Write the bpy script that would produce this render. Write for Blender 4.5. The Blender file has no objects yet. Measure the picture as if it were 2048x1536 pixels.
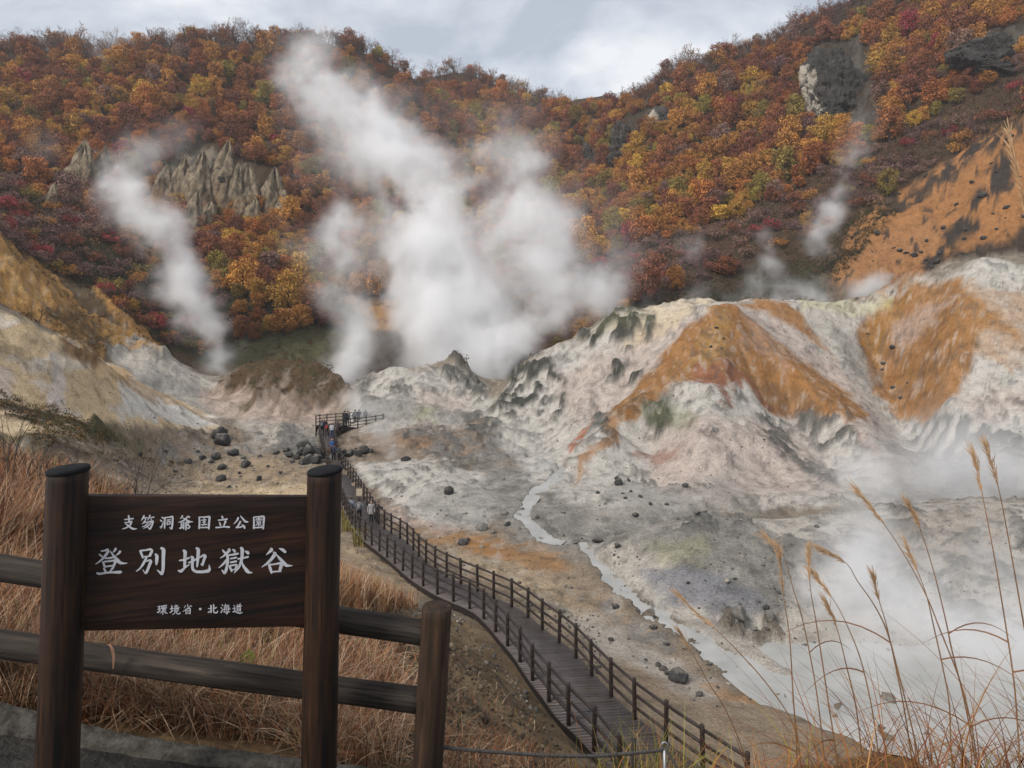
import bpy, math, random, time
import numpy as np
from mathutils import Vector, Matrix
T0 = time.time()
S = bpy.context.scene
COL = S.collection
R = math.radians
random.seed(7)
rng = np.random.default_rng(7)

# ---------------------------------------------------------------- camera, sky, sun, exposure
F = 1365.0          # focal length in pixels of the 2048 px wide photograph
HZ = 600.0          # row of the horizon
cam = bpy.data.cameras.new('camera')
cam_ob = bpy.data.objects.new('camera', cam)
COL.objects.link(cam_ob)
S.camera = cam_ob
cam_ob.location = (0, 0, 0)
cam_ob.rotation_euler = (R(90), 0, 0)
cam.sensor_width = 36.0
cam.lens = 36.0 * F / 2048.0
cam.shift_y = -(768.0 - HZ) / 2048.0
cam.clip_start = 0.05
cam.clip_end = 3000.0

S.view_settings.view_transform = 'Standard'
S.view_settings.look = 'None'
S.view_settings.exposure = 1.2
S.view_settings.gamma = 1.0
S.cycles.volume_bounces = 9
S.cycles.max_bounces = 12
S.cycles.diffuse_bounces = 3
S.cycles.transparent_max_bounces = 8

SUN_EL, SUN_ROT = 42.0, 226.0
world = bpy.data.worlds.new('World')
S.world = world
world.use_nodes = True
wn = world.node_tree
wn.nodes.clear()


def lk(nt, a, b):
    nt.links.new(a, b)


def build_sky():
    n = wn.nodes.new
    out = n('ShaderNodeOutputWorld')
    bg = n('ShaderNodeBackground')
    bg.inputs['Strength'].default_value = 0.1
    lk(wn, bg.outputs[0], out.inputs[0])
    sky = n('ShaderNodeTexSky')
    sky.sky_type = 'NISHITA'
    sky.sun_disc = False
    sky.sun_elevation = R(SUN_EL)
    sky.sun_rotation = R(SUN_ROT)
    tc = n('ShaderNodeTexCoord')
    mp = n('ShaderNodeMapping')
    mp.inputs['Scale'].default_value = (1.5, 1.5, 2.9)
    mp.inputs['Location'].default_value = (0.35, 0.2, 0.15)
    lk(wn, tc.outputs['Generated'], mp.inputs[0])
    nz = n('ShaderNodeTexNoise')
    nz.inputs['Scale'].default_value = 2.0
    nz.inputs['Detail'].default_value = 7
    nz.inputs['Roughness'].default_value = 0.55
    nz.inputs['Distortion'].default_value = 0.3
    lk(wn, mp.outputs[0], nz.inputs['Vector'])
    cr = n('ShaderNodeValToRGB')
    e = cr.color_ramp.elements
    e[0].position = 0.42
    e[0].color = (2.2, 2.42, 2.75, 1)
    e[1].position = 0.595
    e[1].color = (4.1, 4.15, 4.25, 1)
    m = cr.color_ramp.elements.new(0.50)
    m.color = (2.95, 3.15, 3.45, 1)
    lk(wn, nz.outputs[0], cr.inputs[0])
    mix = n('ShaderNodeMix')
    mix.data_type = 'RGBA'
    mix.inputs[0].default_value = 0.93
    lk(wn, sky.outputs[0], mix.inputs[6])
    lk(wn, cr.outputs[0], mix.inputs[7])
    lk(wn, mix.outputs[2], bg.inputs['Color'])


build_sky()
sun = bpy.data.lights.new('sun', 'SUN')
sun.energy = 1.5
sun.angle = R(16)
sun.color = (1.0, 0.95, 0.88)
sun_ob = bpy.data.objects.new('sun', sun)
COL.objects.link(sun_ob)
_az = R(SUN_ROT)
_d = Vector((math.sin(_az) * math.cos(R(SUN_EL)), math.cos(_az) * math.cos(R(SUN_EL)), math.sin(R(SUN_EL))))
sun_ob.rotation_euler = _d.to_track_quat('Z', 'Y').to_euler()


# ---------------------------------------------------------------- helpers
def at(px, py, d):
    return Vector(((px - 1024.0) / F * d, d, (HZ - py) / F * d))


def set_props(o, label=None, cat=None, group=None, kind=None):
    if label: o['label'] = label
    if cat: o['category'] = cat
    if group: o['group'] = group
    if kind: o['kind'] = kind
    return o


def empty(name, loc, label=None, cat=None, group=None, kind=None):
    o = bpy.data.objects.new(name, None)
    o.location = loc
    o.empty_display_size = 0.2
    COL.objects.link(o)
    return set_props(o, label, cat, group, kind)


def link(name, me, parent=None, mats=(), smooth=False):
    o = bpy.data.objects.new(name, me)
    COL.objects.link(o)
    if parent is not None:
        o.parent = parent
    for m in mats:
        me.materials.append(m)
    if smooth:
        me.polygons.foreach_set('use_smooth', np.ones(len(me.polygons), bool))
    return o


def mesh_np(name, verts, faces, colors=None, mat_idx=None):
    """verts (N,3); faces (M,k) array of one size or list of arrays."""
    me = bpy.data.meshes.new(name)
    verts = np.asarray(verts, np.float32)
    if isinstance(faces, np.ndarray):
        faces = [faces]
    nl = sum(f.size for f in faces)
    npoly = sum(len(f) for f in faces)
    me.vertices.add(len(verts))
    me.vertices.foreach_set('co', verts.ravel())
    me.loops.add(nl)
    me.loops.foreach_set('vertex_index', np.concatenate([f.ravel() for f in faces]).astype(np.int32))
    me.polygons.add(npoly)
    tot = np.concatenate([np.full(len(f), f.shape[1], np.int32) for f in faces])
    st = np.concatenate([[0], np.cumsum(tot)[:-1]]).astype(np.int32)
    me.polygons.foreach_set('loop_start', st)
    me.polygons.foreach_set('loop_total', tot)
    if mat_idx is not None:
        me.polygons.foreach_set('material_index', np.asarray(mat_idx, np.int32))
    me.update(calc_edges=True)
    if colors is not None:
        c = np.ones((len(verts), 4), np.float32)
        c[:, :colors.shape[1]] = colors
        a = me.color_attributes.new('Col', 'FLOAT_COLOR', 'POINT')
        a.data.foreach_set('color', c.ravel())
    return me


class MB:
    """collects shapes and links them as one mesh object"""
    def __init__(self):
        self.v = []
        self.f = []

    def add(self, vs, fs):
        b = len(self.v)
        self.v += [tuple(p) for p in vs]
        self.f += [tuple(i + b for i in f) for f in fs]

    def tube(self, pts, rad, seg=8, cap=True, ovality=None):
        pts = [Vector(p) for p in pts]
        if not hasattr(rad, '__len__'):
            rad = [rad] * len(pts)
        rings = []
        up = None
        for i, p in enumerate(pts):
            t = (pts[min(i + 1, len(pts) - 1)] - pts[max(i - 1, 0)]).normalized()
            if up is None:
                a = Vector((0, 0, 1)) if abs(t.z) < 0.9 else Vector((1, 0, 0))
                up = t.cross(a).normalized()
            up = (up - t * up.dot(t)).normalized()
            w = t.cross(up)
            ring = []
            for k in range(seg):
                an = 2 * math.pi * k / seg
                rr = rad[i] * (1 + (ovality(i, an) if ovality else 0))
                ring.append(p + up * math.cos(an) * rr + w * math.sin(an) * rr)
            rings.append(ring)
        vs = [q for r in rings for q in r]
        fs = []
        for i in range(len(pts) - 1):
            for k in range(seg):
                a, b = i * seg + k, i * seg + (k + 1) % seg
                fs.append((a, b, b + seg, a + seg))
        if cap:
            fs.append(tuple(range(seg))[::-1])
            fs.append(tuple((len(pts) - 1) * seg + k for k in range(seg)))
        self.add(vs, fs)

    def box8(self, c):
        """eight corners: 0-3 bottom loop, 4-7 top loop"""
        self.add(c, [(3, 2, 1, 0), (4, 5, 6, 7), (0, 1, 5, 4), (1, 2, 6, 5), (2, 3, 7, 6), (3, 0, 4, 7)])

    def build(self, name, mats, parent=None, smooth=False):
        me = bpy.data.meshes.new(name)
        me.from_pydata(self.v, [], self.f)
        me.update()
        if not isinstance(mats, (list, tuple)):
            mats = [mats]
        return link(name, me, parent, mats, smooth)


# gradient noise in numpy
_P = np.random.default_rng(3).permutation(512).astype(np.int32)
_G = np.random.default_rng(4).uniform(0, 2 * np.pi, 512)
_GX, _GY = np.cos(_G).astype(np.float32), np.sin(_G).astype(np.float32)


def perlin(x, y, seed=0):
    x = np.asarray(x, np.float32) + seed * 17.31
    y = np.asarray(y, np.float32) - seed * 9.17
    xi = np.floor(x).astype(np.int32)
    yi = np.floor(y).astype(np.int32)
    xf = x - xi
    yf = y - yi
    u = xf * xf * xf * (xf * (xf * 6 - 15) + 10)
    v = yf * yf * yf * (yf * (yf * 6 - 15) + 10)

    def g(ix, iy, fx, fy):
        h = _P[(_P[ix & 511] + iy) & 511]
        return _GX[h] * fx + _GY[h] * fy
    a = g(xi, yi, xf, yf)
    b = g(xi + 1, yi, xf - 1, yf)
    c = g(xi, yi + 1, xf, yf - 1)
    d = g(xi + 1, yi + 1, xf - 1, yf - 1)
    return (a + u * (b - a)) * (1 - v) + (c + u * (d - c)) * v


def fbm(x, y, octv=4, seed=0, gain=0.5, ridged=False):
    r = 0
    a = 1.0
    for i in range(octv):
        n = perlin(x * 2 ** i, y * 2 ** i, seed + i)
        r = r + a * ((1 - 2.6 * np.abs(n)) if ridged else n * 1.5)
        a *= gain
    return r


def smooth(a, b, x):
    t = np.clip((x - a) / (b - a), 0, 1)
    return t * t * (3 - 2 * t)


# ---------------------------------------------------------------- materials
def new_mat(name):
    m = bpy.data.materials.new(name)
    m.use_nodes = True
    nt = m.node_tree
    return m, nt, nt.nodes['Principled BSDF'], nt.nodes.new


def noise_node(nt, scale, detail=5, rough=0.6, vec=None, dist=0.0):
    n = nt.nodes.new('ShaderNodeTexNoise')
    n.inputs['Scale'].default_value = scale
    n.inputs['Detail'].default_value = detail
    n.inputs['Roughness'].default_value = rough
    n.inputs['Distortion'].default_value = dist
    if vec is not None:
        lk(nt, vec, n.inputs['Vector'])
    return n


def ramp(nt, src, stops):
    r = nt.nodes.new('ShaderNodeValToRGB')
    el = r.color_ramp.elements
    while len(el) < len(stops):
        el.new(0.5)
    for e, (p, c) in zip(el, stops):
        e.position = p
        e.color = (c[0], c[1], c[2], 1) if hasattr(c, '__len__') else (c, c, c, 1)
    lk(nt, src, r.inputs[0])
    return r.outputs[0]


def mixc(nt, fac, a, b, mode='MIX'):
    m = nt.nodes.new('ShaderNodeMix')
    m.data_type = 'RGBA'
    m.blend_type = mode
    for i, v in ((0, fac), (6, a), (7, b)):
        if hasattr(v, 'is_output'):
            lk(nt, v, m.inputs[i])
        elif hasattr(v, '__len__'):
            m.inputs[i].default_value = (v[0], v[1], v[2], 1)
        else:
            m.inputs[i].default_value = v
    return m.outputs[2]


def bump(nt, bsdf, h, strength, dist):
    b = nt.nodes.new('ShaderNodeBump')
    b.inputs['Strength'].default_value = strength
    b.inputs['Distance'].default_value = dist
    lk(nt, h, b.inputs['Height'])
    lk(nt, b.outputs[0], bsdf.inputs['Normal'])


def mat_plain(name, color, rough=0.8, vary=0.3, scale=6.0, bmp=0.0, spec=0.3, coord='Object', stretch=None):
    m, nt, b, N = new_mat(name)
    tc = N('ShaderNodeTexCoord')
    v = tc.outputs[coord]
    if stretch:
        mp = N('ShaderNodeMapping')
        mp.inputs['Scale'].default_value = stretch
        lk(nt, v, mp.inputs[0])
        v = mp.outputs[0]
    n = noise_node(nt, scale, 6, 0.65, v)
    c = ramp(nt, n.outputs[0], [(0.3, [k * (1 - vary) for k in color]), (0.7, [k * (1 + vary) for k in color])])
    lk(nt, c, b.inputs['Base Color'])
    b.inputs['Roughness'].default_value = rough
    b.inputs['Specular IOR Level'].default_value = spec
    if bmp:
        bump(nt, b, n.outputs[0], bmp, 0.02)
    return m


def mat_wood(name, dark, light, along='Z', scale=1.0, rough=0.7, streak=0.55, bm=0.35):
    """timber grain that runs along one local axis, with a few darker checks"""
    m, nt, b, N = new_mat(name)
    tc = N('ShaderNodeTexCoord')
    mp = N('ShaderNodeMapping')
    sc = {'X': (1.2, 26, 26), 'Y': (26, 1.2, 26), 'Z': (26, 26, 1.2)}[along]
    mp.inputs['Scale'].default_value = [k * scale for k in sc]
    lk(nt, tc.outputs['Object'], mp.inputs[0])
    g = noise_node(nt, 1.0, 6, 0.7, mp.outputs[0], 0.4)
    mp2 = N('ShaderNodeMapping')
    mp2.inputs['Scale'].default_value = [k * scale * 3.1 for k in sc]
    lk(nt, tc.outputs['Object'], mp2.inputs[0])
    g2 = noise_node(nt, 1.0, 3, 0.6, mp2.outputs[0])
    big = noise_node(nt, 2.2 * scale, 3, 0.5, tc.outputs['Object'])
    c = ramp(nt, g.outputs[0], [(0.34, dark), (streak, [0.65 * d + 0.35 * l for d, l in zip(dark, light)]), (0.74, light)])
    c = mixc(nt, ramp(nt, g2.outputs[0], [(0.36, 0.75), (0.5, 0.0)]), c, [k * 0.45 for k in dark])
    c = mixc(nt, ramp(nt, big.outputs[0], [(0.4, 0.0), (0.65, 0.45)]), c, [k * 0.6 for k in dark])
    lk(nt, c, b.inputs['Base Color'])
    b.inputs['Roughness'].default_value = rough
    b.inputs['Specular IOR Level'].default_value = 0.25
    bump(nt, b, g.outputs[0], bm, 0.006)
    return m


def mat_attr(name, rough=0.9, vary=0.25, scale=30.0, trans=0.0, spec=0.15):
    """colour carried by the mesh itself, with small variation"""
    m, nt, b, N = new_mat(name)
    a = N('ShaderNodeAttribute')
    a.attribute_name = 'Col'
    n = noise_node(nt, scale, 3, 0.6)
    c = mixc(nt, 1.0, a.outputs['Color'], ramp(nt, n.outputs[0], [(0.3, 1 - vary), (0.7, 1 + vary)]), 'MULTIPLY')
    lk(nt, c, b.inputs['Base Color'])
    b.inputs['Roughness'].default_value = rough
    b.inputs['Specular IOR Level'].default_value = spec
    return m

# ---------------------------------------------------------------- the valley: one height field
# control points: (column, row) of the view and metres of depth -> real points of the ground
DECK = [((1290, 1640), (1500, 1600), -11.85), ((1196, 1520), (1380, 1518), -11.9), ((1153, 1472), (1303, 1458), -11.95),
        ((1115, 1436), (1259, 1423), -12.0), ((1082, 1391), (1220, 1383), -12.05), ((1055, 1356), (1185, 1346), -12.1),
        ((1026, 1312), (1149, 1306), -12.2), ((1000, 1281), (1116, 1279), -12.3), ((975, 1251), (1086, 1256), -12.4),
        ((951, 1228), (1059, 1233), -12.5), ((929, 1215), (1025, 1211), -12.6), ((903, 1204), (982, 1192), -12.75),
        ((870, 1189), (950, 1177), -12.9), ((838, 1170), (915, 1162), -13.0), ((812, 1151), (886, 1147), -13.15),
        ((792, 1133), (866, 1134), -13.25), ((773, 1117), (846, 1117), -13.4), ((752, 1100), (830, 1099), -13.55),
        ((731, 1084), (810, 1080), -13.7), ((713, 1067), (779, 1062), -13.9), ((700, 1050), (758, 1045), -14.1),
        ((687, 1021), (742, 1018), -14.3), ((673, 985), (724, 989), -14.4), ((661, 955), (704, 958), -14.45),
        ((652, 930), (687, 932), -14.45), ((645, 907), (678, 908), -14.4), ((640, 886), (672, 887), -14.35),
        ((637, 868), (670, 869), -14.3)]
DEEP = lambda py, z: -z * F / (py - HZ)

PTS = []


def P(*a):
    """polyline of (px, py, d): densified"""
    for i, p in enumerate(a):
        PTS.append(p)
        if i + 1 < len(a):
            q = a[i + 1]
            L = math.hypot((q[0] - p[0]) / F, math.log(q[2] / p[2]))
            n = int(L / 0.05)
            for k in range(1, n + 1):
                t = k / (n + 1)
                d = p[2] * (q[2] / p[2]) ** t
                PTS.append((p[0] + (q[0] - p[0]) * t, p[1] + (q[1] - p[1]) * t, d))


def P1(*a):
    PTS.extend(a)


def W(*a):
    for x, y, z in a:
        PTS.append((1024 + x / y * F, HZ - z / y * F, y))


# the look-out path and the steep bank below it
W((0, 0.9, -1.66), (-1, 0.9, -1.62), (1, 0.9, -1.7), (-1.7, 2.45, -1.72), (-0.8, 2.6, -1.9), (0, 2.3, -1.82), (1, 2.4, -1.9), (2.2, 2.4, -1.9), (-3, 2.4, -1.62))
W((1.2, 3.2, -2.33), (2.5, 3.2, -2.3), (4, 3.2, -2.3), (0.2, 3.1, -2.25), (-1.0, 3.05, -2.06), (-2.2, 2.95, -1.8), (-3.4, 2.95, -1.66))
P1((0, 1060, 9), (100, 1110, 6.5), (-100, 1000, 9), (100, 1250, 4.3), (-150, 1200, 4.2), (300, 1160, 7.3), (300, 1310, 4.6), (500, 1205, 7.5), (500, 1340, 4.7))
P1((650, 1230, 9), (650, 1360, 5.2), (400, 1440, 3.6), (100, 1400, 3.4), (600, 1480, 3.8), (800, 1310, 7.5), (800, 1430, 5), (900, 1262, 14), (950, 1342, 10), (900, 1430, 6))
P1((1000, 1455, 8.5), (1000, 1360, 15), (1050, 1420, 14), (1100, 1484, 13.5), (1085, 1535, 8), (900, 1535, 4.4), (1100, 1585, 6), (1140, 1540, 15))
P((-150, 870, 22), (0, 905, 21), (100, 940, 19), (200, 975, 17), (300, 1025, 15), (400, 1085, 14), (500, 1125, 14), (600, 1155, 15.5), (700, 1178, 19), (790, 1196, 25))
P((0, 960, 30), (200, 1000, 25), (300, 1050, 22), (400, 1090, 22), (500, 1118, 24), (600, 1128, 28), (700, 1125, 33))
W(*[(x, y, z) for y, z in ((5, -3.8), (8, -6.15), (12, -9.05), (15.5, -11.4)) for x in (0.22 * y, 0.5 * y, 0.9 * y)])
# ground that carries the boardwalk
for i, (l, r, z) in enumerate(DECK):
    if i % 2 == 0 or i > 10:
        for q in (l, r):
            PTS.append((q[0], HZ - (z - 0.38) / DEEP(q[1], z) * F, DEEP(q[1], z)))
P1((1400, 1510, 19), (1500, 1505, 19.5), (1620, 1505, 19.8), (1740, 1560, 19.2), (1850, 1518, 20.4), (2000, 1540, 20.2), (1850, 1640, 18.2), (2048, 1640, 18.4), (1300, 1400, 22), (1250, 1335, 24.5), (1150, 1262, 27.5), (1000, 1183, 32), (900, 1085, 39.5), (950, 1115, 37), (1100, 1145, 34.5), (1450, 1440, 21.3), (1600, 1450, 21))
# stream bed and the lower pool
P((1190, 1118, 35.8), (1240, 1182, 32.2), (1310, 1232, 29.6), (1400, 1292, 27.2), (1480, 1345, 25.2), (1560, 1396, 23.6), (1650, 1442, 22.4), (1760, 1470, 21.6))
P1((1700, 1415, 23.1), (1850, 1400, 23.3), (2048, 1385, 23.8), (1950, 1470, 21.6), (2150, 1470, 21.6), (1850, 1340, 25.3), (2048, 1330, 25.8), (1650, 1385, 24))
P((1170, 1100, 37.8), (1090, 1085, 39.5), (1045, 1035, 44.2), (1070, 990, 49.4), (1110, 960, 53.5), (1125, 940, 56.5), (1060, 925, 60))
# grey dome right of the stream
P((1250, 1140, 33.5), (1330, 1200, 30.5), (1420, 1262, 28), (1540, 1330, 25.8))
P((1205, 1092, 35.5), (1260, 1062, 37), (1330, 1044, 37.5), (1400, 1036, 38), (1460, 1031, 38), (1560, 1040, 38), (1700, 1020, 40), (1850, 1006, 41), (2048, 1000, 41), (2250, 1000, 41))
P1((1400, 1150, 31.8), (1550, 1195, 29.5), (1700, 1150, 32), (1900, 1150, 31), (2048, 1200, 29), (1900, 1290, 27), (1650, 1290, 27))
P((1250, 1075, 42), (1330, 1064, 43), (1460, 1060, 44), (1560, 1062, 44), (1700, 1044, 45.5), (1850, 1036, 46), (2048, 1034, 46), (2250, 1034, 46))
# white apron between boardwalk and stream
P((715, 929, 58), (760, 922, 58.5), (800, 924, 58), (850, 930, 57.5), (920, 942, 56.5), (985, 962, 54))
P1((850, 980, 50), (800, 1030, 44), (900, 1052, 42.6), (960, 1000, 47.5), (1000, 1045, 43))
P((720, 912, 63.5), (780, 915, 64), (860, 915, 65), (950, 915, 65))
P1((740, 872, 71), (900, 872, 72.5), (1000, 858, 76), (830, 893, 68), (960, 900, 66))
# white hill in the middle
P((705, 855, 76), (780, 852, 77), (850, 848, 78), (930, 840, 80))
P((712, 795, 88), (722, 765, 89), (740, 745, 90.5), (775, 731, 92), (820, 726, 92), (860, 732, 92), (885, 742, 93), (905, 748, 93), (930, 755, 93), (955, 770, 93), (975, 787, 92))
P1((905, 716, 98), (925, 724, 98), (945, 748, 98), (760, 800, 83.5), (850, 805, 83.5), (930, 806, 85))
P((690, 810, 98), (740, 780, 104), (820, 770, 107), (900, 775, 108), (960, 795, 106))
# the great ochre mound and its spurs
P((975, 788, 88), (1000, 772, 88), (1030, 745, 88), (1048, 725, 88), (1070, 715, 88), (1120, 690, 88), (1180, 655, 89), (1215, 640, 89), (1240, 631, 89), (1300, 628, 89), (1340, 608, 90), (1370, 595, 90), (1400, 597, 90), (1430, 600, 90), (1480, 603, 92), (1540, 602, 94), (1600, 604, 97), (1700, 600, 98), (1760, 592, 98), (1830, 572, 95), (1900, 547, 92), (1970, 535, 90), (2048, 550, 88), (2200, 570, 86))
P((1000, 800, 104), (1100, 750, 105), (1240, 690, 106), (1370, 650, 106), (1500, 640, 109), (1700, 635, 113), (1900, 600, 110), (2048, 600, 106), (2200, 610, 104))
P((1430, 612, 88), (1437, 645, 83), (1390, 700, 78), (1330, 768, 72), (1275, 830, 66.5), (1225, 875, 62), (1175, 925, 57.5), (1140, 962, 54.5))
P((1437, 645, 83), (1442, 700, 77), (1445, 765, 70), (1425, 830, 63.5), (1395, 900, 57.5), (1385, 965, 52))
P((1500, 655, 85), (1560, 735, 79), (1630, 805, 72), (1720, 880, 64), (1800, 945, 57), (1860, 990, 52.5))
P((1180, 840, 74), (1130, 880, 69), (1080, 900, 65.5))
P1((1150, 815, 77), (1100, 800, 79), (1200, 750, 82), (1050, 850, 76), (1250, 900, 63.5), (1300, 900, 61.5), (1310, 960, 54.5), (1240, 970, 52))
P((1480, 790, 71), (1500, 850, 65.5), (1520, 910, 60), (1500, 970, 54))
P((1590, 830, 73), (1620, 880, 66.5), (1660, 930, 60.5))
P((1735, 625, 96), (1750, 690, 92), (1768, 750, 87), (1790, 810, 80.5), (1830, 870, 73), (1880, 930, 64.5))
P((1640, 660, 93), (1680, 720, 88), (1720, 790, 80.5), (1770, 850, 73.5))
P1((1900, 650, 82), (1900, 750, 74.5), (1880, 830, 69.5), (2000, 650, 80), (2000, 750, 73), (2048, 850, 65), (1950, 900, 62.5), (1820, 660, 89), (1830, 760, 81))
P((1200, 1000, 48), (1300, 1003, 48), (1450, 1002, 48.5), (1700, 990, 50), (1900, 970, 52), (2048, 965, 53))
# left: pale slope, ochre cliff and small mounds
P((-200, 560, 45), (0, 640, 52), (60, 662, 54), (100, 680, 56), (150, 695, 58), (190, 710, 60), (240, 750, 64), (280, 772, 67), (330, 802, 70), (380, 825, 74), (420, 842, 77))
P((-150, 780, 42), (0, 800, 44), (150, 832, 50), (220, 850, 54), (300, 862, 59), (400, 868, 67))
P((-100, 815, 33), (0, 832, 34), (60, 848, 36), (130, 870, 40), (165, 880, 43))
P1((0, 838, 38), (0, 862, 28), (100, 885, 33), (210, 895, 46), (300, 900, 58), (250, 925, 52), (450, 985, 50.5), (600, 988, 50), (300, 962, 54), (450, 900, 65), (560, 870, 72), (600, 910, 63), (450, 1042, 44), (600, 1050, 42.5), (690, 1093, 38.4), (520, 850, 76), (380, 930, 59), (540, 940, 58))
P((40, 720, 68), (150, 735, 72), (250, 775, 78), (340, 815, 83))
P((-200, 380, 84), (-80, 430, 86), (0, 478, 88), (30, 505, 89), (60, 530, 90), (105, 572, 92), (150, 612, 94), (188, 642, 95), (240, 685, 96), (320, 708, 100))
P((0, 625, 80), (60, 655, 80), (120, 680, 82), (200, 700, 86), (260, 705, 92))
P((186, 570, 104), (215, 600, 103), (250, 640, 101), (290, 675, 99), (325, 702, 98))
P1((165, 645, 101), (100, 605, 102))
P((-100, 440, 100), (0, 490, 102), (100, 550, 105), (190, 590, 110), (300, 650, 112), (400, 693, 114))
P((213, 706, 90), (250, 694, 91), (285, 690, 92), (320, 702, 92.5), (345, 715, 93), (400, 747, 95), (435, 768, 96))
P1((280, 762, 83), (350, 792, 81), (420, 802, 83), (370, 822, 77), (300, 735, 86))
P((240, 720, 99), (300, 712, 101), (400, 765, 105), (460, 772, 106))
P((410, 800, 88), (435, 775, 91), (465, 750, 95), (485, 738, 97), (530, 729, 98), (600, 732, 99), (660, 740, 98), (690, 765, 96), (702, 795, 92))
P1((500, 790, 87), (600, 790, 88), (430, 828, 82), (550, 840, 81), (650, 825, 85), (560, 765, 93), (520, 812, 84), (610, 820, 84))
P((480, 758, 108), (560, 752, 110), (640, 756, 112), (720, 770, 112))
P1((520, 706, 120), (620, 696, 125), (700, 686, 128), (470, 735, 112))
# the wooded hills
P1((450, 684, 122), (600, 645, 132), (350, 645, 122), (300, 560, 128), (450, 560, 140), (600, 560, 148), (200, 485, 127), (0, 440, 113), (400, 455, 160), (250, 455, 155), (500, 435, 168), (100, 400, 150), (620, 425, 175), (-150, 380, 115), (-150, 250, 160))
P1((400, 310, 185), (100, 310, 175), (600, 310, 200), (200, 200, 205), (450, 200, 215), (650, 220, 225), (30, 210, 195))
P((-300, 140, 215), (0, 118, 226), (100, 112, 229), (200, 106, 232), (400, 98, 240), (600, 96, 246), (700, 108, 250), (780, 130, 255), (830, 168, 258))
P((-300, 220, 275), (0, 210, 275), (400, 190, 285), (700, 210, 290), (830, 240, 290))
P1((800, 600, 140), (900, 600, 148), (1050, 600, 150), (700, 610, 142), (1100, 500, 180), (950, 455, 190), (1030, 405, 212), (800, 405, 205), (1150, 405, 215), (900, 330, 240), (950, 260, 268))
P((850, 158, 300), (900, 152, 302), (950, 156, 302), (1020, 178, 302), (1100, 205, 300), (1180, 236, 295))
P((850, 260, 345), (1000, 260, 350), (1200, 300, 340))
P((1180, 240, 268), (1250, 212, 262), (1300, 186, 256), (1340, 160, 252), (1400, 136, 246), (1470, 112, 240), (1550, 85, 235), (1620, 60, 228), (1700, 24, 220), (1800, -20, 212), (2048, -105, 192), (2300, -180, 180))
P((1200, 330, 320), (1400, 230, 300), (1700, 120, 280), (2048, 0, 250), (2300, -60, 240))
P1((1300, 560, 140), (1400, 545, 138), (1200, 505, 166), (1300, 405, 182), (1300, 290, 216), (1500, 455, 152), (1500, 338, 181), (1500, 210, 211), (1700, 335, 156), (1700, 160, 196), (1850, 305, 136), (1850, 110, 181), (2048, 205, 126), (2048, 10, 166), (2250, 130, 118), (1170, 330, 258), (1180, 420, 215))
P((1600, 590, 116), (1650, 565, 117), (1750, 562, 112), (1900, 540, 106), (2048, 530, 101), (2250, 520, 96))
P((1680, 520, 123), (1750, 420, 132), (1850, 347, 137), (2000, 266, 138), (2048, 240, 135))
P1((1850, 450, 122), (2000, 400, 118), (1450, 585, 128), (1550, 545, 131), (1600, 572, 126), (2000, 480, 109), (1400, 600, 118), (1250, 620, 118), (1100, 640, 128))

NU, NV = 1150, 900
U = np.linspace(-700, 2750, NU)                      # column at which the ground point is seen
V = np.linspace(math.log(1.0), math.log(420.0), NV)  # log of its distance


def rbf_grid():
    pts = np.array(PTS, np.float64)
    X = np.stack([pts[:, 0] / F, np.log(pts[:, 2])], 1)
    s = (HZ - pts[:, 1]) / F
    n = len(X)
    Dm = np.sqrt(((X[:, None] - X[None]) ** 2).sum(-1) + 1e-6)
    Q = np.concatenate([np.ones((n, 1)), X], 1)
    A = np.zeros((n + 3, n + 3))
    A[:n, :n] = Dm - np.eye(n) * 0.004
    A[:n, n:] = Q
    A[n:, :n] = Q.T
    sol = np.linalg.solve(A, np.concatenate([s, np.zeros(3)]))
    cu = np.linspace(U[0], U[-1], NU // 3) / F
    cv = np.linspace(V[0], V[-1], NV // 3)
    gu, gv = np.meshgrid(cu, cv, indexing='ij')
    G = np.stack([gu.ravel(), gv.ravel()], 1).astype(np.float32)
    out = np.zeros(len(G), np.float32)
    Xf = X.astype(np.float32)
    w = sol[:n].astype(np.float32)
    for i in range(0, len(G), 20000):
        g = G[i:i + 20000]
        d = np.sqrt((g[:, 0:1] - Xf[None, :, 0]) ** 2 + (g[:, 1:2] - Xf[None, :, 1]) ** 2 + 1e-6)
        out[i:i + 20000] = d @ w
    out += (sol[n] + G @ sol[n + 1:]).astype(np.float32)
    C = out.reshape(len(cu), len(cv))
    iu = np.interp(U / F, cu, np.arange(len(cu)))
    iv = np.interp(V, cv, np.arange(len(cv)))
    a = np.clip(iu.astype(int), 0, len(cu) - 2)
    b = np.clip(iv.astype(int), 0, len(cv) - 2)
    fu = (iu - a)[:, None].astype(np.float32)
    fv = (iv - b)[None, :].astype(np.float32)
    return (C[a][:, b] * (1 - fu) * (1 - fv) + C[a + 1][:, b] * fu * (1 - fv) + C[a][:, b + 1] * (1 - fu) * fv + C[a + 1][:, b + 1] * fu * fv)


SL = rbf_grid()                                       # slope z / d on the grid
UU, VV = np.meshgrid(U, V, indexing='ij')
DD = np.exp(VV).astype(np.float32)
XX = ((UU - 1024) / F * DD).astype(np.float32)
ZZ = (SL * DD).astype(np.float32)
PY = HZ - SL * F
UUf, PYf, DDf, XXf = [a.ravel().astype(np.float32) for a in (UU, PY, DD, XX)]
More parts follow.
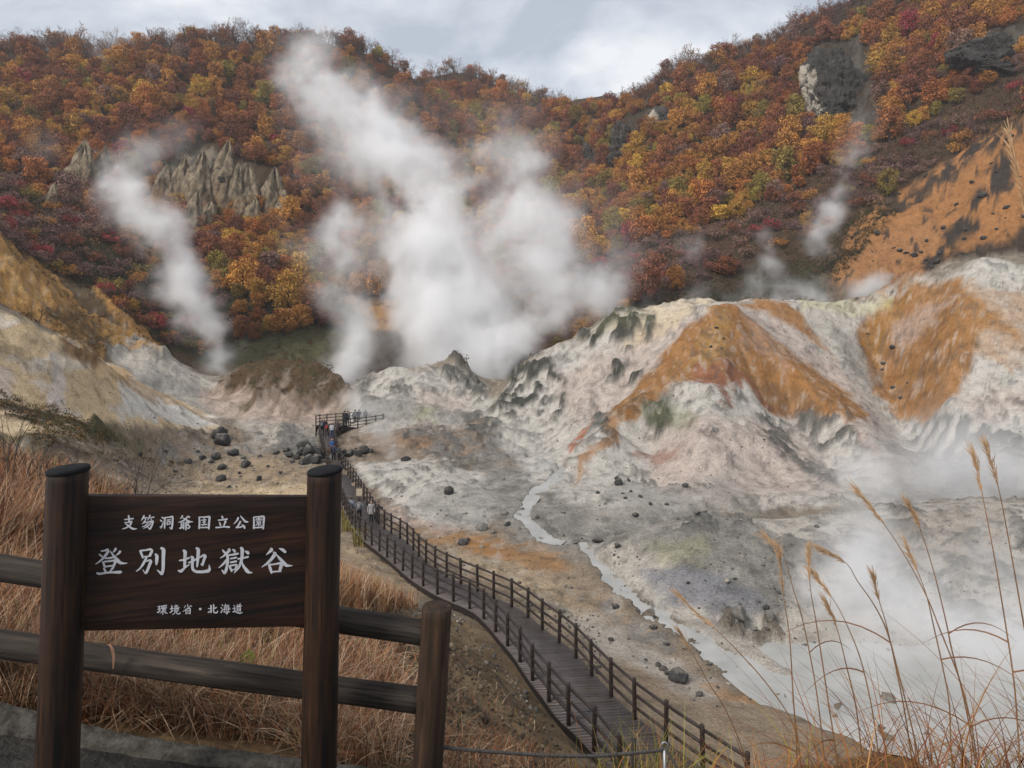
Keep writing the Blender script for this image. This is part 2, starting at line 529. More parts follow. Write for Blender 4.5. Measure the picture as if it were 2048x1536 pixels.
# noise fields that bend the borders of every patch of ground
NA = fbm(XXf / (0.05 * DDf + 1.2), np.log(DDf) * 14, 4, 11)
NB = fbm(XXf / (0.016 * DDf + 0.5), np.log(DDf) * 46, 4, 23)
WX = UUf + 16 * NA + 7 * NB
WY = PYf + 13 * fbm(XXf / (0.05 * DDf + 1.2), np.log(DDf) * 14, 4, 41) + 7 * fbm(XXf / (0.016 * DDf + 0.5), np.log(DDf) * 46, 3, 53)


def region(poly, feather=10, d0=0, d1=1e9, warp=1.0):
    """soft 0..1 mask of the ground points inside an outline, between two distances"""
    poly = np.array(poly, np.float32)
    m = 40 + feather
    idx = np.nonzero((UUf > poly[:, 0].min() - m) & (UUf < poly[:, 0].max() + m) & (PYf > poly[:, 1].min() - m) & (PYf < poly[:, 1].max() + m) & (DDf > d0) & (DDf < d1))[0]
    out = np.zeros(len(UUf), np.float32)
    if not len(idx):
        return out
    x = UUf[idx] + warp * (WX[idx] - UUf[idx])
    y = PYf[idx] + warp * (WY[idx] - PYf[idx])
    best = np.full(len(idx), 1e9, np.float32)
    ins = np.zeros(len(idx), bool)
    n = len(poly)
    for i in range(n):
        ax, ay = poly[i]
        bx, by = poly[(i + 1) % n]
        ex, ey = bx - ax, by - ay
        t = np.clip(((x - ax) * ex + (y - ay) * ey) / (ex * ex + ey * ey + 1e-9), 0, 1)
        best = np.minimum(best, (x - ax - t * ex) ** 2 + (y - ay - t * ey) ** 2)
        c = ((ay > y) != (by > y))
        if abs(ey) > 1e-6:
            ins ^= c & (x < ex * (y - ay) / ey + ax)
    sd = np.sqrt(best) * np.where(ins, 1, -1)
    out[idx] = smooth(-feather, feather, sd)
    return out


# colours of the ground (albedo)
WHITE = (0.425, 0.395, 0.355)
PALE = (0.39, 0.355, 0.31)
PINK = (0.40, 0.31, 0.265)
CREAM = (0.56, 0.43, 0.275)
TAN = (0.25, 0.19, 0.135)
SAND = (0.31, 0.225, 0.135)
OCHRE = (0.275, 0.135, 0.048)
OCHRE2 = (0.32, 0.175, 0.075)
RUST = (0.21, 0.085, 0.05)
GREY = (0.225, 0.215, 0.195)
ASH = (0.19, 0.185, 0.175)
ROCK = (0.105, 0.105, 0.092)
DARK = (0.045, 0.043, 0.04)
MOSS = (0.15, 0.16, 0.075)
SULPH = (0.40, 0.38, 0.20)
BROWN = (0.085, 0.058, 0.035)
DIRT = (0.175, 0.12, 0.07)
VEG = (0.032, 0.034, 0.018)
STRAW = (0.14, 0.085, 0.04)

col = np.empty((len(UUf), 3), np.float32)
col[:] = (0.2, 0.165, 0.125)
rock = np.zeros(len(UUf), np.float32)      # how rugged the ground is
cliff = np.zeros(len(UUf), np.float32)


def paint(c, m, amt=1.0):
    global col
    k = (m * amt)[:, None]
    col = col * (1 - k) + np.array(c, np.float32) * k


STREAK = fbm(XXf / 0.9 + 0.5 * NA, DDf / 7.0, 5, 301, 0.66)


def stain(c, poly, feather, d0, d1, amt=1.0, fade=0.5):
    """mineral stain: soft border, fraying into streaks that run down the face"""
    m = region(poly, feather, d0, d1, 1.3)
    m = smooth(0.12, 0.75, m * (1 + 0.5 * STREAK + 0.3 * NB))
    paint(c, m * np.clip(1 - fade * smooth(0.0, 0.7, -STREAK - 0.5 * NA), 0, 1), amt)
    return m


def paint_r(c, poly, feather=10, d0=0, d1=1e9, amt=1.0, rough=0.0, speck=None, warp=1.0):
    m = region(poly, feather, d0, d1, warp)
    if speck:
        m = m * smooth(speck - 0.12, speck + 0.12, NB + 0.4 * NA)
    paint(c, m, amt)
    if rough:
        np.maximum(rock, m * rough, out=rock)
    return m


CLIFFS = [[(1660, 75), (1720, 70), (1745, 120), (1765, 180), (1768, 262), (1700, 262), (1600, 250), (1605, 190), (1640, 130)],
          [(1255, 235), (1320, 215), (1345, 240), (1330, 265), (1270, 270), (1235, 350), (1210, 350), (1225, 290)],
          [(1940, 60), (2048, 40), (2300, 10), (2300, 120), (2048, 110), (1960, 165), (1925, 160)],
          [(320, 350), (380, 300), (430, 288), (450, 335), (500, 335), (520, 390), (500, 410), (400, 405), (330, 395)],
          [(1150, 290), (1190, 300), (1200, 350), (1160, 350)]]
FORE = [(-800, 700), (-800, 2200), (2800, 2200), (2800, 1300), (1500, 1560), (1140, 1530), (1040, 1380), (940, 1250), (860, 1195), (700, 1170), (600, 1150), (500, 1120), (400, 1080), (300, 1015), (200, 965), (100, 930), (0, 895)]


def paint_ground():
    far = smooth(105, 122, DDf)
    paint((0.10, 0.07, 0.042), smooth(80, 88, DDf) * smooth(480, 380, UUf))
    paint((0.135, 0.105, 0.06), smooth(44, 40, DDf) * smooth(420, 300, UUf))
    # valley floor
    paint_r(TAN, [(150, 860), (700, 860), (1000, 1000), (1500, 1420), (1900, 1560), (1250, 1560), (900, 1200), (300, 1040), (120, 900)], 30, 15, 95)
    paint_r(ASH, [(300, 880), (640, 900), (640, 980), (300, 975)], 14, 35, 90, 0.8, speck=0.15)
    paint_r(CREAM, [(330, 975), (640, 965), (640, 1010), (330, 1015)], 10, 35, 80, 0.8, speck=0.0)
    paint_r(SAND, [(300, 930), (640, 925), (640, 985), (300, 990)], 12, 35, 80, 0.7, speck=-0.05)
    paint_r(PALE, [(470, 820), (640, 850), (640, 890), (500, 900)], 16, 50, 90, 0.8)
    paint_r(ASH, [(560, 850), (640, 880), (640, 925), (530, 910)], 10, 55, 90, 0.8, 0.6)
    paint_r(TAN, [(430, 855), (300, 850), (200, 870), (300, 910), (500, 900)], 14, 40, 90, 0.6, speck=0.05)
    # left pale slope
    paint_r(CREAM, [(-300, 520), (0, 636), (190, 706), (300, 780), (420, 836), (440, 860), (400, 872), (300, 866), (200, 850), (100, 824), (-50, 796), (-300, 740)], 8, 36, 84)
    paint_r(SAND, [(0, 645), (190, 712), (330, 800), (360, 830), (180, 800), (60, 800), (0, 780)], 14, 36, 84, 0.6, speck=0.0)
    paint_r(WHITE, [(245, 790), (300, 800), (420, 842), (430, 862), (330, 856), (245, 842)], 12, 36, 84, 0.85)
    paint_r(PINK, [(-50, 700), (30, 720), (40, 790), (-50, 790)], 14, 36, 84, 0.7)
    paint_r(WHITE, [(108, 720), (128, 730), (130, 820), (100, 815)], 8, 36, 84, 0.6)
    paint_r((0.2, 0.12, 0.06), [(112, 684), (170, 700), (200, 735), (190, 740), (140, 715)], 6, 36, 84, 0.85, 0.9)
    paint_r(OCHRE2, [(190, 708), (260, 752), (330, 798), (400, 828), (330, 812), (250, 775)], 5, 40, 84, 0.5)
    paint_r(BROWN, [(-200, 760), (0, 795), (90, 822), (190, 850), (230, 885), (100, 880), (0, 828), (-200, 805)], 8, 24, 62, 0.9, 0.5)
    paint_r((0.09, 0.085, 0.035), [(40, 810), (150, 835), (240, 870), (280, 900), (150, 880)], 8, 24, 62, 0.8, speck=0.0)
    paint_r(CREAM, [(-100, 812), (0, 829), (60, 846), (140, 870), (160, 882), (60, 872), (-100, 850)], 5, 24, 48)
    # ochre cliff on the left
    paint_r((0.52, 0.29, 0.10), [(-300, 330), (0, 472), (60, 526), (190, 640), (330, 705), (340, 712), (260, 715), (200, 712), (120, 690), (0, 632), (-300, 560)], 6, 74, 106, 1, 1.0)
    paint_r((0.56, 0.38, 0.18), [(0, 500), (60, 560), (100, 620), (0, 600)], 14, 74, 106, 0.8, speck=0.05)
    paint_r((0.12, 0.075, 0.035), [(80, 610), (150, 640), (230, 700), (180, 708), (90, 660)], 10, 74, 106, 0.8, speck=0.0)
    paint_r((0.16, 0.085, 0.03), [(0, 480), (60, 530), (150, 612), (120, 612), (30, 540)], 8, 74, 106, 0.7, speck=0.1)
    # the slope behind it and everything far
    paint((0.055, 0.036, 0.022), far)
    paint_r(VEG, [(-300, 420), (100, 540), (180, 575), (215, 590), (330, 700), (470, 735), (730, 700), (730, 600), (300, 520)], 8, 96, 140, 1)
    paint_r((0.48, 0.26, 0.09), [(183, 566), (195, 572), (250, 630), (330, 695), (335, 708), (280, 692), (215, 620)], 4, 92, 112, 1, 0.7, warp=0.5)
    paint_r((0.10, 0.095, 0.05), [(470, 690), (730, 660), (730, 745), (470, 745)], 12, 100, 140, 0.8)
    # grey and brown mounds
    paint_r(PALE, [(205, 706), (285, 686), (350, 712), (440, 768), (430, 800), (370, 815), (250, 760)], 8, 74, 100)
    paint_r(ASH, [(230, 740), (330, 740), (420, 800), (360, 815), (280, 775)], 16, 74, 100, 0.55, speck=0.0)
    paint_r(PINK, [(405, 800), (480, 742), (560, 740), (690, 790), (660, 840), (540, 850), (420, 835)], 10, 78, 102, 1)
    paint_r((0.10, 0.066, 0.036), [(440, 770), (485, 738), (530, 726), (610, 730), (665, 738), (700, 790), (640, 815), (560, 800), (500, 815), (500, 775)], 9, 78, 106, 0.95, 0.9)
    paint_r(BROWN, [(560, 790), (640, 800), (600, 840), (560, 835)], 9, 76, 100, 0.7, 0.5, speck=0.0)
    paint_r(WHITE, [(440, 810), (500, 800), (530, 830), (440, 838)], 10, 74, 100, 0.6)
    paint_r(PALE, [(340, 815), (430, 810), (450, 850), (400, 862)], 12, 66, 90, 0.8)
    # middle white hill and its rocks
    paint_r(WHITE, [(690, 840), (720, 765), (775, 728), (860, 728), (960, 765), (985, 790), (1000, 860), (850, 862), (700, 868)], 10, 72, 112)
    paint_r(PINK, [(840, 780), (940, 790), (940, 830), (840, 830)], 16, 72, 100, 0.5)
    for q in ([(720, 770), (745, 748), (740, 800), (722, 810)], [(870, 730), (900, 745), (940, 770), (910, 780), (880, 760)], [(780, 770), (830, 770), (820, 795), (780, 790)], [(900, 712), (935, 720), (950, 750), (905, 740)], [(930, 750), (980, 785), (960, 812), (935, 780)], [(740, 790), (770, 800), (755, 815)]):
        paint_r(ROCK, q, 8, 72, 112, 0.85, 1.0, speck=-0.2)
    paint_r(GREY, [(720, 810), (930, 820), (930, 850), (720, 850)], 12, 72, 100, 0.6, 0.5, speck=0.0)
    paint_r(SULPH, [(830, 830), (880, 830), (870, 850), (835, 850)], 10, 72, 100, 0.5)
    # dark flat in front of it
    paint_r((0.24, 0.18, 0.135), [(690, 860), (960, 855), (1040, 880), (960, 918), (700, 915)], 10, 58, 84, 0.9)
    paint_r(ASH, [(780, 865), (1050, 850), (1100, 900), (1000, 935), (850, 925)], 14, 54, 84, 0.75, 0.6, speck=-0.05)
    paint_r(OCHRE2, [(790, 885), (870, 880), (870, 905), (790, 905)], 8, 58, 80, 0.5, speck=0.0)
    # white apron by the boardwalk
    paint_r(WHITE, [(690, 930), (800, 918), (900, 930), (1000, 960), (990, 1040), (960, 1060), (870, 1050), (770, 1000)], 9, 38, 62)
    paint_r(GREY, [(830, 1000), (1000, 960), (1010, 1050), (900, 1060)], 16, 38, 60, 0.6, speck=0.0)
    paint_r(PINK, [(750, 1000), (830, 1030), (920, 1065), (880, 1070), (790, 1050)], 8, 36, 56, 0.8)
    paint_r(OCHRE2, [(830, 1070), (960, 1075), (1110, 1105), (1140, 1140), (1080, 1150), (1000, 1120), (900, 1095)], 10, 32, 46, 0.75)
    paint_r(OCHRE, [(900, 1072), (1000, 1082), (1080, 1110), (1000, 1108), (900, 1086)], 7, 32, 46, 0.7)
    paint_r((0.36, 0.27, 0.175), [(690, 1090), (760, 1110), (860, 1185), (800, 1190), (690, 1170)], 12, 18, 44, 0.9)
    paint_r((0.38, 0.29, 0.19), [(880, 1100), (1100, 1150), (1250, 1300), (1130, 1260), (960, 1160)], 14, 22, 40, 0.8)
    paint_r(PALE, [(1080, 1200), (1250, 1260), (1500, 1410), (1400, 1400), (1200, 1310)], 14, 20, 36, 0.8)
    paint_r(ASH, [(1130, 1180), (1240, 1210), (1400, 1320), (1300, 1290)], 10, 22, 36, 0.7, speck=0.05)
    paint_r((0.27, 0.21, 0.15), [(1250, 1400), (1400, 1390), (1700, 1480), (1900, 1570), (1400, 1570)], 16, 15, 24, 0.9)
    paint_r(OCHRE2, [(1400, 1370), (1500, 1385), (1600, 1420), (1560, 1425), (1450, 1400)], 6, 18, 26, 0.7)
    paint_r(GREY, [(960, 940), (1130, 925), (1330, 985), (1420, 1040), (1260, 1080), (1190, 1120), (1060, 1100), (1000, 1050)], 16, 32, 64, 0.85)
    paint_r(PALE, [(1140, 980), (1330, 990), (1300, 1030), (1180, 1050)], 14, 36, 60, 0.6)
    # grey dome and pool shore
    paint_r(PALE, [(1180, 1100), (1330, 1044), (1560, 1036), (1850, 1000), (2600, 990), (2600, 1400), (1600, 1400), (1250, 1180)], 8, 24, 43)
    paint_r(GREY, [(1260, 1070), (1460, 1035), (1600, 1100), (1560, 1250), (1380, 1180)], 20, 24, 43, 0.75, 0.5)
    paint_r(ASH, [(1330, 1060), (1480, 1034), (1520, 1060), (1400, 1090)], 9, 30, 43, 0.7, 0.9, speck=-0.1)
    paint_r((0.22, 0.22, 0.24), [(1270, 1140), (1450, 1150), (1560, 1220), (1450, 1240), (1320, 1200)], 14, 24, 40, 0.8, 0.3)
    paint_r(SULPH, [(1300, 1090), (1420, 1080), (1400, 1140), (1310, 1140)], 14, 24, 42, 0.35)
    paint_r(TAN, [(1700, 1030), (2000, 1010), (2000, 1150), (1750, 1120)], 20, 28, 43, 0.5)
    paint_r((0.16, 0.13, 0.09), [(1440, 1230), (1560, 1240), (1560, 1290), (1470, 1280)], 9, 22, 32, 0.7, 0.9, speck=-0.1)
    rd = region([(1560, 1050), (1700, 1012), (1850, 998), (2400, 990), (2400, 1280), (1900, 1280), (1650, 1260), (1560, 1150)], 20, 24, 44)
    paint((0.20, 0.185, 0.165), rd * smooth(0.0, 0.5, NA + 0.5 * NB), 0.75)
    paint((0.095, 0.09, 0.08), rd * smooth(0.35, 0.6, NB - 0.4 * NA), 0.7)
    np.maximum(rock, rd * smooth(0.0, 0.5, NA) * 0.6, out=rock)
    # the great mound
    paint_r(WHITE, [(1000, 780), (1180, 650), (1370, 590), (1700, 595), (1970, 530), (2600, 540), (2600, 1000), (1900, 1010), (1200, 1020), (1100, 1000), (980, 860)], 10, 45, 106)
    paint_r(PINK, [(1100, 760), (1350, 640), (1430, 660), (1300, 800), (1150, 870)], 22, 50, 100, 0.6)
    paint_r(CREAM, [(1200, 660), (1370, 590), (1440, 600), (1400, 650), (1250, 690)], 14, 60, 106, 0.6)
    paint_r(PINK, [(1300, 860), (1600, 860), (1700, 980), (1400, 1010), (1300, 960)], 26, 44, 80, 0.65)
    paint_r(GREY, [(1200, 980), (1450, 960), (1560, 1030), (1300, 1040)], 18, 42, 60, 0.6, speck=0.0)
    stain(PINK, [(1440, 600), (1560, 640), (1700, 760), (1860, 960), (1780, 940), (1700, 870), (1560, 830)], 30, 50, 98, 0.7, 0.3)
    face = paint_r(OCHRE, [(1440, 633), (1492, 648), (1546, 690), (1615, 733), (1660, 758), (1700, 800), (1745, 855), (1700, 866), (1642, 842), (1560, 826), (1538, 826), (1514, 810), (1478, 790), (1437, 785), (1410, 782), (1382, 782), (1352, 796), (1325, 812), (1295, 826), (1270, 851), (1251, 862), (1215, 845), (1229, 821), (1259, 788), (1292, 755), (1325, 722), (1363, 689), (1407, 662)], 7, 50, 98, 1.0, warp=0.7)
    paint((0.20, 0.095, 0.035), face * smooth(0.1, 0.7, STREAK + 0.3 * NB), 0.55)
    paint((0.36, 0.22, 0.12), face * smooth(0.1, 0.8, -STREAK + 0.3 * NA), 0.5)
    stain((0.33, 0.21, 0.15), [(1480, 640), (1540, 680), (1600, 740), (1560, 760), (1500, 700)], 18, 50, 98, 0.7, 0.4)
    stain((0.17, 0.10, 0.055), [(1500, 760), (1600, 790), (1660, 840), (1560, 830)], 16, 50, 98, 0.6, 0.4)
    stain((0.30, 0.18, 0.06), [(1430, 650), (1450, 650), (1470, 740), (1420, 760), (1380, 760)], 14, 50, 98, 0.6, 0.3)
    c2 = paint_r(OCHRE, [(1470, 605), (1533, 600), (1579, 608), (1599, 627), (1615, 660), (1631, 677), (1672, 722), (1653, 704), (1615, 676), (1574, 648), (1547, 628), (1505, 615)], 6, 60, 106, 0.95, warp=0.6)
    paint_r(OCHRE, [(1215, 845), (1251, 862), (1230, 892), (1190, 925), (1150, 962), (1138, 975), (1160, 935), (1195, 895)], 5, 46, 76, 0.85, warp=0.8)
    stain(RUST, [(1390, 755), (1440, 745), (1530, 790), (1560, 815), (1450, 790), (1445, 830), (1438, 830), (1430, 785), (1385, 785)], 14, 50, 90, 0.85)
    paint_r((0.33, 0.12, 0.06), [(1135, 890), (1185, 850), (1180, 875), (1140, 915)], 5, 50, 84, 0.9)
    paint_r(RUST, [(1250, 905), (1300, 885), (1360, 895), (1350, 912), (1280, 915)], 6, 46, 76, 0.55)
    paint_r((0.33, 0.2, 0.15), [(1700, 870), (1800, 950), (1880, 1000), (1820, 985), (1720, 900)], 8, 44, 76, 0.6)
    dome = paint_r(OCHRE, [(1714, 643), (1732, 622), (1772, 598), (1815, 577), (1869, 561), (1920, 558), (1925, 597), (1950, 604), (1990, 630), (2032, 664), (2045, 690), (1998, 665), (1955, 672), (1942, 704), (1931, 745), (1917, 788), (1872, 823), (1851, 833), (1829, 818), (1786, 810), (1743, 776), (1734, 715), (1718, 672)], 9, 64, 100, 1.0, warp=0.8)
    stain(OCHRE2, [(1900, 570), (2100, 600), (2120, 700), (2000, 740), (1930, 700)], 26, 64, 100, 0.6, 0.5)
    paint((0.20, 0.10, 0.04), dome * smooth(0.1, 0.7, STREAK + 0.3 * NB), 0.5)
    paint((0.36, 0.21, 0.11), dome * smooth(0.1, 0.8, -STREAK + 0.3 * NA), 0.5)
    stain((0.25, 0.13, 0.035), [(1725, 650), (1765, 602), (1840, 580), (1800, 640), (1760, 720)], 16, 64, 100, 0.6, 0.4)
    stain(PINK, [(1800, 640), (1860, 600), (1900, 610), (1850, 660), (1810, 700)], 20, 64, 100, 0.6, 0.4)
    paint_r(PINK, [(1900, 800), (2048, 760), (2048, 830), (1950, 850)], 16, 60, 90, 0.5)
    paint_r(GREY, [(1640, 640), (1720, 640), (1760, 760), (1720, 770)], 12, 70, 100, 0.5, 0.4, speck=0.0)
    rocks = [[(1000, 790), (1030, 745), (1060, 715), (1070, 745), (1010, 830)], [(1060, 730), (1110, 715), (1130, 770), (1080, 800), (1060, 770)], [(1000, 800), (1080, 780), (1060, 830), (980, 850)],
             [(1160, 655), (1240, 630), (1310, 630), (1300, 680), (1220, 700), (1170, 690)], [(1200, 740), (1290, 725), (1280, 760), (1210, 765)], [(1080, 800), (1130, 790), (1120, 850), (1080, 830)], [(1290, 820), (1340, 815), (1350, 860), (1310, 870)],
             [(1510, 830), (1560, 840), (1600, 900), (1570, 930), (1520, 890)], [(1590, 830), (1690, 850), (1720, 900), (1640, 910)], [(1580, 900), (1680, 960), (1660, 985), (1600, 950)], [(1820, 830), (1950, 830), (2048, 880), (2048, 980), (1900, 970), (1840, 930)],
             [(1190, 840), (1240, 850), (1210, 890), (1180, 880)], [(930, 830), (1000, 840), (1000, 870), (920, 870)], [(1380, 870), (1440, 880), (1420, 900)]]
    for n_, q in enumerate(rocks):
        paint_r(ROCK, q, 9, 44, 106, 0.85, 0.6, speck=-0.12)
        if n_ < 7:
            paint_r((0.06, 0.062, 0.05), q, 12, 44, 106, 0.9, 0.75, speck=-0.02)
    paint_r(MOSS, [(1280, 820), (1330, 810), (1400, 850), (1390, 880), (1300, 850)], 10, 48, 80, 0.5, speck=0.0)
    paint_r(MOSS, [(1180, 640), (1300, 620), (1320, 660), (1200, 670)], 10, 70, 106, 0.3)
    paint_r(SULPH, [(1600, 598), (1780, 590), (1780, 612), (1600, 618)], 6, 70, 106, 0.5)
    paint_r(ASH, [(1750, 900), (2048, 900), (2048, 1000), (1800, 1000)], 26, 44, 70, 0.6, 0.5)
    # stray dark rock faces in the white ground
    m = smooth(0.42, 0.62, NB + 0.35 * NA) * smooth(40, 48, DDf) * (1 - smooth(104, 110, DDf)) * smooth(0.25, 0.34, col[:, 2])
    paint(ASH, m, 0.6)
    np.maximum(rock, m * 0.22, out=rock)
    val = smooth(26, 32, DDf) * (1 - smooth(100, 108, DDf))
    tm = region([(1640, 590), (1640, 540), (1750, 400), (2048, 220), (2500, 60), (2500, 600)], 8, 96, 142)
    lft = 1 - 0.65 * smooth(460, 380, UUf) * smooth(900, 860, PYf)
    g1 = fbm(XXf / 1.1, DDf / 1.6, 5, 401, 0.65)
    g2 = fbm(XXf / 4.5, DDf / 6.5, 4, 411, 0.6)
    paint((0.085, 0.078, 0.07), lft * val * smooth(0.3, 0.75, g1 + 0.5 * g2), 0.45)
    paint((0.46, 0.43, 0.39), val * smooth(0.35, 0.8, -g1 + 0.3 * g2), 0.35)
    tg = fbm(XXf / 2.2 + 0.4 * NA, DDf / 5.0, 5, 421, 0.65)
    paint((0.27, 0.11, 0.042), tm * smooth(0.1, 0.6, tg), 0.7)
    paint((0.40, 0.22, 0.11), tm * smooth(0.2, 0.7, -tg), 0.6)
    paint((0.05, 0.046, 0.042), tm * smooth(0.45, 0.75, tg + 0.5 * NB), 0.9)
    rub = val * smooth(0.25, 0.6, g2) * (1 - smooth(70, 80, DDf)) * smooth(0.30, 0.22, col[:, 2])
    np.maximum(rock, rub * 0.45, out=rock)
    # clean bright clay of the left slope, its stripes and white foot
    sl = region([(-300, 520), (0, 637), (100, 678), (190, 707), (300, 781), (420, 837), (440, 858), (400, 870), (300, 864), (200, 848), (100, 824), (-50, 796), (-300, 740)], 4, 36, 84, 0.5)
    paint((0.60, 0.45, 0.275), sl, 0.85)
    paint((0.50, 0.34, 0.18), sl * smooth(0.0, 0.6, fbm(XXf / 3.0, DDf / 9.0, 4, 431, 0.6)), 0.6)
    paint((0.60, 0.55, 0.49), sl * smooth(0.15, 0.6, fbm(XXf / 2.2, DDf / 8.0, 4, 441, 0.6)), 0.7)
    paint_r((0.62, 0.59, 0.54), [(240, 770), (262, 762), (330, 806), (420, 838), (435, 860), (330, 857), (240, 845)], 6, 36, 84, 0.85)
    paint_r((0.60, 0.53, 0.49), [(105, 715), (122, 715), (132, 820), (112, 826), (95, 812)], 5, 36, 84, 0.75)
    paint_r((0.58, 0.5, 0.46), [(-60, 700), (20, 740), (30, 795), (-60, 790)], 8, 36, 84, 0.6)
    paint_r((0.20, 0.115, 0.05), [(112, 684), (150, 690), (185, 706), (203, 735), (190, 742), (150, 722), (118, 705)], 5, 36, 84, 0.9)
    paint_r((0.42, 0.25, 0.10), [(205, 716), (260, 754), (330, 800), (400, 830), (330, 818), (250, 778)], 4, 40, 84, 0.6)
    paint((0.16, 0.115, 0.07), sl * smooth(0.55, 0.7, NB + 0.3 * NA), 0.5)
    # ribs of dry turf running down the brown mound
    bm = region([(405, 815), (440, 770), (480, 740), (530, 726), (610, 730), (668, 738), (705, 790), (670, 835), (560, 845), (430, 840)], 5, 76, 106, 0.6)
    rb = fbm(XXf / 2.0 + 0.3 * NA, DDf / 16.0, 4, 451, 0.6)
    up = smooth(835, 760, PYf + 50 * rb)
    paint((0.115, 0.072, 0.038), bm * up, 0.95)
    paint((0.075, 0.066, 0.032), bm * up * smooth(0.0, 0.5, NB), 0.8)
    paint((0.40, 0.31, 0.25), bm * (1 - up), 0.75)
    # right: talus below the wooded hill
    tal = [(1640, 560), (1680, 515), (1750, 415), (1850, 342), (2000, 262), (2048, 235), (2500, 60), (2500, 560), (2048, 545), (1900, 552), (1700, 575)]
    paint_r((0.40, 0.19, 0.075), tal, 8, 96, 142, 1, 0.9)
    paint_r((0.37, 0.19, 0.09), [(1670, 560), (1720, 480), (1850, 430), (1900, 480), (1800, 560)], 20, 96, 142, 0.6)
    paint_r(DARK, [(1750, 420), (1850, 345), (2000, 265), (2060, 230), (2060, 270), (1960, 320), (1870, 370), (1780, 430)], 10, 96, 142, 0.9, 1.0, speck=-0.25)
    paint_r(DARK, [(2000, 300), (2040, 330), (2010, 400), (1960, 470), (1890, 530), (1860, 560), (1830, 540), (1920, 440), (1980, 360)], 9, 96, 142, 0.95, 1.0, speck=-0.3)
    paint_r(DARK, [(1840, 545), (2048, 470), (2300, 440), (2300, 540), (1900, 550)], 10, 96, 142, 0.9, 1.0, speck=0.0)
    m = region(tal, 6, 96, 142) * smooth(0.5, 0.62, NB)
    paint(DARK, m, 0.85)
    paint_r((0.036, 0.040, 0.020), [(1190, 660), (1220, 640), (1500, 560), (1680, 520), (1640, 590), (1500, 600), (1300, 620)], 14, 104, 140, 0.9)
    paint_r((0.3, 0.16, 0.06), [(655, 590), (720, 600), (830, 600), (830, 660), (760, 660)], 10, 128, 160, 0.9)
    # bare cliffs on the wooded hills
    for q in CLIFFS:
        np.maximum(cliff, paint_r((0.045, 0.034, 0.024), q, 7, 110, 320, 1), out=cliff)
    paint((0.085, 0.075, 0.066), cliff * smooth(0.0, 0.45, NB + 0.4 * NA), 0.8)
    lp = paint_r((0.17, 0.14, 0.105), CLIFFS[3], 9, 110, 320, 0.95)
    paint_r((0.16, 0.085, 0.035), [(300, 390), (460, 395), (580, 430), (575, 470), (430, 450), (310, 430)], 14, 110, 320, 0.7)
    paint_r((0.06, 0.056, 0.05), CLIFFS[3], 9, 110, 320, 0.8, speck=0.25)
    paint_r((0.36, 0.33, 0.30), [(1605, 220), (1615, 160), (1650, 125), (1680, 130), (1660, 165), (1625, 235)], 5, 110, 320, 0.9, speck=-0.2)
    paint_r((0.32, 0.27, 0.22), [(1318, 222), (1345, 225), (1340, 255), (1318, 262)], 5, 110, 320, 0.8)
    # the bank in front of the camera
    fm = region(FORE, 6, 0, 27, 0.6)
    paint(STRAW, fm)
    dm = region([(700, 1230), (860, 1195), (1000, 1280), (1090, 1400), (1180, 1560), (850, 1620), (800, 1400)], 26, 3.2, 27)
    paint(DIRT, dm)
    paint((0.095, 0.075, 0.055), dm * smooth(0.15, 0.5, NA), 0.7)
    paint((0.26, 0.19, 0.11), dm * smooth(0.0, 0.5, -NA), 0.6)
    paint_r((0.07, 0.055, 0.042), [(690, 1230), (800, 1210), (840, 1290), (700, 1290)], 14, 3, 20, 0.8)
    # the look-out path itself
    pm = smooth(3.02, 2.86, DDf + 0.02 * NB) * smooth(1150, 600, UUf)
    pm = np.maximum(pm, smooth(2.5, 2.2, DDf))
    paint((0.052, 0.047, 0.042), pm)
    return fm, pm


FM, PM = paint_ground()


STREAM_LOW = [(3.9, 38.3, -13.60, 0.6), (4.38, 35.8, -13.62, 0.9), (5.1, 32.2, -13.62, 1.0), (6.2, 29.6, -13.62, 1.1), (7.5, 27.2, -13.62, 1.3), (8.42, 25.2, -13.61, 1.5), (9.27, 23.6, -13.6, 1.9), (10.6, 22.3, -13.605, 2.4), (12.5, 21.6, -13.605, 2.4)]
STREAM_UP = [(2.9, 39.0, -13.93, 1.3), (1.9, 39.8, -13.93, 1.1), (0.68, 44.2, -13.93, 1.0), (1.67, 49.4, -13.95, 1.2), (3.4, 53.5, -13.98, 1.1), (4.2, 56.5, -14.02, 0.9), (3.0, 60.5, -14.06, 0.8)]


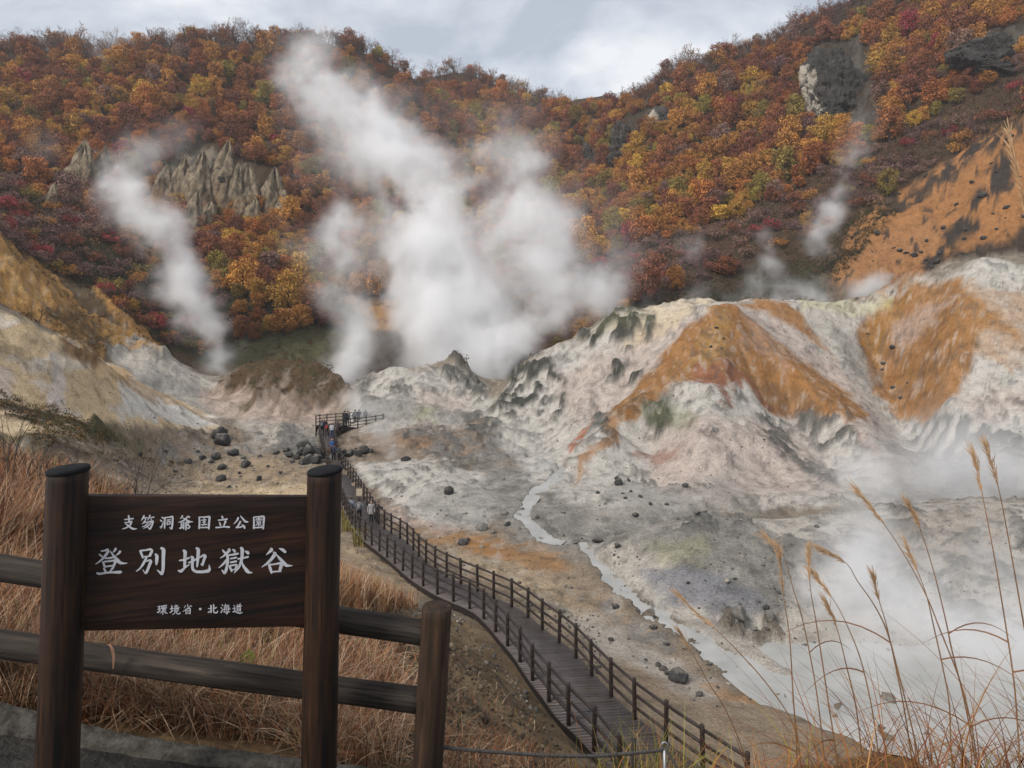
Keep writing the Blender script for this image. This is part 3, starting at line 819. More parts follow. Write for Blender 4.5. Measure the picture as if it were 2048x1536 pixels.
def carve():
    """relief below the size of the control points"""
    global ZZ
    x, y = XXf, DDf
    hill = smooth(108, 130, y)
    amp = 0.05 * smooth(3, 30, y) + 0.28 * smooth(36, 60, y)
    dz = amp * fbm(x / 5.0, y / 5.0, 5, 61) + 0.55 * smooth(36, 60, y) * fbm(x / 14.0, y / 14.0, 3, 71) * (1 - hill)
    gul = fbm(x / 3.1 + 0.3 * fbm(x / 9, y / 9, 2, 5), y / 9.0, 4, 81, 0.55, True)       # rain gullies down the faces
    dz += 0.12 * smooth(44, 60, y) * gul * (1 - hill)
    rg = fbm(x / 3.4, y / 3.4, 5, 91, 0.6, True)
    dz += rock * (0.42 * rg + 0.35 * fbm(x / 1.3, y / 1.3, 4, 97, 0.6, True) * smooth(60, 20, y) + 0.3 * fbm(x / 7, y / 7, 3, 99, 0.5)) * np.clip(y / 60, 0.15, 1.5)
    dz += hill * (3.0 * fbm(x / 40, y / 40, 4, 33) + 1.2 * fbm(x / 14, y / 14, 3, 35, 0.5, True))
    dz += cliff * 1.0 * fbm(x / 9, y / 13, 4, 111, 0.6)
    near = FM * (1 - PM)
    dz += near * (0.12 * fbm(x / 1.1, y / 1.1, 5, 45, 0.55) * smooth(2.9, 6, y) + 0.015 * fbm(x / 0.2, y / 0.2, 3, 47))
    dz += PM * 0.006 * fbm(x / 0.12, y / 0.12, 3, 49)
    # crisp ridges (+) and gullies (-) of the mounds
    for h, wd, line in ((1.1, 6.0, [(1437, 645, 83), (1390, 700, 78), (1330, 768, 72), (1275, 830, 66.5), (1225, 875, 62), (1175, 925, 57.5)]),
                        (0.9, 5.0, [(1437, 645, 83), (1442, 700, 77), (1445, 765, 70), (1425, 830, 63.5), (1395, 900, 57.5)]),
                        (1.2, 5.5, [(1500, 655, 85), (1560, 735, 79), (1630, 805, 72), (1720, 880, 64), (1800, 945, 57)]),
                        (0.8, 4.0, [(1480, 790, 71), (1500, 850, 65.5), (1520, 910, 60)]),
                        (-1.5, 5.0, [(1735, 625, 96), (1750, 690, 92), (1768, 750, 87), (1790, 810, 80.5), (1830, 870, 73), (1880, 930, 64.5)]),
                        (-1.0, 4.0, [(1590, 830, 73), (1620, 880, 66.5), (1660, 930, 60.5)]),
                        (-1.0, 4.5, [(1300, 900, 61.5), (1330, 940, 56)]), (-0.9, 5.0, [(1180, 700, 86), (1150, 770, 80), (1110, 840, 74), (1060, 890, 67)]),
                        (0.9, 4.0, [(1240, 635, 89), (1200, 720, 84), (1160, 800, 78), (1130, 870, 70)]), (-0.9, 4.0, [(1360, 620, 88), (1300, 720, 82), (1240, 800, 75)]),
                        (0.9, 5.0, [(1970, 540, 90), (1930, 640, 83), (1900, 740, 75), (1890, 820, 70)])):
        pts = [at(*q) for q in line]
        i = np.nonzero((y > min(p.y for p in pts) - 8) & (y < max(p.y for p in pts) + 8) & (x > min(p.x for p in pts) - 8) & (x < max(p.x for p in pts) + 8))[0]
        best = np.full(len(i), 1e9, np.float32)
        for p, q in zip(pts, pts[1:]):
            ex, ey = q.x - p.x, q.y - p.y
            t = np.clip(((x[i] - p.x) * ex + (y[i] - p.y) * ey) / (ex * ex + ey * ey), 0, 1)
            best = np.minimum(best, np.hypot(x[i] - p.x - t * ex, y[i] - p.y - t * ey))
        k = np.clip(1 - (best + 0.8 * fbm(x[i] / 4, y[i] / 4, 3, 501)) / wd, 0, 1)
        dz[i] += h * k ** 1.15
    # channel of the stream
    base = ZZ.ravel()
    for ST in (STREAM_LOW, STREAM_UP):
        ya, yb = min(p[1] for p in ST) - 5, max(p[1] for p in ST) + 5
        i = np.nonzero((y > ya) & (y < yb) & (x > -6) & (x < 22))[0]
        best = np.full(len(i), 1e9, np.float32)
        w = np.ones(len(i), np.float32)
        lev = np.full(len(i), -14.0, np.float32)
        for (ax, ay, az, aw), (bx, by, bz, bw) in zip(ST, ST[1:]):
            ex, ey = bx - ax, by - ay
            t = np.clip(((x[i] - ax) * ex + (y[i] - ay) * ey) / (ex * ex + ey * ey), 0, 1)
            dist = np.hypot(x[i] - ax - t * ex, y[i] - ay - t * ey)
            k = dist < best
            best = np.where(k, dist, best)
            w = np.where(k, aw + (bw - aw) * t, w)
            lev = np.where(k, az + (bz - az) * t, lev)
        w = w * 0.5
        dist = best + 0.5 * w * fbm(x[i] / 1.3, y[i] / 1.3, 4, 201)
        lv = smooth(0.7 * w, 0.95 * w, dist) * (1 - smooth(1.6 * w, 2.8 * w, dist))
        lv = lv * smooth(23.6, 25.2, y[i])
        dz[i] = dz[i] * (1 - lv) + lv * np.maximum(dz[i], lev + 0.07 - base[i])
        k = 1 - smooth(0.5 * w, 0.95 * w, dist)
        want = lev - 0.13 + 0.24 * fbm(x[i] / 0.8, y[i] / 0.8, 4, 203)
        dz[i] = dz[i] * (1 - k) + k * (want - base[i])
    # leave room under the boardwalk
    dk = np.zeros_like(dz)
    for l, r, z in DECK:
        L, Rr = at(l[0], l[1], DEEP(l[1], z)), at(r[0], r[1], DEEP(r[1], z))
        c = (L + Rr) / 2
        q = np.exp(-(((x - c.x) ** 2 + (y - c.y) ** 2) / 3.2))
        dk = np.maximum(dk, q)
    dz *= (1 - 0.9 * dk)
    ZZ = (ZZ.ravel() + dz).reshape(ZZ.shape).astype(np.float32)


carve()


def ground(x, y):
    """height of the valley at a point"""
    u = (x / y * F + 1024 - U[0]) / (U[1] - U[0])
    v = (math.log(y) - V[0]) / (V[1] - V[0])
    i = min(max(int(u), 0), NU - 2)
    j = min(max(int(v), 0), NV - 2)
    a, b = u - i, v - j
    return float((ZZ[i, j] * (1 - a) + ZZ[i + 1, j] * a) * (1 - b) + (ZZ[i, j + 1] * (1 - a) + ZZ[i + 1, j + 1] * a) * b)


def cast(px, py, d0=1.5, d1=400.0):
    """first ground point met along a line of sight"""
    i = int(round((px - U[0]) / (U[1] - U[0])))
    s = ZZ[i] / DD[i]
    ok = np.nonzero((s >= (HZ - py) / F) & (DD[i] >= d0) & (DD[i] <= d1))[0]
    if not len(ok):
        return None
    d = float(DD[i, ok[0]])
    x = (px - 1024) / F * d
    return Vector((x, d, ground(x, d)))


def terrain_material():
    m, nt, b, N = new_mat('volcanic_ground')
    a = N('ShaderNodeAttribute')
    a.attribute_name = 'Col'
    rk = N('ShaderNodeAttribute')
    rk.attribute_name = 'rugged'
    tc = N('ShaderNodeTexCoord')
    P_ = tc.outputs['Object']
    n1 = noise_node(nt, 0.9, 9, 0.68, P_, 0.2)
    n2 = noise_node(nt, 9.0, 8, 0.7, P_)
    mp = N('ShaderNodeMapping')
    mp.inputs['Scale'].default_value = (0.5, 0.5, 1.6)
    mp.inputs['Rotation'].default_value = (0.3, 0.5, 0.2)
    lk(nt, P_, mp.inputs[0])
    vo = N('ShaderNodeTexVoronoi')
    vo.feature = 'DISTANCE_TO_EDGE'
    vo.inputs['Scale'].default_value = 1.4
    vo.inputs['Detail'].default_value = 2
    lk(nt, mp.outputs[0], vo.inputs['Vector'])
    c = mixc(nt, 1.0, a.outputs['Color'], ramp(nt, n1.outputs[0], [(0.28, 0.58), (0.5, 0.98), (0.74, 1.26)]), 'MULTIPLY')
    c = mixc(nt, 1.0, c, ramp(nt, n2.outputs[0], [(0.3, 0.55), (0.5, 1.0), (0.72, 1.38)]), 'MULTIPLY')
    # pebbles and crumbs
    sp = N('ShaderNodeTexVoronoi')
    sp.inputs['Scale'].default_value = 2.6
    sp.inputs['Detail'].default_value = 2.5
    lk(nt, P_, sp.inputs['Vector'])
    c = mixc(nt, ramp(nt, sp.outputs['Distance'], [(0.07, 0.75), (0.13, 0.0)]), c, (0.07, 0.065, 0.06))
    lk(nt, c, b.inputs['Base Color'])
    b.inputs['Roughness'].default_value = 0.92
    b.inputs['Specular IOR Level'].default_value = 0.15
    h = N('ShaderNodeMath')
    h.operation = 'ADD'
    lk(nt, n1.outputs[0], h.inputs[0])
    s2 = N('ShaderNodeMath')
    s2.operation = 'MULTIPLY'
    s2.inputs[1].default_value = 0.22
    lk(nt, n2.outputs[0], s2.inputs[0])
    lk(nt, s2.outputs[0], h.inputs[1])
    bp = N('ShaderNodeBump')
    bp.inputs['Strength'].default_value = 0.9
    st = N('ShaderNodeMath')
    st.operation = 'MULTIPLY_ADD'
    st.inputs[1].default_value = 0.9
    st.inputs[2].default_value = 0.38
    lk(nt, rk.outputs['Fac'], st.inputs[0])
    lk(nt, st.outputs[0], bp.inputs['Distance'])
    lk(nt, h.outputs[0], bp.inputs['Height'])
    lk(nt, bp.outputs[0], b.inputs['Normal'])
    return m


def build_terrain():
    idx = np.arange(NU * NV, dtype=np.int32).reshape(NU, NV)
    f = np.stack([idx[:-1, :-1].ravel(), idx[1:, :-1].ravel(), idx[1:, 1:].ravel(), idx[:-1, 1:].ravel()], 1)
    v = np.stack([XX.ravel(), DD.ravel(), ZZ.ravel()], 1)
    me = mesh_np('terrain', v, f, np.clip(col, 0.01, 0.9))
    at_ = me.attributes.new('rugged', 'FLOAT', 'POINT')
    at_.data.foreach_set('value', rock.astype(np.float32))
    o = link('terrain', me, None, [terrain_material()], True)
    o['kind'] = 'structure'
    # the path goes on behind the camera
    b = MB()
    z0 = [float(ZZ[0, 0]), float(ZZ[-1, 0])]
    xs = np.linspace(float(XX[0, 0]), float(XX[-1, 0]), 24)
    ys = [-8.0, -4.0, -1.0, 0.4, 1.02]
    vs, fs = [], []
    for y in ys:
        for x in xs:
            vs.append((float(x) * (1 if y > 1 else 4), y, ground(float(x), 1.0) - 0.004 if y > 1 else -1.64))
    for j in range(len(ys) - 1):
        for i in range(len(xs) - 1):
            k = j * len(xs) + i
            fs.append((k, k + 1, k + 1 + len(xs), k + len(xs)))
    b.add(vs, fs)
    o = b.build('path', mat_plain('asphalt_path', (0.052, 0.047, 0.042), 0.9, 0.35, 40, 0.4))
    o['kind'] = 'structure'


build_terrain()
print('TERRAIN', len(PTS), round(time.time() - T0, 1))

# ---------------------------------------------------------------- sign, log fence, kerb
WOOD_SIGN = mat_wood('stained_post_timber', (0.006, 0.005, 0.0045), (0.105, 0.042, 0.015), 'Z', 1.0, 0.62, 0.60)
WOOD_PANEL = mat_wood('stained_panel_timber', (0.007, 0.0045, 0.004), (0.095, 0.037, 0.016), 'X', 0.8, 0.6, 0.58)
WOOD_RAIL = mat_wood('weathered_rail_timber', (0.02, 0.016, 0.013), (0.125, 0.097, 0.076), 'X', 0.9, 0.85, 0.55, 0.6)
WOOD_POST = mat_wood('weathered_post_timber', (0.017, 0.011, 0.008), (0.12, 0.066, 0.037), 'Z', 0.9, 0.8, 0.56, 0.5)
CAP_METAL = mat_plain('dark_cap', (0.014, 0.0145, 0.0155), 0.9, 0.3, 20, 0.0, 0.1)
PAINT_WHITE = mat_plain('white_lettering_paint', (0.48, 0.48, 0.505), 0.7, 0.2, 45, 0.0, 0.3)


def aligned(name, p0, p1, mb_fn, mats, parent, axis='Z', smooth_=True):
    """part whose local axis runs from p0 to p1, so that its grain follows it"""
    p0, p1 = Vector(p0), Vector(p1)
    mb = MB()
    mb_fn(mb, (p1 - p0).length)
    o = mb.build(name, mats, None, smooth_)
    q = (p1 - p0).to_track_quat(axis, 'Y' if axis != 'Y' else 'Z')
    base = Matrix.Translation(p0) @ q.to_matrix().to_4x4()
    if parent is not None:
        o.parent = parent
        o.matrix_local = Matrix.Translation(-parent.location) @ base
    else:
        o.matrix_world = base
    return o


def log_fn(r0, r1, wob, seed, axis='Z', bevel=0.008, seg=28):
    rr = random.Random(seed)
    ph = [rr.uniform(0, 6.3) for _ in range(6)]

    def fn(mb, L):
        n = max(10, int(L / 0.04))
        pts, rad = [], []
        for i in range(n + 1):
            t = i / n
            pts.append((wob * math.sin(2.1 * t * L + ph[0]), wob * math.sin(1.7 * t * L + ph[1]), t * L))
            rad.append(r0 + (r1 - r0) * t + 0.5 * wob * math.sin(7 * t * L + ph[4]))
        pts = [(pts[0][0], pts[0][1], 0)] + [(pts[0][0], pts[0][1], bevel)] + pts[1:-1] + [(pts[-1][0], pts[-1][1], L - bevel)] + [(pts[-1][0], pts[-1][1], L)]
        rad = [rad[0] - bevel] + [rad[0]] + rad[1:-1] + [rad[-1]] + [rad[-1] - bevel]
        mb.tube(pts, rad, seg, True, lambda i, a: wob * 6 * math.sin(2 * a + ph[2]) + wob * 3 * math.sin(3 * a + ph[3] + i * .1))
        if axis == 'X':
            mb.v = [(v[2], v[0], v[1]) for v in mb.v]
    return fn


SIGN_L, SIGN_R = 2.45, 2.75
PL0, PL1 = at(112, 1570, SIGN_L), at(137, 938, SIGN_L)
PR0, PR1 = at(637, 1570, SIGN_R), at(650, 940, SIGN_R)


def lettering_data():
    """brush strokes of the three lines: (column, row, width) read at three enlargements"""
    A = (185, 1085, 12.412); B = (350, 1085, 12.412); C = (435, 1085, 12.412)
    D = (240, 1020, 13.653); E_ = (385, 1020, 13.653); G = (310, 1200, 22.756); H = (395, 1200, 21.558)
    big = [
        (A, "215,210,30 300,200,34 375,175,60 385,230,62 300,350,60 200,450,42 75,540,16|165,285,30 245,350,40|580,145,56 560,190,50 505,245,14|690,215,60 655,265,50 585,320,14|440,210,20 530,330,50 620,440,90 690,500,70 780,515,36 865,508,12|310,390,30 420,385,40 525,360,44|260,480,40 285,540,55 310,610,60|260,480,36 400,460,40 545,445,50 570,470,60 530,580,60|310,600,36 430,580,34 550,575,36|285,640,40 325,710,55|520,610,60 440,715,34|110,755,40 180,775,50 350,745,44 520,735,50 700,735,75 715,745,40"),
        (A, "1180,200,40 1215,270,55 1255,380,50|1190,200,40 1300,190,36 1440,165,50 1475,210,70 1420,330,56|1270,350,36 1350,345,30 1450,325,36|1340,375,60 1260,530,56 1180,640,42 1085,715,16|1340,465,30 1430,430,40 1450,470,70 1400,600,66 1340,740,60 1310,760,30 1250,670,14|1560,280,40 1600,330,78 1595,450,76 1585,550,40|1700,130,50 1765,180,90 1760,400,80 1755,650,74 1725,780,60 1680,740,50 1600,675,14"),
        (B, "110,445,36 220,425,40 360,375,46|210,190,50 255,240,84 245,420,72 240,620,64|80,690,30 150,710,70 250,620,44 360,540,16|335,500,36 450,455,40 600,370,40 720,310,50 750,340,70 710,460,60 680,560,46 640,515,14|530,130,50 580,180,84 570,380,70 550,600,46|400,350,50 440,380,74 430,560,66 450,670,66 530,720,64 680,725,64 830,700,80 860,650,60 848,550,14"),
        (B, "1330,160,50 1350,190,70 1270,280,56 1200,340,34 1120,385,14|1180,180,30 1220,230,48 1300,320,60 1310,420,70 1295,560,64 1270,680,70 1230,760,56 1190,710,44 1160,675,14|1290,420,60 1200,530,48 1085,625,16|1425,165,20 1470,195,60 1490,235,50|1335,310,36 1450,295,44 1575,270,44|1375,395,34 1450,385,40 1525,365,44|1370,490,34 1450,478,40 1530,460,44|1350,580,40 1380,640,52 1410,715,44|1350,575,36 1500,550,40 1530,560,60 1505,670,56|1410,675,30 1510,665,34|1555,400,34 1650,390,40 1825,350,44|1630,125,50 1670,170,84 1665,350,72 1640,480,66 1580,620,54 1470,750,18|1660,470,20 1700,580,56 1790,700,84 1830,735,60 1920,742,18|1735,210,20 1800,240,70 1825,280,50"),
        (C, "1325,145,50 1340,180,86 1280,240,50 1210,305,16|1530,145,20 1620,180,70 1690,240,60|1390,245,40 1430,280,86 1340,410,70 1230,520,54 1100,608,16|1465,300,24 1550,400,64 1660,520,84 1720,570,66 1860,572,16|1275,555,40 1310,640,70 1345,760,50|1275,550,40 1420,535,40 1560,510,50 1590,545,90 1545,690,64|1360,725,34 1460,718,34 1580,708,42")]
    top = [
        (D, "120,260,26 240,245,30 370,230,36|230,140,30 245,190,50 245,330,40|130,340,26 230,335,28 320,310,44 280,400,46 180,480,36 65,515,16|140,360,16 230,430,44 330,500,50 390,515,40 465,505,12"),
        (D, "660,150,44 620,230,36 585,285,14|660,215,28 750,205,28|690,230,30 705,270,28|820,140,40 800,200,38 755,275,16|810,210,28 935,190,32|850,230,26 860,270,26|690,290,40 650,340,32 600,380,14|640,350,20 780,320,30 900,305,50 880,400,48 820,515,46 760,470,14|770,340,34 700,420,32 600,460,14|850,340,30 760,440,34 640,500,14"),
        (D, "1140,190,24 1190,220,44|1100,270,24 1145,305,44|1095,450,20 1120,480,50 1150,420,30 1185,320,12|1225,210,44 1220,350,46 1218,500,36|1225,205,30 1330,195,30 1430,180,50 1440,230,50 1430,400,50 1410,515,40 1350,465,14|1280,275,26 1380,260,30|1285,325,30 1290,405,30|1285,320,26 1375,315,34 1360,395,30|1290,385,24 1360,380,24"),
        (D, "1710,150,40 1690,190,36 1645,235,14|1830,160,20 1900,195,56|1830,200,44 1740,280,34 1595,335,14|1710,210,14 1800,260,38 1900,315,44 1995,318,14|1660,340,24 1760,325,28|1675,345,34 1680,470,34|1745,335,36 1740,520,36|1690,390,22 1735,385,22|1690,430,22 1735,425,22|1620,490,20 1650,490,40 1750,460,24|1805,330,40 1805,440,42 1800,545,34|1805,335,26 1880,320,40 1860,380,30 1830,410,20 1890,420,34 1900,470,40 1860,500,30 1830,480,14"),
        (E_, "180,195,36 195,300,46 180,505,46|180,190,30 330,190,34 460,180,50 465,210,60 455,350,52 445,515,50|200,475,34 440,470,34|240,275,24 380,265,30|270,335,24 365,325,24|235,405,26 400,390,30|320,225,32 318,390,32"),
        (E_, "800,165,36 830,220,54|700,275,30 830,265,32 950,245,46|735,325,24 770,425,44|905,300,54 880,370,44 840,460,24|635,475,36 750,470,34 880,455,36 1015,465,50"),
        (E_, "1250,205,48 1230,260,48 1180,330,32 1120,380,14|1310,160,24 1370,230,44 1440,310,54 1520,325,30|1310,310,52 1270,390,40 1210,480,40|1190,475,40 1300,465,36 1410,440,24|1345,395,20 1410,440,48 1425,500,44"),
        (E_, "1670,195,34 1680,350,48 1670,510,44|1670,195,34 1810,180,34 1940,175,52 1950,220,56 1940,350,52 1930,515,44|1690,480,32 1930,470,32|1735,235,20 1880,225,22|1805,205,26 1805,270,26|1715,270,20 1910,262,24|1750,305,20 1870,298,20|1760,300,22 1765,340,22|1865,298,22 1855,340,22|1765,345,20 1860,338,20|1800,345,26 1720,430,14|1805,350,24 1805,450,26|1870,350,20 1820,390,18|1815,370,16 1885,440,30")]
    low = [
        (G, "130,300,34 250,275,36|130,415,34 250,390,36|195,290,44 195,530,44|95,560,30 140,555,50 270,470,20|280,290,26 290,335,26|280,280,26 500,235,34 530,250,36 495,320,28|290,325,24 490,315,24|365,270,22 370,320,22|430,260,22 430,315,22|270,375,26 550,350,30|330,410,26 340,460,26|330,405,24 480,395,30 460,450,24|340,450,24 460,445,24|380,460,36 310,540,32 215,610,16|370,500,36 365,600,40 360,660,30|500,480,30 430,520,24|420,500,20 480,570,44 580,605,16"),
        (G, "690,395,34 840,375,36|755,245,40 770,300,50 765,530,44|680,560,40 720,550,44 850,460,16|945,205,30 975,250,36|870,285,28 1060,260,32|920,290,26 935,340,26|1020,280,26 990,340,24|860,370,28 1130,345,32|890,410,30 910,520,30|890,405,26 1060,395,36 1040,510,30|900,455,22 1040,450,22|905,505,24 1040,500,24|930,520,36 880,610,32 785,655,16|985,510,36 980,580,36 1030,620,36 1110,620,40 1150,590,36 1130,535,14"),
        (G, "1490,190,34 1490,310,40|1395,260,40 1330,350,22|1600,235,20 1670,290,46|1590,290,44 1480,390,38 1260,515,18|1400,410,36 1410,630,36|1400,405,28 1590,385,36 1610,400,44 1600,630,44|1420,475,22 1590,465,22|1420,535,22 1590,530,22|1420,605,26 1600,600,26"),
        (H, "85,385,80 120,384,96 155,385,80"),
        (H, "560,220,40 590,270,60 585,550,46|465,365,34 580,355,34|450,525,30 490,520,50 590,440,18|690,185,44 705,260,56 690,420,50 700,510,50 760,545,46 840,535,50 870,490,40 862,445,14|820,310,50 730,370,24"),
        (H, "1050,195,24 1100,240,48|1005,310,24 1055,350,44|1000,510,30 1030,530,56 1060,440,36 1100,380,14|1210,165,40 1190,240,36 1135,305,16|1210,240,28 1360,215,32|1190,300,36 1160,410,36 1140,510,30|1190,305,28 1350,285,36 1340,400,36 1300,520,40 1270,590,40 1225,560,16|1100,395,28 1420,380,34|1140,515,30 1390,505,40|1260,310,26 1240,510,26"),
        (H, "1560,225,24 1605,255,46|1520,365,26 1620,330,36 1590,420,40 1640,470,28 1540,510,40|1520,505,30 1600,490,30 1700,530,40 1830,565,50 1950,525,14|1715,175,24 1745,215,38|1850,150,36 1800,215,24|1665,265,28 1915,235,34|1790,240,26 1770,290,24|1705,300,32 1705,480,32|1700,295,26 1850,280,34 1850,490,34|1715,345,22 1840,340,22|1715,405,22 1840,400,22|1710,460,26 1850,458,26")]
    return top, big, low


def build_sign():
    root = empty('park_sign', PL0.lerp(PR0, 0.5), 'dark stained timber sign board with white brush lettering between two round posts', 'sign')
    for p0, p1, r, sd in ((PL0, PL1, 0.0675, 1), (PR0, PR1, 0.0675, 2)):
        post = aligned('post', p0, p1, log_fn(r * 1.04, r * 0.985, 0.0016, sd), [WOOD_SIGN], root)

        def capfn(mb, L, r=r):
            mb.tube([(0, 0, 0), (0, 0, 0.012), (0, 0, 0.017)], [r + 0.0015, r + 0.0015, r - 0.006], 32)
        c = aligned('cap', Vector((0, 0, 0)), Vector((0, 0, 1)), capfn, [CAP_METAL], None)
        c.parent = post
        pr = post.matrix_local.to_3x3()
        c.matrix_local = Matrix.Translation((0, 0, (p1 - p0).length - 0.010)) @ (pr.inverted() @ Matrix.Rotation(-0.10, 3, 'X') @ pr).to_4x4()
    # panel: front face given by the two posts
    a = at(166, 993, 2.47)
    b = at(616, 994, 2.73)
    xdir = Vector((b.x - a.x, b.y - a.y, 0)).normalized()
    nrm = Vector((xdir.y, -xdir.x, 0))          # towards the viewer
    org = a

    def hit(px, py):
        d = Vector(((px - 1024) / F, 1, (HZ - py) / F))
        t = org.dot(nrm) / d.dot(nrm)
        p = d * t - org
        return p.dot(xdir), p.z

    mb = MB()
    cs = [hit(160, 1263), hit(609, 1254), hit(617, 994), hit(170, 993)]
    NX, NZ = 24, 14
    vs, fs = [], []
    th = 0.035
    for s in (0, 1):
        for j in range(NZ + 1):
            for i in range(NX + 1):
                u, v = i / NX, j / NZ
                e = 0.005 if (j in (0, NZ)) and s == 0 else 0.0
                x = (cs[0][0] * (1 - u) + cs[1][0] * u) * (1 - v) + (cs[3][0] * (1 - u) + cs[2][0] * u) * v
                z = (cs[0][1] * (1 - u) + cs[1][1] * u) * (1 - v) + (cs[3][1] * (1 - u) + cs[2][1] * u) * v
                vs.append((x, -(-e) if s == 0 else th, z))
    n1 = (NX + 1) * (NZ + 1)
    for j in range(NZ):
        for i in range(NX):
            k = j * (NX + 1) + i
            fs.append((k, k + 1, k + NX + 2, k + NX + 1))
            fs.append((n1 + k, n1 + k + NX + 1, n1 + k + NX + 2, n1 + k + 1))
    for i in range(NX):
        k = NZ * (NX + 1) + i
        fs.append((k, k + 1, n1 + k + 1, n1 + k))
        fs.append((i + 1, i, n1 + i, n1 + i + 1))
    for j in range(NZ):
        k = j * (NX + 1)
        fs.append((k + NX + 1, k, n1 + k, n1 + k + NX + 1))
        k += NX
        fs.append((k, k + NX + 1, n1 + k + NX + 1, n1 + k))
    mb.add(vs, fs)
    panel = mb.build('panel', [WOOD_PANEL], None)
    panel.parent = root
    rot = Matrix((xdir, -nrm, Vector((0, 0, 1)))).transposed().to_4x4()
    panel.matrix_local = Matrix.Translation(org - root.location) @ rot
    # lettering
    for line, nm in zip(lettering_data(), ('national park lettering', 'valley name lettering', 'ministry lettering')):
        mb = MB()
        lift = 0
        for (ox, oy, sc), txt in line:
            for st in txt.split('|'):
                pts = []
                for q in st.split(' '):
                    x, y, w = (float(k) for k in q.split(','))
                    pts.append((ox + x / sc, oy + y / sc, w / sc))
                # round the stroke with a Catmull-Rom spline
                rs = []
                for i in range(len(pts) - 1):
                    p_ = [pts[max(i - 1, 0)], pts[i], pts[i + 1], pts[min(i + 2, len(pts) - 1)]]
                    for k in range(5):
                        t = k / 5
                        lin = [p_[1][c] + (p_[2][c] - p_[1][c]) * t for c in range(3)]
                        cr = [0.5 * (2 * p_[1][c] + (p_[2][c] - p_[0][c]) * t + (2 * p_[0][c] - 5 * p_[1][c] + 4 * p_[2][c] - p_[3][c]) * t * t + (3 * p_[1][c] - p_[0][c] - 3 * p_[2][c] + p_[3][c]) * t ** 3) for c in range(3)]
                        rs.append([0.5 * (a_ + b_) for a_, b_ in zip(lin, cr)])
                rs.append(list(pts[-1]))
                lift = (lift + 1) % 40
                yv = -0.0012 - lift * 0.00002
                vs, fs = [], []
                m = len(rs)
                for i, (x, y, w) in enumerate(rs):
                    i0, i1 = max(i - 1, 0), min(i + 1, m - 1)
                    tx, ty = rs[i1][0] - rs[i0][0], rs[i1][1] - rs[i0][1]
                    L = math.hypot(tx, ty) or 1
                    tx, ty = tx / L, ty / L
                    if i == 0:
                        x, y = x - tx * w * 0.25, y - ty * w * 0.25
                    if i == m - 1:
                        x, y = x + tx * w * 0.2, y + ty * w * 0.2
                    w = w * 0.52 * (0.72 if i in (0, m - 1) else 1)
                    for s in (1, -1):
                        hx, hz = hit(x - ty * w * s, y + tx * w * s)
                        vs.append((hx, yv, hz))
                    if i:
                        fs.append((2 * i - 2, 2 * i - 1, 2 * i + 1, 2 * i))
                mb.add(vs, fs)
        o = mb.build('lettering', [PAINT_WHITE], panel)
        # each stroke a thin raised skin
        md = o.modifiers.new('thickness', 'SOLIDIFY')
        md.thickness = 0.0008
        md.offset = 0
    return root


def build_fence():
    F0 = at(848, 1640, 2.95)
    F1 = at(874, 1212, 2.95)
    root = empty('log_fence', F0, 'low fence of weathered round logs running behind the sign board', 'fence')
    aligned('post', F0, F1, log_fn(0.0655, 0.066, 0.002, 5, bevel=0.006), [WOOD_POST], root)
    # next posts of the same fence, out of view to the left
    G0, G1 = at(-420, 1500, 3.0), at(-400, 1040, 3.0)
    aligned('post', G0, G1, log_fn(0.066, 0.066, 0.002, 6, bevel=0.006), [WOOD_POST], root)
    for (x0, y0), (x1, y1), r0, r1, sd in (((-395, 1072), (852, 1268), 0.058, 0.052, 7), ((-395, 1232), (838, 1402), 0.058, 0.052, 8)):
        aligned('rail', at(x0, y0, 3.02), at(x1, y1, 2.97), log_fn(r0, r1, 0.0024, sd, 'X'), [WOOD_RAIL], root, 'X')
    return root


def build_kerb():
    top = [(-420, 1335), (-200, 1382), (0, 1428), (160, 1468), (250, 1490), (450, 1519), (620, 1540), (780, 1562), (950, 1592)]
    dep = [2.72, 2.74, 2.76, 2.78, 2.80, 2.84, 2.88, 2.9, 2.92]
    pts = [at(x, y, d) for (x, y), d in zip(top, dep)]
    fine = []
    for i in range(len(pts) - 1):
        for k in range(8):
            fine.append(pts[i].lerp(pts[i + 1], k / 8))
    fine.append(pts[-1])
    rr = random.Random(3)
    prof = [(0.0, -0.20), (0.0, -0.02), (0.015, 0.0), (0.060, 0.003), (0.078, -0.018), (0.078, -0.25)]
    vs, fs = [], []
    for i, p in enumerate(fine):
        t = (fine[min(i + 1, len(fine) - 1)] - fine[max(i - 1, 0)]).normalized()
        n = Vector((-t.y, t.x, 0)).normalized()
        for u, z in prof:
            j = rr.uniform(-1, 1) * 0.003
            vs.append(p + n * (u + j) + Vector((0, 0, z + j)))
    k = len(prof)
    for i in range(len(fine) - 1):
        for j in range(k - 1):
            a = i * k + j
            fs.append((a, a + k, a + k + 1, a + 1))
    mb = MB()
    mb.add(vs, fs)
    o = mb.build('kerb', [mat_plain('mossy_concrete', (0.072, 0.065, 0.056), 0.95, 0.65, 18, 1.0, 0.15)], None, True)
    o['kind'] = 'structure'


build_sign()
build_fence()
build_kerb()

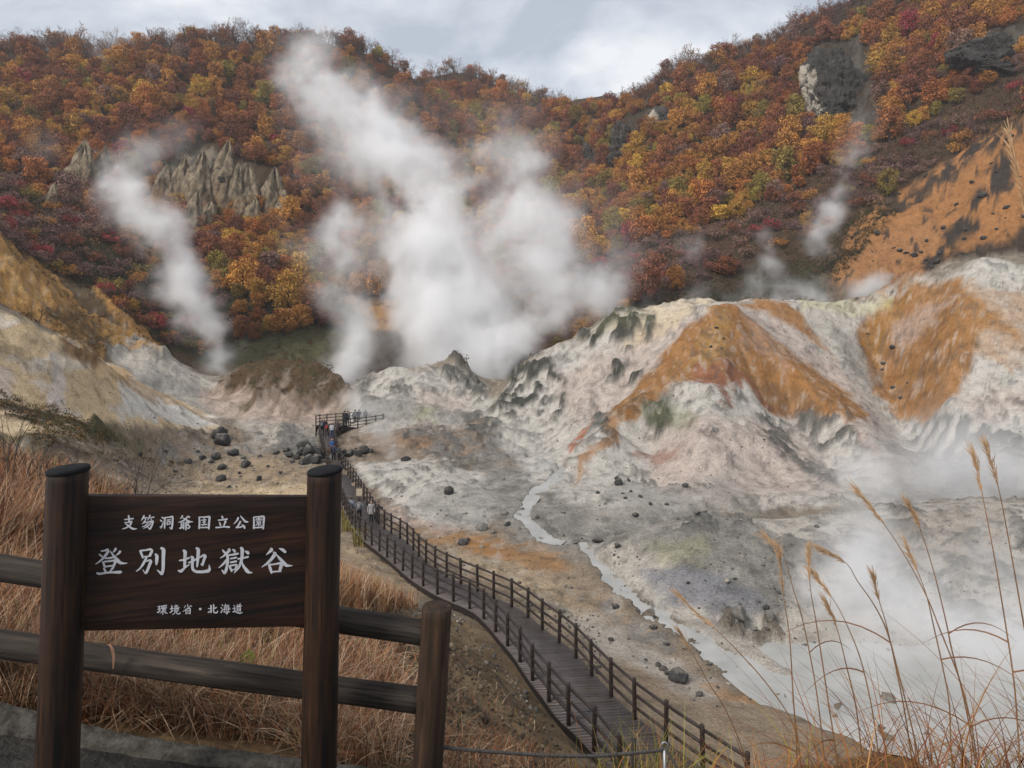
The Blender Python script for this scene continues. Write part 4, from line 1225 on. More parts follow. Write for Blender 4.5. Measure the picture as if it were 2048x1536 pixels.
# ---------------------------------------------------------------- boardwalk
DECK_WOOD, nt_, b_, N_ = new_mat('wet_deck_boards')
_a = N_('ShaderNodeAttribute')
_a.attribute_name = 'Col'
_tc = N_('ShaderNodeTexCoord')
_n = noise_node(nt_, 3.0, 5, 0.65, _tc.outputs['Object'])
lk(nt_, mixc(nt_, 1.0, _a.outputs['Color'], ramp(nt_, _n.outputs[0], [(0.3, 0.7), (0.7, 1.3)]), 'MULTIPLY'), b_.inputs['Base Color'])
lk(nt_, ramp(nt_, _n.outputs[0], [(0.35, 0.35), (0.65, 0.62)]), b_.inputs['Roughness'])
b_.inputs['Specular IOR Level'].default_value = 0.45
RAIL_WOOD = mat_plain('dark_rail_timber', (0.024, 0.016, 0.014), 0.6, 0.4, 14, 0.3, 0.4)
PILE_WOOD = mat_plain('dark_pile_timber', (0.018, 0.014, 0.012), 0.8, 0.4, 14, 0.3)


def cr_path(pts, n):
    """smooth curve through points, n steps each"""
    out = []
    for i in range(len(pts) - 1):
        p = [pts[max(i - 1, 0)], pts[i], pts[i + 1], pts[min(i + 2, len(pts) - 1)]]
        for k in range(n):
            t = k / n
            out.append(0.5 * (2 * p[1] + (p[2] - p[0]) * t + (2 * p[0] - 5 * p[1] + 4 * p[2] - p[3]) * t * t + (3 * p[1] - p[0] - 3 * p[2] + p[3]) * t ** 3))
    out.append(pts[-1])
    return out


def resample(pts, step):
    out = [pts[0].copy()]
    acc = 0.0
    for a, b in zip(pts, pts[1:]):
        L = (b - a).length
        while acc + L >= step:
            t = (step - acc) / L
            a = a.lerp(b, t)
            L = (b - a).length
            acc = 0.0
            out.append(a.copy())
        acc += L
    return out


def build_boardwalk():
    Ls = cr_path([at(l[0], l[1], DEEP(l[1], z)) for l, r, z in DECK], 12)
    Rs = cr_path([at(r[0], r[1], DEEP(r[1], z)) for l, r, z in DECK], 12)
    for q in Ls + Rs:
        pass
    Ls = [Vector((p.x, p.y, q.z * .5 + p.z * .5)) for p, q in zip(Ls, Rs)]
    Rs = [Vector((q.x, q.y, p.z)) for p, q in zip(Ls, Rs)]
    root = empty('boardwalk', Ls[0], 'long dark timber boardwalk with three bar railings winding down to a viewing platform', 'boardwalk')
    inv = -root.location
    # planks across the walk
    mid = [(a + b) / 2 for a, b in zip(Ls, Rs)]
    cum = [0.0]
    for a, b in zip(mid, mid[1:]):
        cum.append(cum[-1] + (b - a).length)
    rr = random.Random(5)

    def edge(s):
        i = min(max(np.searchsorted(cum, s) - 1, 0), len(mid) - 2)
        t = (s - cum[i]) / max(cum[i + 1] - cum[i], 1e-6)
        return Ls[i].lerp(Ls[i + 1], t), Rs[i].lerp(Rs[i + 1], t)
    vs, fs, cs = [], [], []
    s = 0.0
    lim = cum[-1]

    def plank(a0, b0, a1, b1):
        dz = rr.uniform(-0.004, 0.004)
        k = rr.uniform(0.82, 1.18)
        g = rr.uniform(-0.12, 0.12)
        c = (0.078 * k, 0.062 * k * (1 + g * .3), 0.059 * k * (1 + g))
        b = len(vs)
        for z in (-0.05 + dz, dz):
            for p in (a0, b0, b1, a1):
                vs.append(tuple(p + inv + Vector((0, 0, z))))
                cs.append(c)
        for f in ((3, 2, 1, 0), (4, 5, 6, 7), (0, 1, 5, 4), (1, 2, 6, 5), (2, 3, 7, 6), (3, 0, 4, 7)):
            fs.append([b + j for j in f])
    while s < lim - 0.2:
        a0, b0 = edge(s)
        a1, b1 = edge(s + 0.145)
        plank(a0, b0, a1, b1)
        s += 0.158
    # viewing platform at the far end
    zf = -14.22
    A = [at(x, y, DEEP(y, zf)) for x, y in ((632, 868), (676, 868), (676, 862), (700, 858), (732, 854), (766, 849))]
    Bk = [at(x, y, DEEP(y, zf)) for x, y in ((632, 851), (640, 849), (672, 846), (700, 843.5), (732, 840.5), (764, 837))]
    a0, b0 = A[0], Bk[0]
    n = 60
    PA, PB = cr_path(A[1:], 12), cr_path(Bk[1:], 12)
    plank(A[0], A[1], Bk[1], Bk[0])
    for i in range(len(PA) - 1):
        plank(PA[i], PA[i + 1] * 0.985 + PA[i] * 0.015, PB[i + 1] * 0.985 + PB[i] * 0.015, PB[i])
    me = mesh_np('deck', np.array(vs), np.array(fs, np.int32), np.array(cs, np.float32))
    link('deck', me, root, [DECK_WOOD])
    # edge beams
    for path, sg in ((Ls, 1), (Rs, -1)):
        mb = MB()
        vs2, fs2 = [], []
        for i, p in enumerate(path):
            t = (path[min(i + 1, len(path) - 1)] - path[max(i - 1, 0)])
            nrm = Vector((t.y, -t.x, 0)).normalized() * sg
            for u, z in ((0.02, -0.055), (0.12, -0.055), (0.12, -0.26), (0.02, -0.26)):
                vs2.append(p + nrm * u + inv + Vector((0, 0, z)))
        for i in range(len(path) - 1):
            for j in range(4):
                a = i * 4 + j
                b = i * 4 + (j + 1) % 4
                fs2.append((a, b, b + 4, a + 4))
        mb.add(vs2, fs2)
        mb.build('edge_beam', [PILE_WOOD], root)
    # railings
    posts = []
    runs = []
    for path, sg in ((Ls, 1), (Rs, -1)):
        inner = []
        for i, p in enumerate(path):
            t = (path[min(i + 1, len(path) - 1)] - path[max(i - 1, 0)])
            inner.append(p + Vector((t.y, -t.x, 0)).normalized() * sg * 0.10)
        ps = resample(inner, 1.32)
        runs.append(ps)
    fr = [PA[i] for i in range(0, len(PA), 6)] + [PA[-1]]
    bk = [Bk[0]] + [PB[i] for i in range(0, len(PB), 6)] + [PB[-1]]
    end = [PA[-1], PA[-1].lerp(PB[-1], 0.5), PB[-1]]
    left = [A[0], Bk[0]]
    runs += [[p + Vector((0, 0.08, 0)) for p in fr], [p - Vector((0, 0.08, 0)) for p in bk], end, left]
    for ps in runs:
        for h in (1.06, 0.70, 0.36):
            mb = MB()
            for a, b in zip(ps, ps[1:]):
                d = (b - a).normalized()
                j = rr.uniform(-0.008, 0.008)
                mb.tube([a + inv + Vector((0, 0, h + j)) - d * 0.02, b + inv + Vector((0, 0, h + j)) + d * 0.02], [0.042, 0.042], 8)
            mb.build('rail', [RAIL_WOOD], root, True)
        posts += ps
    posts = sorted(posts, key=lambda p: p.y)
    extra = MB()
    protos = []
    for k in range(3):
        mb = MB()
        r = 0.062
        mb.tube([(0, 0, -0.30), (0, 0, 0.3), (0.004, 0, 0.8), (0.004, 0.003, 1.165), (0.004, 0.003, 1.18)], [r, r, r * .97, r * .98, r * .8], 10)
        protos.append(mb)
    shared = None
    for i, p in enumerate(posts):
        if i < 100:
            if shared is None:
                o = protos[0].build('post', [RAIL_WOOD], root, True)
                shared = o
            else:
                o = shared.copy()
                COL.objects.link(o)
                o.parent = root
            o.location = p + inv
            o.rotation_euler = (rr.uniform(-.02, .02), rr.uniform(-.02, .02), rr.uniform(0, 6))
        else:
            extra.add([Vector(v) + p + inv for v in protos[0].v], protos[0].f)
    if extra.v:
        o = extra.build('far_post', [RAIL_WOOD], root, True)
        o['kind'] = 'stuff'
    # piles that carry the walk
    for i in range(6, len(mid) - 6, 9):
        for p, q in ((Ls[i], Rs[i]), (Rs[i], Ls[i])):
            c = p.lerp(q, 0.08)
            g = ground(c.x, c.y)
            if c.z - 0.25 - g > 0.12:
                mb = MB()
                mb.tube([(0, 0, g - c.z - 0.3), (0, 0, -0.24)], [0.075, 0.075], 8)
                o = mb.build('pile', [PILE_WOOD], root, True)
                o.location = c + inv
    return mid


MIDWALK = build_boardwalk()

# ---------------------------------------------------------------- trees and shrubs
def leaf_cloud(rs, centers, radii, per, size, up=0.35, flat=0.75):
    """small leaf sprays spread through clumps; returns verts, faces, tone"""
    vs, tone = [], []
    for c, r, tn in zip(centers, radii, rs.uniform(0.68, 1.28, len(centers))):
        n = max(4, int(per * (r / np.mean(radii)) ** 2))
        d = rs.normal(size=(n, 3))
        d /= np.linalg.norm(d, axis=1, keepdims=True)
        p = c + d * (r * rs.uniform(0.45, 1.05, (n, 1))) * np.array([1, 1, flat])
        nrm = d * 0.7 + rs.normal(size=(n, 3)) * 0.6 + np.array([0, 0, up])
        nrm /= np.linalg.norm(nrm, axis=1, keepdims=True)
        a = np.cross(nrm, rs.normal(size=(n, 3)))
        a /= np.linalg.norm(a, axis=1, keepdims=True) + 1e-9
        b = np.cross(nrm, a)
        s = size * rs.uniform(0.6, 1.35, (n, 1))
        q = np.stack([p - a * s, p - b * s * 0.55 + nrm * s * .15, p + a * s, p + b * s * 0.55 + nrm * s * .15], 1)
        vs.append(q.reshape(-1, 3))
        tone.append(np.repeat(tn * rs.uniform(0.72, 1.25, n), 4))
    v = np.concatenate(vs)
    f = np.arange(len(v), dtype=np.int32).reshape(-1, 4)
    t = np.concatenate(tone)
    return v, f, np.stack([t, t, t], 1).astype(np.float32)


def branches(rs, depth, p, d, L, r, mb, tips, spread=0.55, seg=5):
    pts = [p]
    for k in range(3):
        d = (d + Vector(rs.normal(size=3) * 0.10) + Vector((0, 0, 0.05))).normalized()
        pts.append(pts[-1] + d * L / 3)
    mb.tube(pts, [r, r * .88, r * .76, r * .62], seg, False)
    tips.append(pts[-1])
    if depth == 0:
        return
    for k in range(3 if depth > 1 else 4):
        q = pts[1 + k % 3] if k else pts[3]
        dd = (d + Vector(rs.normal(size=3)) * spread).normalized()
        branches(rs, depth - 1, q, dd, L * rs.uniform(0.6, 0.8), r * 0.52, mb, tips, spread, max(3, seg - 1))


def mesh_of(mb, name):
    me = bpy.data.meshes.new(name)
    me.from_pydata(mb.v, [], mb.f)
    me.update()
    return me


def crown_mesh(seed, kind):
    """unit crown: about 1 in radius, trunk foot at the origin"""
    rs = np.random.default_rng(seed)
    mb = MB()
    if kind == 'full':
        H = rs.uniform(1.5, 1.9)
        mb.tube([(0, 0, -0.4), (0.02, 0, 0.3), (0.0, 0.03, H * .75)], [0.075, 0.06, 0.03], 6)
        cs, rr = [], []
        n = 26
        for k in range(n):
            t = (k + 0.5) / n
            z = 0.45 + (H - 0.45) * t
            rad = 0.86 * math.sin(math.pi * (0.12 + 0.80 * t)) ** 0.7
            an = k * 2.4 + rs.uniform(-.5, .5)
            q = rad * rs.uniform(0.35, 1.0)
            cs.append((q * math.cos(an), q * math.sin(an), z + rs.uniform(-.1, .1)))
            rr.append(rs.uniform(0.18, 0.44))
        for c in cs[::3]:
            mb.tube([(0, 0, c[2] * .45), (c[0] * .5, c[1] * .5, c[2] * .72), c], [0.028, 0.02, 0.008], 4, False)
        v, f, t = leaf_cloud(rs, np.array(cs), np.array(rr), 78, 0.060)
    elif kind == 'sparse':
        tips = []
        for k in range(2):
            branches(rs, 3, Vector((0, 0, -0.3)), Vector((rs.normal() * .12, rs.normal() * .12, 1)).normalized(), 0.9, 0.05, mb, tips, 0.5)
        cs = np.array([tuple(q) for q in tips])
        pick = rs.permutation(len(cs))[:60]
        v, f, t = leaf_cloud(rs, cs[pick], np.full(len(pick), 0.16), 7, 0.05)
    elif kind == 'bare':
        tips = []
        for k in range(2):
            branches(rs, 4, Vector((0, 0, -0.3)), Vector((rs.normal() * .15, rs.normal() * .15, 1)).normalized(), 0.85, 0.045, mb, tips, 0.52, 4)
        cs = np.array([tuple(q) for q in tips])
        pick = rs.permutation(len(cs))[:40]
        v, f, t = leaf_cloud(rs, cs[pick], np.full(len(pick), 0.12), 4, 0.035)
    else:                                   # twiggy shrub
        tips = []
        for k in range(9):
            an = k * 2.4
            branches(rs, 2, Vector((0.12 * math.cos(an), 0.12 * math.sin(an), -0.15)), Vector((math.cos(an) * .6, math.sin(an) * .6, 1)).normalized(), 0.55, 0.016, mb, tips, 0.42, 3)
        cs = np.array([tuple(q) for q in tips])
        pick = rs.permutation(len(cs))[:80]
        v, f, t = leaf_cloud(rs, cs[pick], np.full(len(pick), 0.17), 9, 0.06)
    return mesh_of(mb, kind + '_trunk'), mesh_np(kind + '_crown', v, f, t)


def foliage_mat(name, c):
    m, nt, b, N = new_mat(name)
    a = N('ShaderNodeAttribute')
    a.attribute_name = 'Col'
    oi = N('ShaderNodeObjectInfo')
    k = ramp(nt, oi.outputs['Random'], [(0.0, (0.72, 0.66, 0.7)), (0.5, (1, 1, 1)), (1.0, (1.25, 1.3, 1.1))])
    x = mixc(nt, 1.0, c, a.outputs['Color'], 'MULTIPLY')
    x = mixc(nt, 1.0, x, k, 'MULTIPLY')
    lk(nt, x, b.inputs['Base Color'])
    b.inputs['Roughness'].default_value = 0.75
    b.inputs['Specular IOR Level'].default_value = 0.2
    return m


HUES = {'gold': (0.46, 0.265, 0.055), 'amber': (0.40, 0.185, 0.05), 'orange': (0.36, 0.13, 0.043), 'rust': (0.26, 0.098, 0.044),
        'russet': (0.22, 0.082, 0.048), 'crimson': (0.31, 0.055, 0.062), 'olive': (0.24, 0.18, 0.048), 'plum': (0.20, 0.115, 0.10)}
FOL = {k: foliage_mat(k + '_foliage', v) for k, v in HUES.items()}
BARK = mat_plain('grey_brown_bark', (0.055, 0.043, 0.036), 0.9, 0.4, 5.0, 0.3)
SHAPES = {'full': [crown_mesh(100 + i, 'full') for i in range(5)], 'sparse': [crown_mesh(200 + i, 'sparse') for i in range(3)],
          'bare': [crown_mesh(300 + i, 'bare') for i in range(2)], 'shrub': [crown_mesh(400 + i, 'shrub') for i in range(4)]}
for _k in SHAPES:
    for _t, _c in SHAPES[_k]:
        _t.materials.append(BARK)
        _c.materials.append(FOL['rust'])

NOTREE = [[(1615, 95), (1735, 82), (1760, 170), (1764, 272), (1605, 255)], CLIFFS[1], [(1950, 60), (2048, 50), (2300, 20), (2300, 110), (2048, 110), (1960, 140)], [(315, 345), (380, 295), (430, 282), (455, 325), (500, 325), (560, 340), (575, 430), (520, 440), (440, 425), (330, 410)], CLIFFS[4]] + [
    [(1640, 575), (1680, 515), (1750, 415), (1850, 342), (2000, 262), (2048, 235), (2500, 60), (2500, 700), (1600, 700)],
    [(1190, 700), (1240, 640), (1330, 590), (1480, 545), (1600, 490), (1700, 440), (1760, 400), (1800, 420), (1680, 560), (1600, 720)],
    [(450, 690), (730, 655), (850, 640), (850, 800), (440, 800)],
    [(650, 590), (720, 595), (830, 600), (840, 670), (700, 680)]]


def in_poly(x, y, poly):
    ins = False
    n = len(poly)
    for i in range(n):
        ax, ay = poly[i]
        bx, by = poly[(i + 1) % n]
        if (ay > y) != (by > y) and x < (bx - ax) * (y - ay) / (by - ay) + ax:
            ins = not ins
    return ins


SLOPE_NOW = ZZ / DD
RUNMAX = np.maximum.accumulate(SLOPE_NOW, axis=1)


def seen(x, y, ztop):
    i = int(round((x / y * F + 1024 - U[0]) / (U[1] - U[0])))
    j = int((math.log(y) - V[0]) / (V[1] - V[0]))
    if i < 0 or i >= NU:
        return False
    return ztop / y > RUNMAX[i, max(j - 2, 0)]


def hue_for(px, py, x, y, rs):
    """which autumn colour grows where"""
    n = float(fbm(np.array([x / 16.0]), np.array([y / 16.0]), 3, 7)[0])
    n2 = float(fbm(np.array([x / 38.0]), np.array([y / 38.0]), 2, 17)[0])
    w = {'gold': 0.62, 'amber': 2.3, 'orange': 1.9, 'rust': 2.5, 'russet': 2.0, 'crimson': 0.18, 'olive': 0.9, 'plum': 0.8}

    def near(cx, cy, rx, ry):
        return math.exp(-(((px - cx) / rx) ** 2 + ((py - cy) / ry) ** 2))
    g = near(220, 190, 260, 80) + near(1430, 330, 200, 130) + near(560, 520, 160, 130) + near(1680, 250, 160, 60) + near(330, 460, 120, 80) * .6 + near(960, 330, 120, 70) * .6
    w['gold'] *= 1 + 3.2 * g
    w['amber'] *= 1 + 1.5 * g
    w['olive'] *= 1 + 1.6 * near(520, 500, 200, 120) + near(1500, 400, 300, 120) + near(100, 160, 150, 60)
    top = max(0.0, 1 - (py - 60) / 130.0) if px < 1200 else max(0.0, 1 - (py - (230 - (px - 1180) * 0.42)) / 110.0)
    w['rust'] *= 1 + 2.0 * top
    w['russet'] *= 1 + 2.6 * top
    low = near(560, 650, 130, 60) + near(100, 360, 120, 60) + near(1250, 520, 120, 60)
    w['crimson'] *= 1 + 5 * low
    w['russet'] *= 1 + 1.5 * near(1000, 150, 250, 70)
    w['plum'] *= 1 + 3 * near(60, 420, 140, 90)
    w['gold'] *= math.exp(2.2 * n)
    w['amber'] *= math.exp(1.2 * n)
    w['rust'] *= math.exp(-1.2 * n + 1.0 * n2)
    w['russet'] *= math.exp(-1.6 * n)
    k = list(w)
    p = np.array([w[i] for i in k])
    return k[rs.choice(len(k), p=p / p.sum())]


def band(px, py):
    """lower fringe of twiggy shrubs: right-hand ridge and left-hand slope"""
    edge = np.interp(px, [1150, 1300, 1480, 1600, 1760, 1850, 2000, 2100, 2300], [640, 585, 540, 480, 395, 345, 262, 205, 90])
    if px > 1150 and edge - 95 < py < edge + 6:
        return 'right'
    edge = np.interp(px, [-300, 0, 100, 190, 330, 470], [330, 470, 540, 575, 690, 720])
    if px < 470 and edge - 130 < py < edge + 4:
        return 'left'
    return None


def scatter():
    rs = np.random.default_rng(12)
    trees, shrubs = [], []
    cell = {}

    def free(x, y, r):
        k = (int(x // 3), int(y // 3))
        for a in (-2, -1, 0, 1, 2):
            for b in (-2, -1, 0, 1, 2):
                for q in cell.get((k[0] + a, k[1] + b), ()):
                    if (q[0] - x) ** 2 + (q[1] - y) ** 2 < (0.5 * (q[2] + r)) ** 2:
                        return False
        cell.setdefault(k, []).append((x, y, r))
        return True
    N = 110000
    xs = rs.uniform(-190, 230, N)
    ys = rs.uniform(96, 330, N)
    for x, y in zip(xs, ys):
        px = x / y * F + 1024
        if not (-260 < px < 2320):
            continue
        z = ground(x, y)
        py = HZ - z / y * F
        if py > 730 or py < -260:
            continue
        if any(in_poly(px, py, q) for q in NOTREE):
            continue
        bd = band(px, py)
        if bd:
            if rs.random() < 0.8:
                r = rs.uniform(1.1, 2.5)
                if free(x, y, r * 0.95) and seen(x, y, z + r * 1.5):
                    shrubs.append((x, y, z, r, px, py, bd))
            if rs.random() > 0.02:
                continue
        elif y < 112:
            continue
        r = (1.5 + 2.3 * rs.random() ** 1.6) * (1.0 + 0.25 * smooth(170, 260, y))
        if not free(x, y, r * 0.92):
            continue
        if not seen(x, y, z + r * 1.9):
            continue
        trees.append((x, y, z, r, px, py))
    return trees, shrubs


def is_crest(x, y, z):
    i = int(round((x / y * F + 1024 - U[0]) / (U[1] - U[0])))
    j = int((math.log(y) - V[0]) / (V[1] - V[0]))
    return 0 <= i < NU and z / y > SLOPE_NOW[i, j:].max() - 0.022 and RUNMAX[i, -1] - z / y < 0.03


HUE_WORDS = {'gold': 'golden yellow', 'amber': 'amber', 'orange': 'orange', 'rust': 'rusty red', 'russet': 'dull red brown', 'crimson': 'crimson', 'olive': 'olive green', 'plum': 'purple brown'}


def place_of(px, py):
    if px < 560:
        if py < 150: return 'along the crest of the left hill'
        if py < 280: return 'high on the left hill above the pale rock spires'
        if py < 470: return 'beside the pale rock spires of the left hill'
        return 'below the pale rock spires of the left hill'
    if px < 830:
        return 'on the left hill beside the tall steam plume' if py < 420 else 'at the foot of the left hill beside the steam'
    if px < 1180:
        return 'on the far hill seen beyond the steam'
    if py < 150: return 'high on the right hill near its skyline'
    if px < 1450: return 'on the right hill beside the dark cliffs and steam'
    if px < 1800: return 'on the right hill below the tall dark cliff'
    return 'on the right hill above the orange scree'


def build_forest():
    trees, shrubs = scatter()
    rs = np.random.default_rng(5)
    rec = []
    for (x, y, z, r, px, py) in trees:
        crest = is_crest(x, y, z)
        u = rs.random()
        kind = 'full'
        if crest:
            kind = 'bare' if u < 0.5 else ('sparse' if u < 0.85 else 'full')
        elif u < 0.06:
            kind = 'sparse'
        hue = hue_for(px, py, x, y, rs)
        if kind == 'bare':
            hue = 'plum' if rs.random() < 0.6 else 'russet'
        rec.append((r / y, x, y, z, r, px, py, kind, hue, int(rs.integers(0, 99)), rs.uniform(0, 6.28), rs.uniform(0.75, 1.35)))
    inview = [t for t in rec if -20 < t[5] < 2068 and t[6] > -30]
    inview.sort(key=lambda t: -t[0])
    solo = set(id(t) for t in inview[:296])
    for t in rec:
        if id(t) not in solo:
            continue
        _, x, y, z, r, px, py, kind, hue, k, rot, sq = t
        tm, cm = SHAPES[kind][k % len(SHAPES[kind])]
        word = {'full': 'leafy', 'sparse': 'thinly leaved', 'bare': 'almost bare'}[kind]
        e = empty('autumn_tree', (x, y, z - 0.2), '%s %s tree %s' % (word, HUE_WORDS[hue], place_of(px, py)), 'tree',
                  '%s %s trees %s' % (word, HUE_WORDS[hue], place_of(px, py)))
        e.rotation_euler = (0, 0, rot)
        e.scale = (r, r, r * sq)
        for nm, me, mt in (('trunk', tm, None), ('crown', cm, FOL[hue])):
            o = bpy.data.objects.new(nm, me)
            COL.objects.link(o)
            o.parent = e
            if mt:
                o.material_slots[0].link = 'OBJECT'
                o.material_slots[0].material = mt
    # every other tree of the woods: one object whose points carry instances
    rest = [t for t in rec if id(t) not in solo]
    srcs = bpy.data.collections.new('woodland_sources')
    index = {}
    hues = list(HUES)
    n = 0
    for kind in ('full', 'sparse', 'bare'):
        for hue in hues:
            for k, (tm, cm) in enumerate(SHAPES[kind]):
                c2 = cm.copy()
                c2.materials.clear()
                c2.materials.append(FOL[hue])
                # crown and trunk joined, so that one instance is one tree
                nvt, nvc = len(tm.vertices), len(c2.vertices)
                bm_v = np.empty(nvt * 3, np.float32)
                tm.vertices.foreach_get('co', bm_v)
                cv = np.empty(nvc * 3, np.float32)
                c2.vertices.foreach_get('co', cv)
                tf = [tuple(p.vertices) for p in tm.polygons if len(p.vertices) == 4]
                cf = np.empty(len(c2.polygons) * 4, np.int32)
                c2.polygons.foreach_get('vertices', cf)
                cc = np.empty(nvc * 4, np.float32)
                c2.color_attributes['Col'].data.foreach_get('color', cc)
                vv = np.concatenate([bm_v.reshape(-1, 3), cv.reshape(-1, 3)])
                ff = np.concatenate([np.array(tf, np.int32), cf.reshape(-1, 4) + nvt])
                kc = np.concatenate([np.ones((nvt, 3), np.float32), cc.reshape(-1, 4)[:, :3]])
                me = mesh_np('woodland_tree', vv, ff, kc, np.concatenate([np.ones(len(tf)), np.zeros(len(cf) // 4)]))
                me.materials.append(FOL[hue])
                me.materials.append(BARK)
                bpy.data.meshes.remove(c2)
                o = bpy.data.objects.new('woodland_tree_%03d' % n, me)
                srcs.objects.link(o)
                index[(kind, hue, k)] = n
                n += 1
    me = bpy.data.meshes.new('woodland')
    me.from_pydata([(t[1], t[2], t[3] - 0.2) for t in rest], [], [])
    for nm, tp, vals in (('pick', 'INT', [index[(t[7], t[8], t[9] % len(SHAPES[t[7]]))] for t in rest]),
                         ('turn', 'FLOAT', [t[10] for t in rest]), ('size', 'FLOAT', [t[4] for t in rest]), ('tall', 'FLOAT', [t[4] * t[11] for t in rest])):
        a = me.attributes.new(nm, tp, 'POINT')
        a.data.foreach_set('value', vals)
    ob = bpy.data.objects.new('woodland', me)
    COL.objects.link(ob)
    set_props(ob, 'dense autumn woods covering the rest of the hills', 'woods', None, 'stuff')
    g = bpy.data.node_groups.new('woodland', 'GeometryNodeTree')
    g.interface.new_socket('Geometry', in_out='INPUT', socket_type='NodeSocketGeometry')
    g.interface.new_socket('Geometry', in_out='OUTPUT', socket_type='NodeSocketGeometry')
    N = g.nodes.new
    gi, go = N('NodeGroupInput'), N('NodeGroupOutput')
    ci = N('GeometryNodeCollectionInfo')
    ci.inputs['Collection'].default_value = srcs
    ci.inputs['Separate Children'].default_value = True
    ci.inputs['Reset Children'].default_value = True
    iop = N('GeometryNodeInstanceOnPoints')
    iop.inputs['Pick Instance'].default_value = True

    def attr(nm, tp):
        a = N('GeometryNodeInputNamedAttribute')
        a.data_type = tp
        a.inputs['Name'].default_value = nm
        return a.outputs['Attribute']
    cx = N('ShaderNodeCombineXYZ')
    lk(g, attr('turn', 'FLOAT'), cx.inputs[2])
    cs = N('ShaderNodeCombineXYZ')
    sz = attr('size', 'FLOAT')
    lk(g, sz, cs.inputs[0])
    lk(g, sz, cs.inputs[1])
    lk(g, attr('tall', 'FLOAT'), cs.inputs[2])
    lk(g, gi.outputs[0], iop.inputs['Points'])
    lk(g, ci.outputs[0], iop.inputs['Instance'])
    lk(g, attr('pick', 'INT'), iop.inputs['Instance Index'])
    lk(g, cx.outputs[0], iop.inputs['Rotation'])
    lk(g, cs.outputs[0], iop.inputs['Scale'])
    lk(g, iop.outputs[0], go.inputs[0])
    ob.modifiers.new('woodland', 'NODES').node_group = g
    # shrubs of the lower fringe
    shrubs = [s for s in shrubs if -30 < s[4] < 2080]
    shrubs.sort(key=lambda s: -s[3] / s[1])
    keep = shrubs[:290]
    more = shrubs[290:]
    for (x, y, z, r, px, py, bd) in keep:
        u = rs.random()
        hue = 'crimson' if u < 0.09 else ('plum' if u < 0.66 else ('russet' if u < 0.84 else ('amber' if u < 0.93 else 'olive')))
        tm, cm = SHAPES['shrub'][int(rs.integers(0, 4))]
        where = 'on the ridge above the dark slope and orange scree' if bd == 'right' else 'on the dark slope above the ochre cliff'
        e = empty('autumn_shrub', (x, y, z), 'twiggy %s shrub %s' % (HUE_WORDS[hue], where), 'shrub', 'twiggy %s shrubs %s' % (HUE_WORDS[hue], where))
        e.rotation_euler = (0, 0, rs.uniform(0, 6.28))
        e.scale = (r, r, r * rs.uniform(0.8, 1.25))
        for nm, me_, mt in (('stem', tm, None), ('foliage', cm, FOL[hue])):
            o = bpy.data.objects.new(nm, me_)
            COL.objects.link(o)
            o.parent = e
            if mt:
                o.material_slots[0].link = 'OBJECT'
                o.material_slots[0].material = mt
    # undergrowth that fills the gaps: one mesh of small leafy tufts
    vs, cs_ = [], []
    tot = [(x, y, z, r) for (x, y, z, r, *_q) in more]
    N2 = 16000
    xs, ys = rs.uniform(-170, 200, N2), rs.uniform(98, 190, N2)
    for x, y in zip(xs, ys):
        px = x / y * F + 1024
        if not (-200 < px < 2250):
            continue
        z = ground(x, y)
        py = HZ - z / y * F
        if py > 740 or py < 150 or any(in_poly(px, py, NOTREE[q]) for q in (3, 5)):
            continue
        if not seen(x, y, z + 0.8):
            continue
        tot.append((x, y, z, rs.uniform(0.35, 0.8)))
    pal = np.array([(0.07, 0.07, 0.032), (0.10, 0.055, 0.04), (0.085, 0.052, 0.046), (0.12, 0.08, 0.032), (0.17, 0.068, 0.032)])
    for (x, y, z, r) in tot:
        big = r > 0.9
        v, f, t = leaf_cloud(rs, np.array([[x, y, z + r * (.6 if big else .4)]]), np.array([r]), 90 if big else 16, 0.07 * r + .05 if big else 0.16 * r + .05)
        vs.append(v)
        cs_.append(t * (np.array([(0.16, 0.085, 0.075), (0.13, 0.07, 0.05), (0.13, 0.05, 0.05), (0.20, 0.11, 0.045), (0.10, 0.075, 0.06)])[rs.choice(5, p=[.34, .24, .12, .14, .16])] if big else pal[rs.choice(5, p=[.34, .22, .2, .14, .1])]))
    xs, ys = rs.uniform(10, 75, 9000), rs.uniform(104, 140, 9000)
    for x, y in zip(xs, ys):
        px = x / y * F + 1024
        z = ground(x, y)
        py = HZ - z / y * F
        if in_poly(px, py, NOTREE[6]) and seen(x, y, z + 0.8):
            r = rs.uniform(0.25, 0.6)
            v, f, t = leaf_cloud(rs, np.array([[x, y, z + r * .3]]), np.array([r]), 12, 0.2 * r + .04)
            vs.append(v)
            cs_.append(t * np.array([(0.05, 0.055, 0.024), (0.035, 0.034, 0.02), (0.075, 0.06, 0.03)])[rs.choice(3)])
    for poly, n, r0, r1, d0, d1 in (([(-30, 775), (90, 815), (200, 850), (245, 885), (150, 890), (60, 845), (-30, 820)], 700, .12, .45, 24, 62), ([(60, 840), (150, 880), (300, 905), (380, 935), (250, 930), (60, 880)], 350, .1, .35, 24, 66),
                                    ([(80, 625), (150, 640), (230, 690), (215, 708), (90, 665), (0, 640), (0, 625)], 420, .15, .5, 74, 106), ([(140, 600), (185, 640), (240, 680), (300, 700), (230, 690), (150, 630)], 260, .2, .6, 84, 108),
                                    ([(0, 465), (60, 520), (150, 605), (140, 612), (50, 535), (0, 485)], 200, .2, .6, 80, 100), ([(440, 770), (530, 728), (660, 738), (690, 780), (600, 790)], 260, .1, .3, 78, 106)):
        k = 0
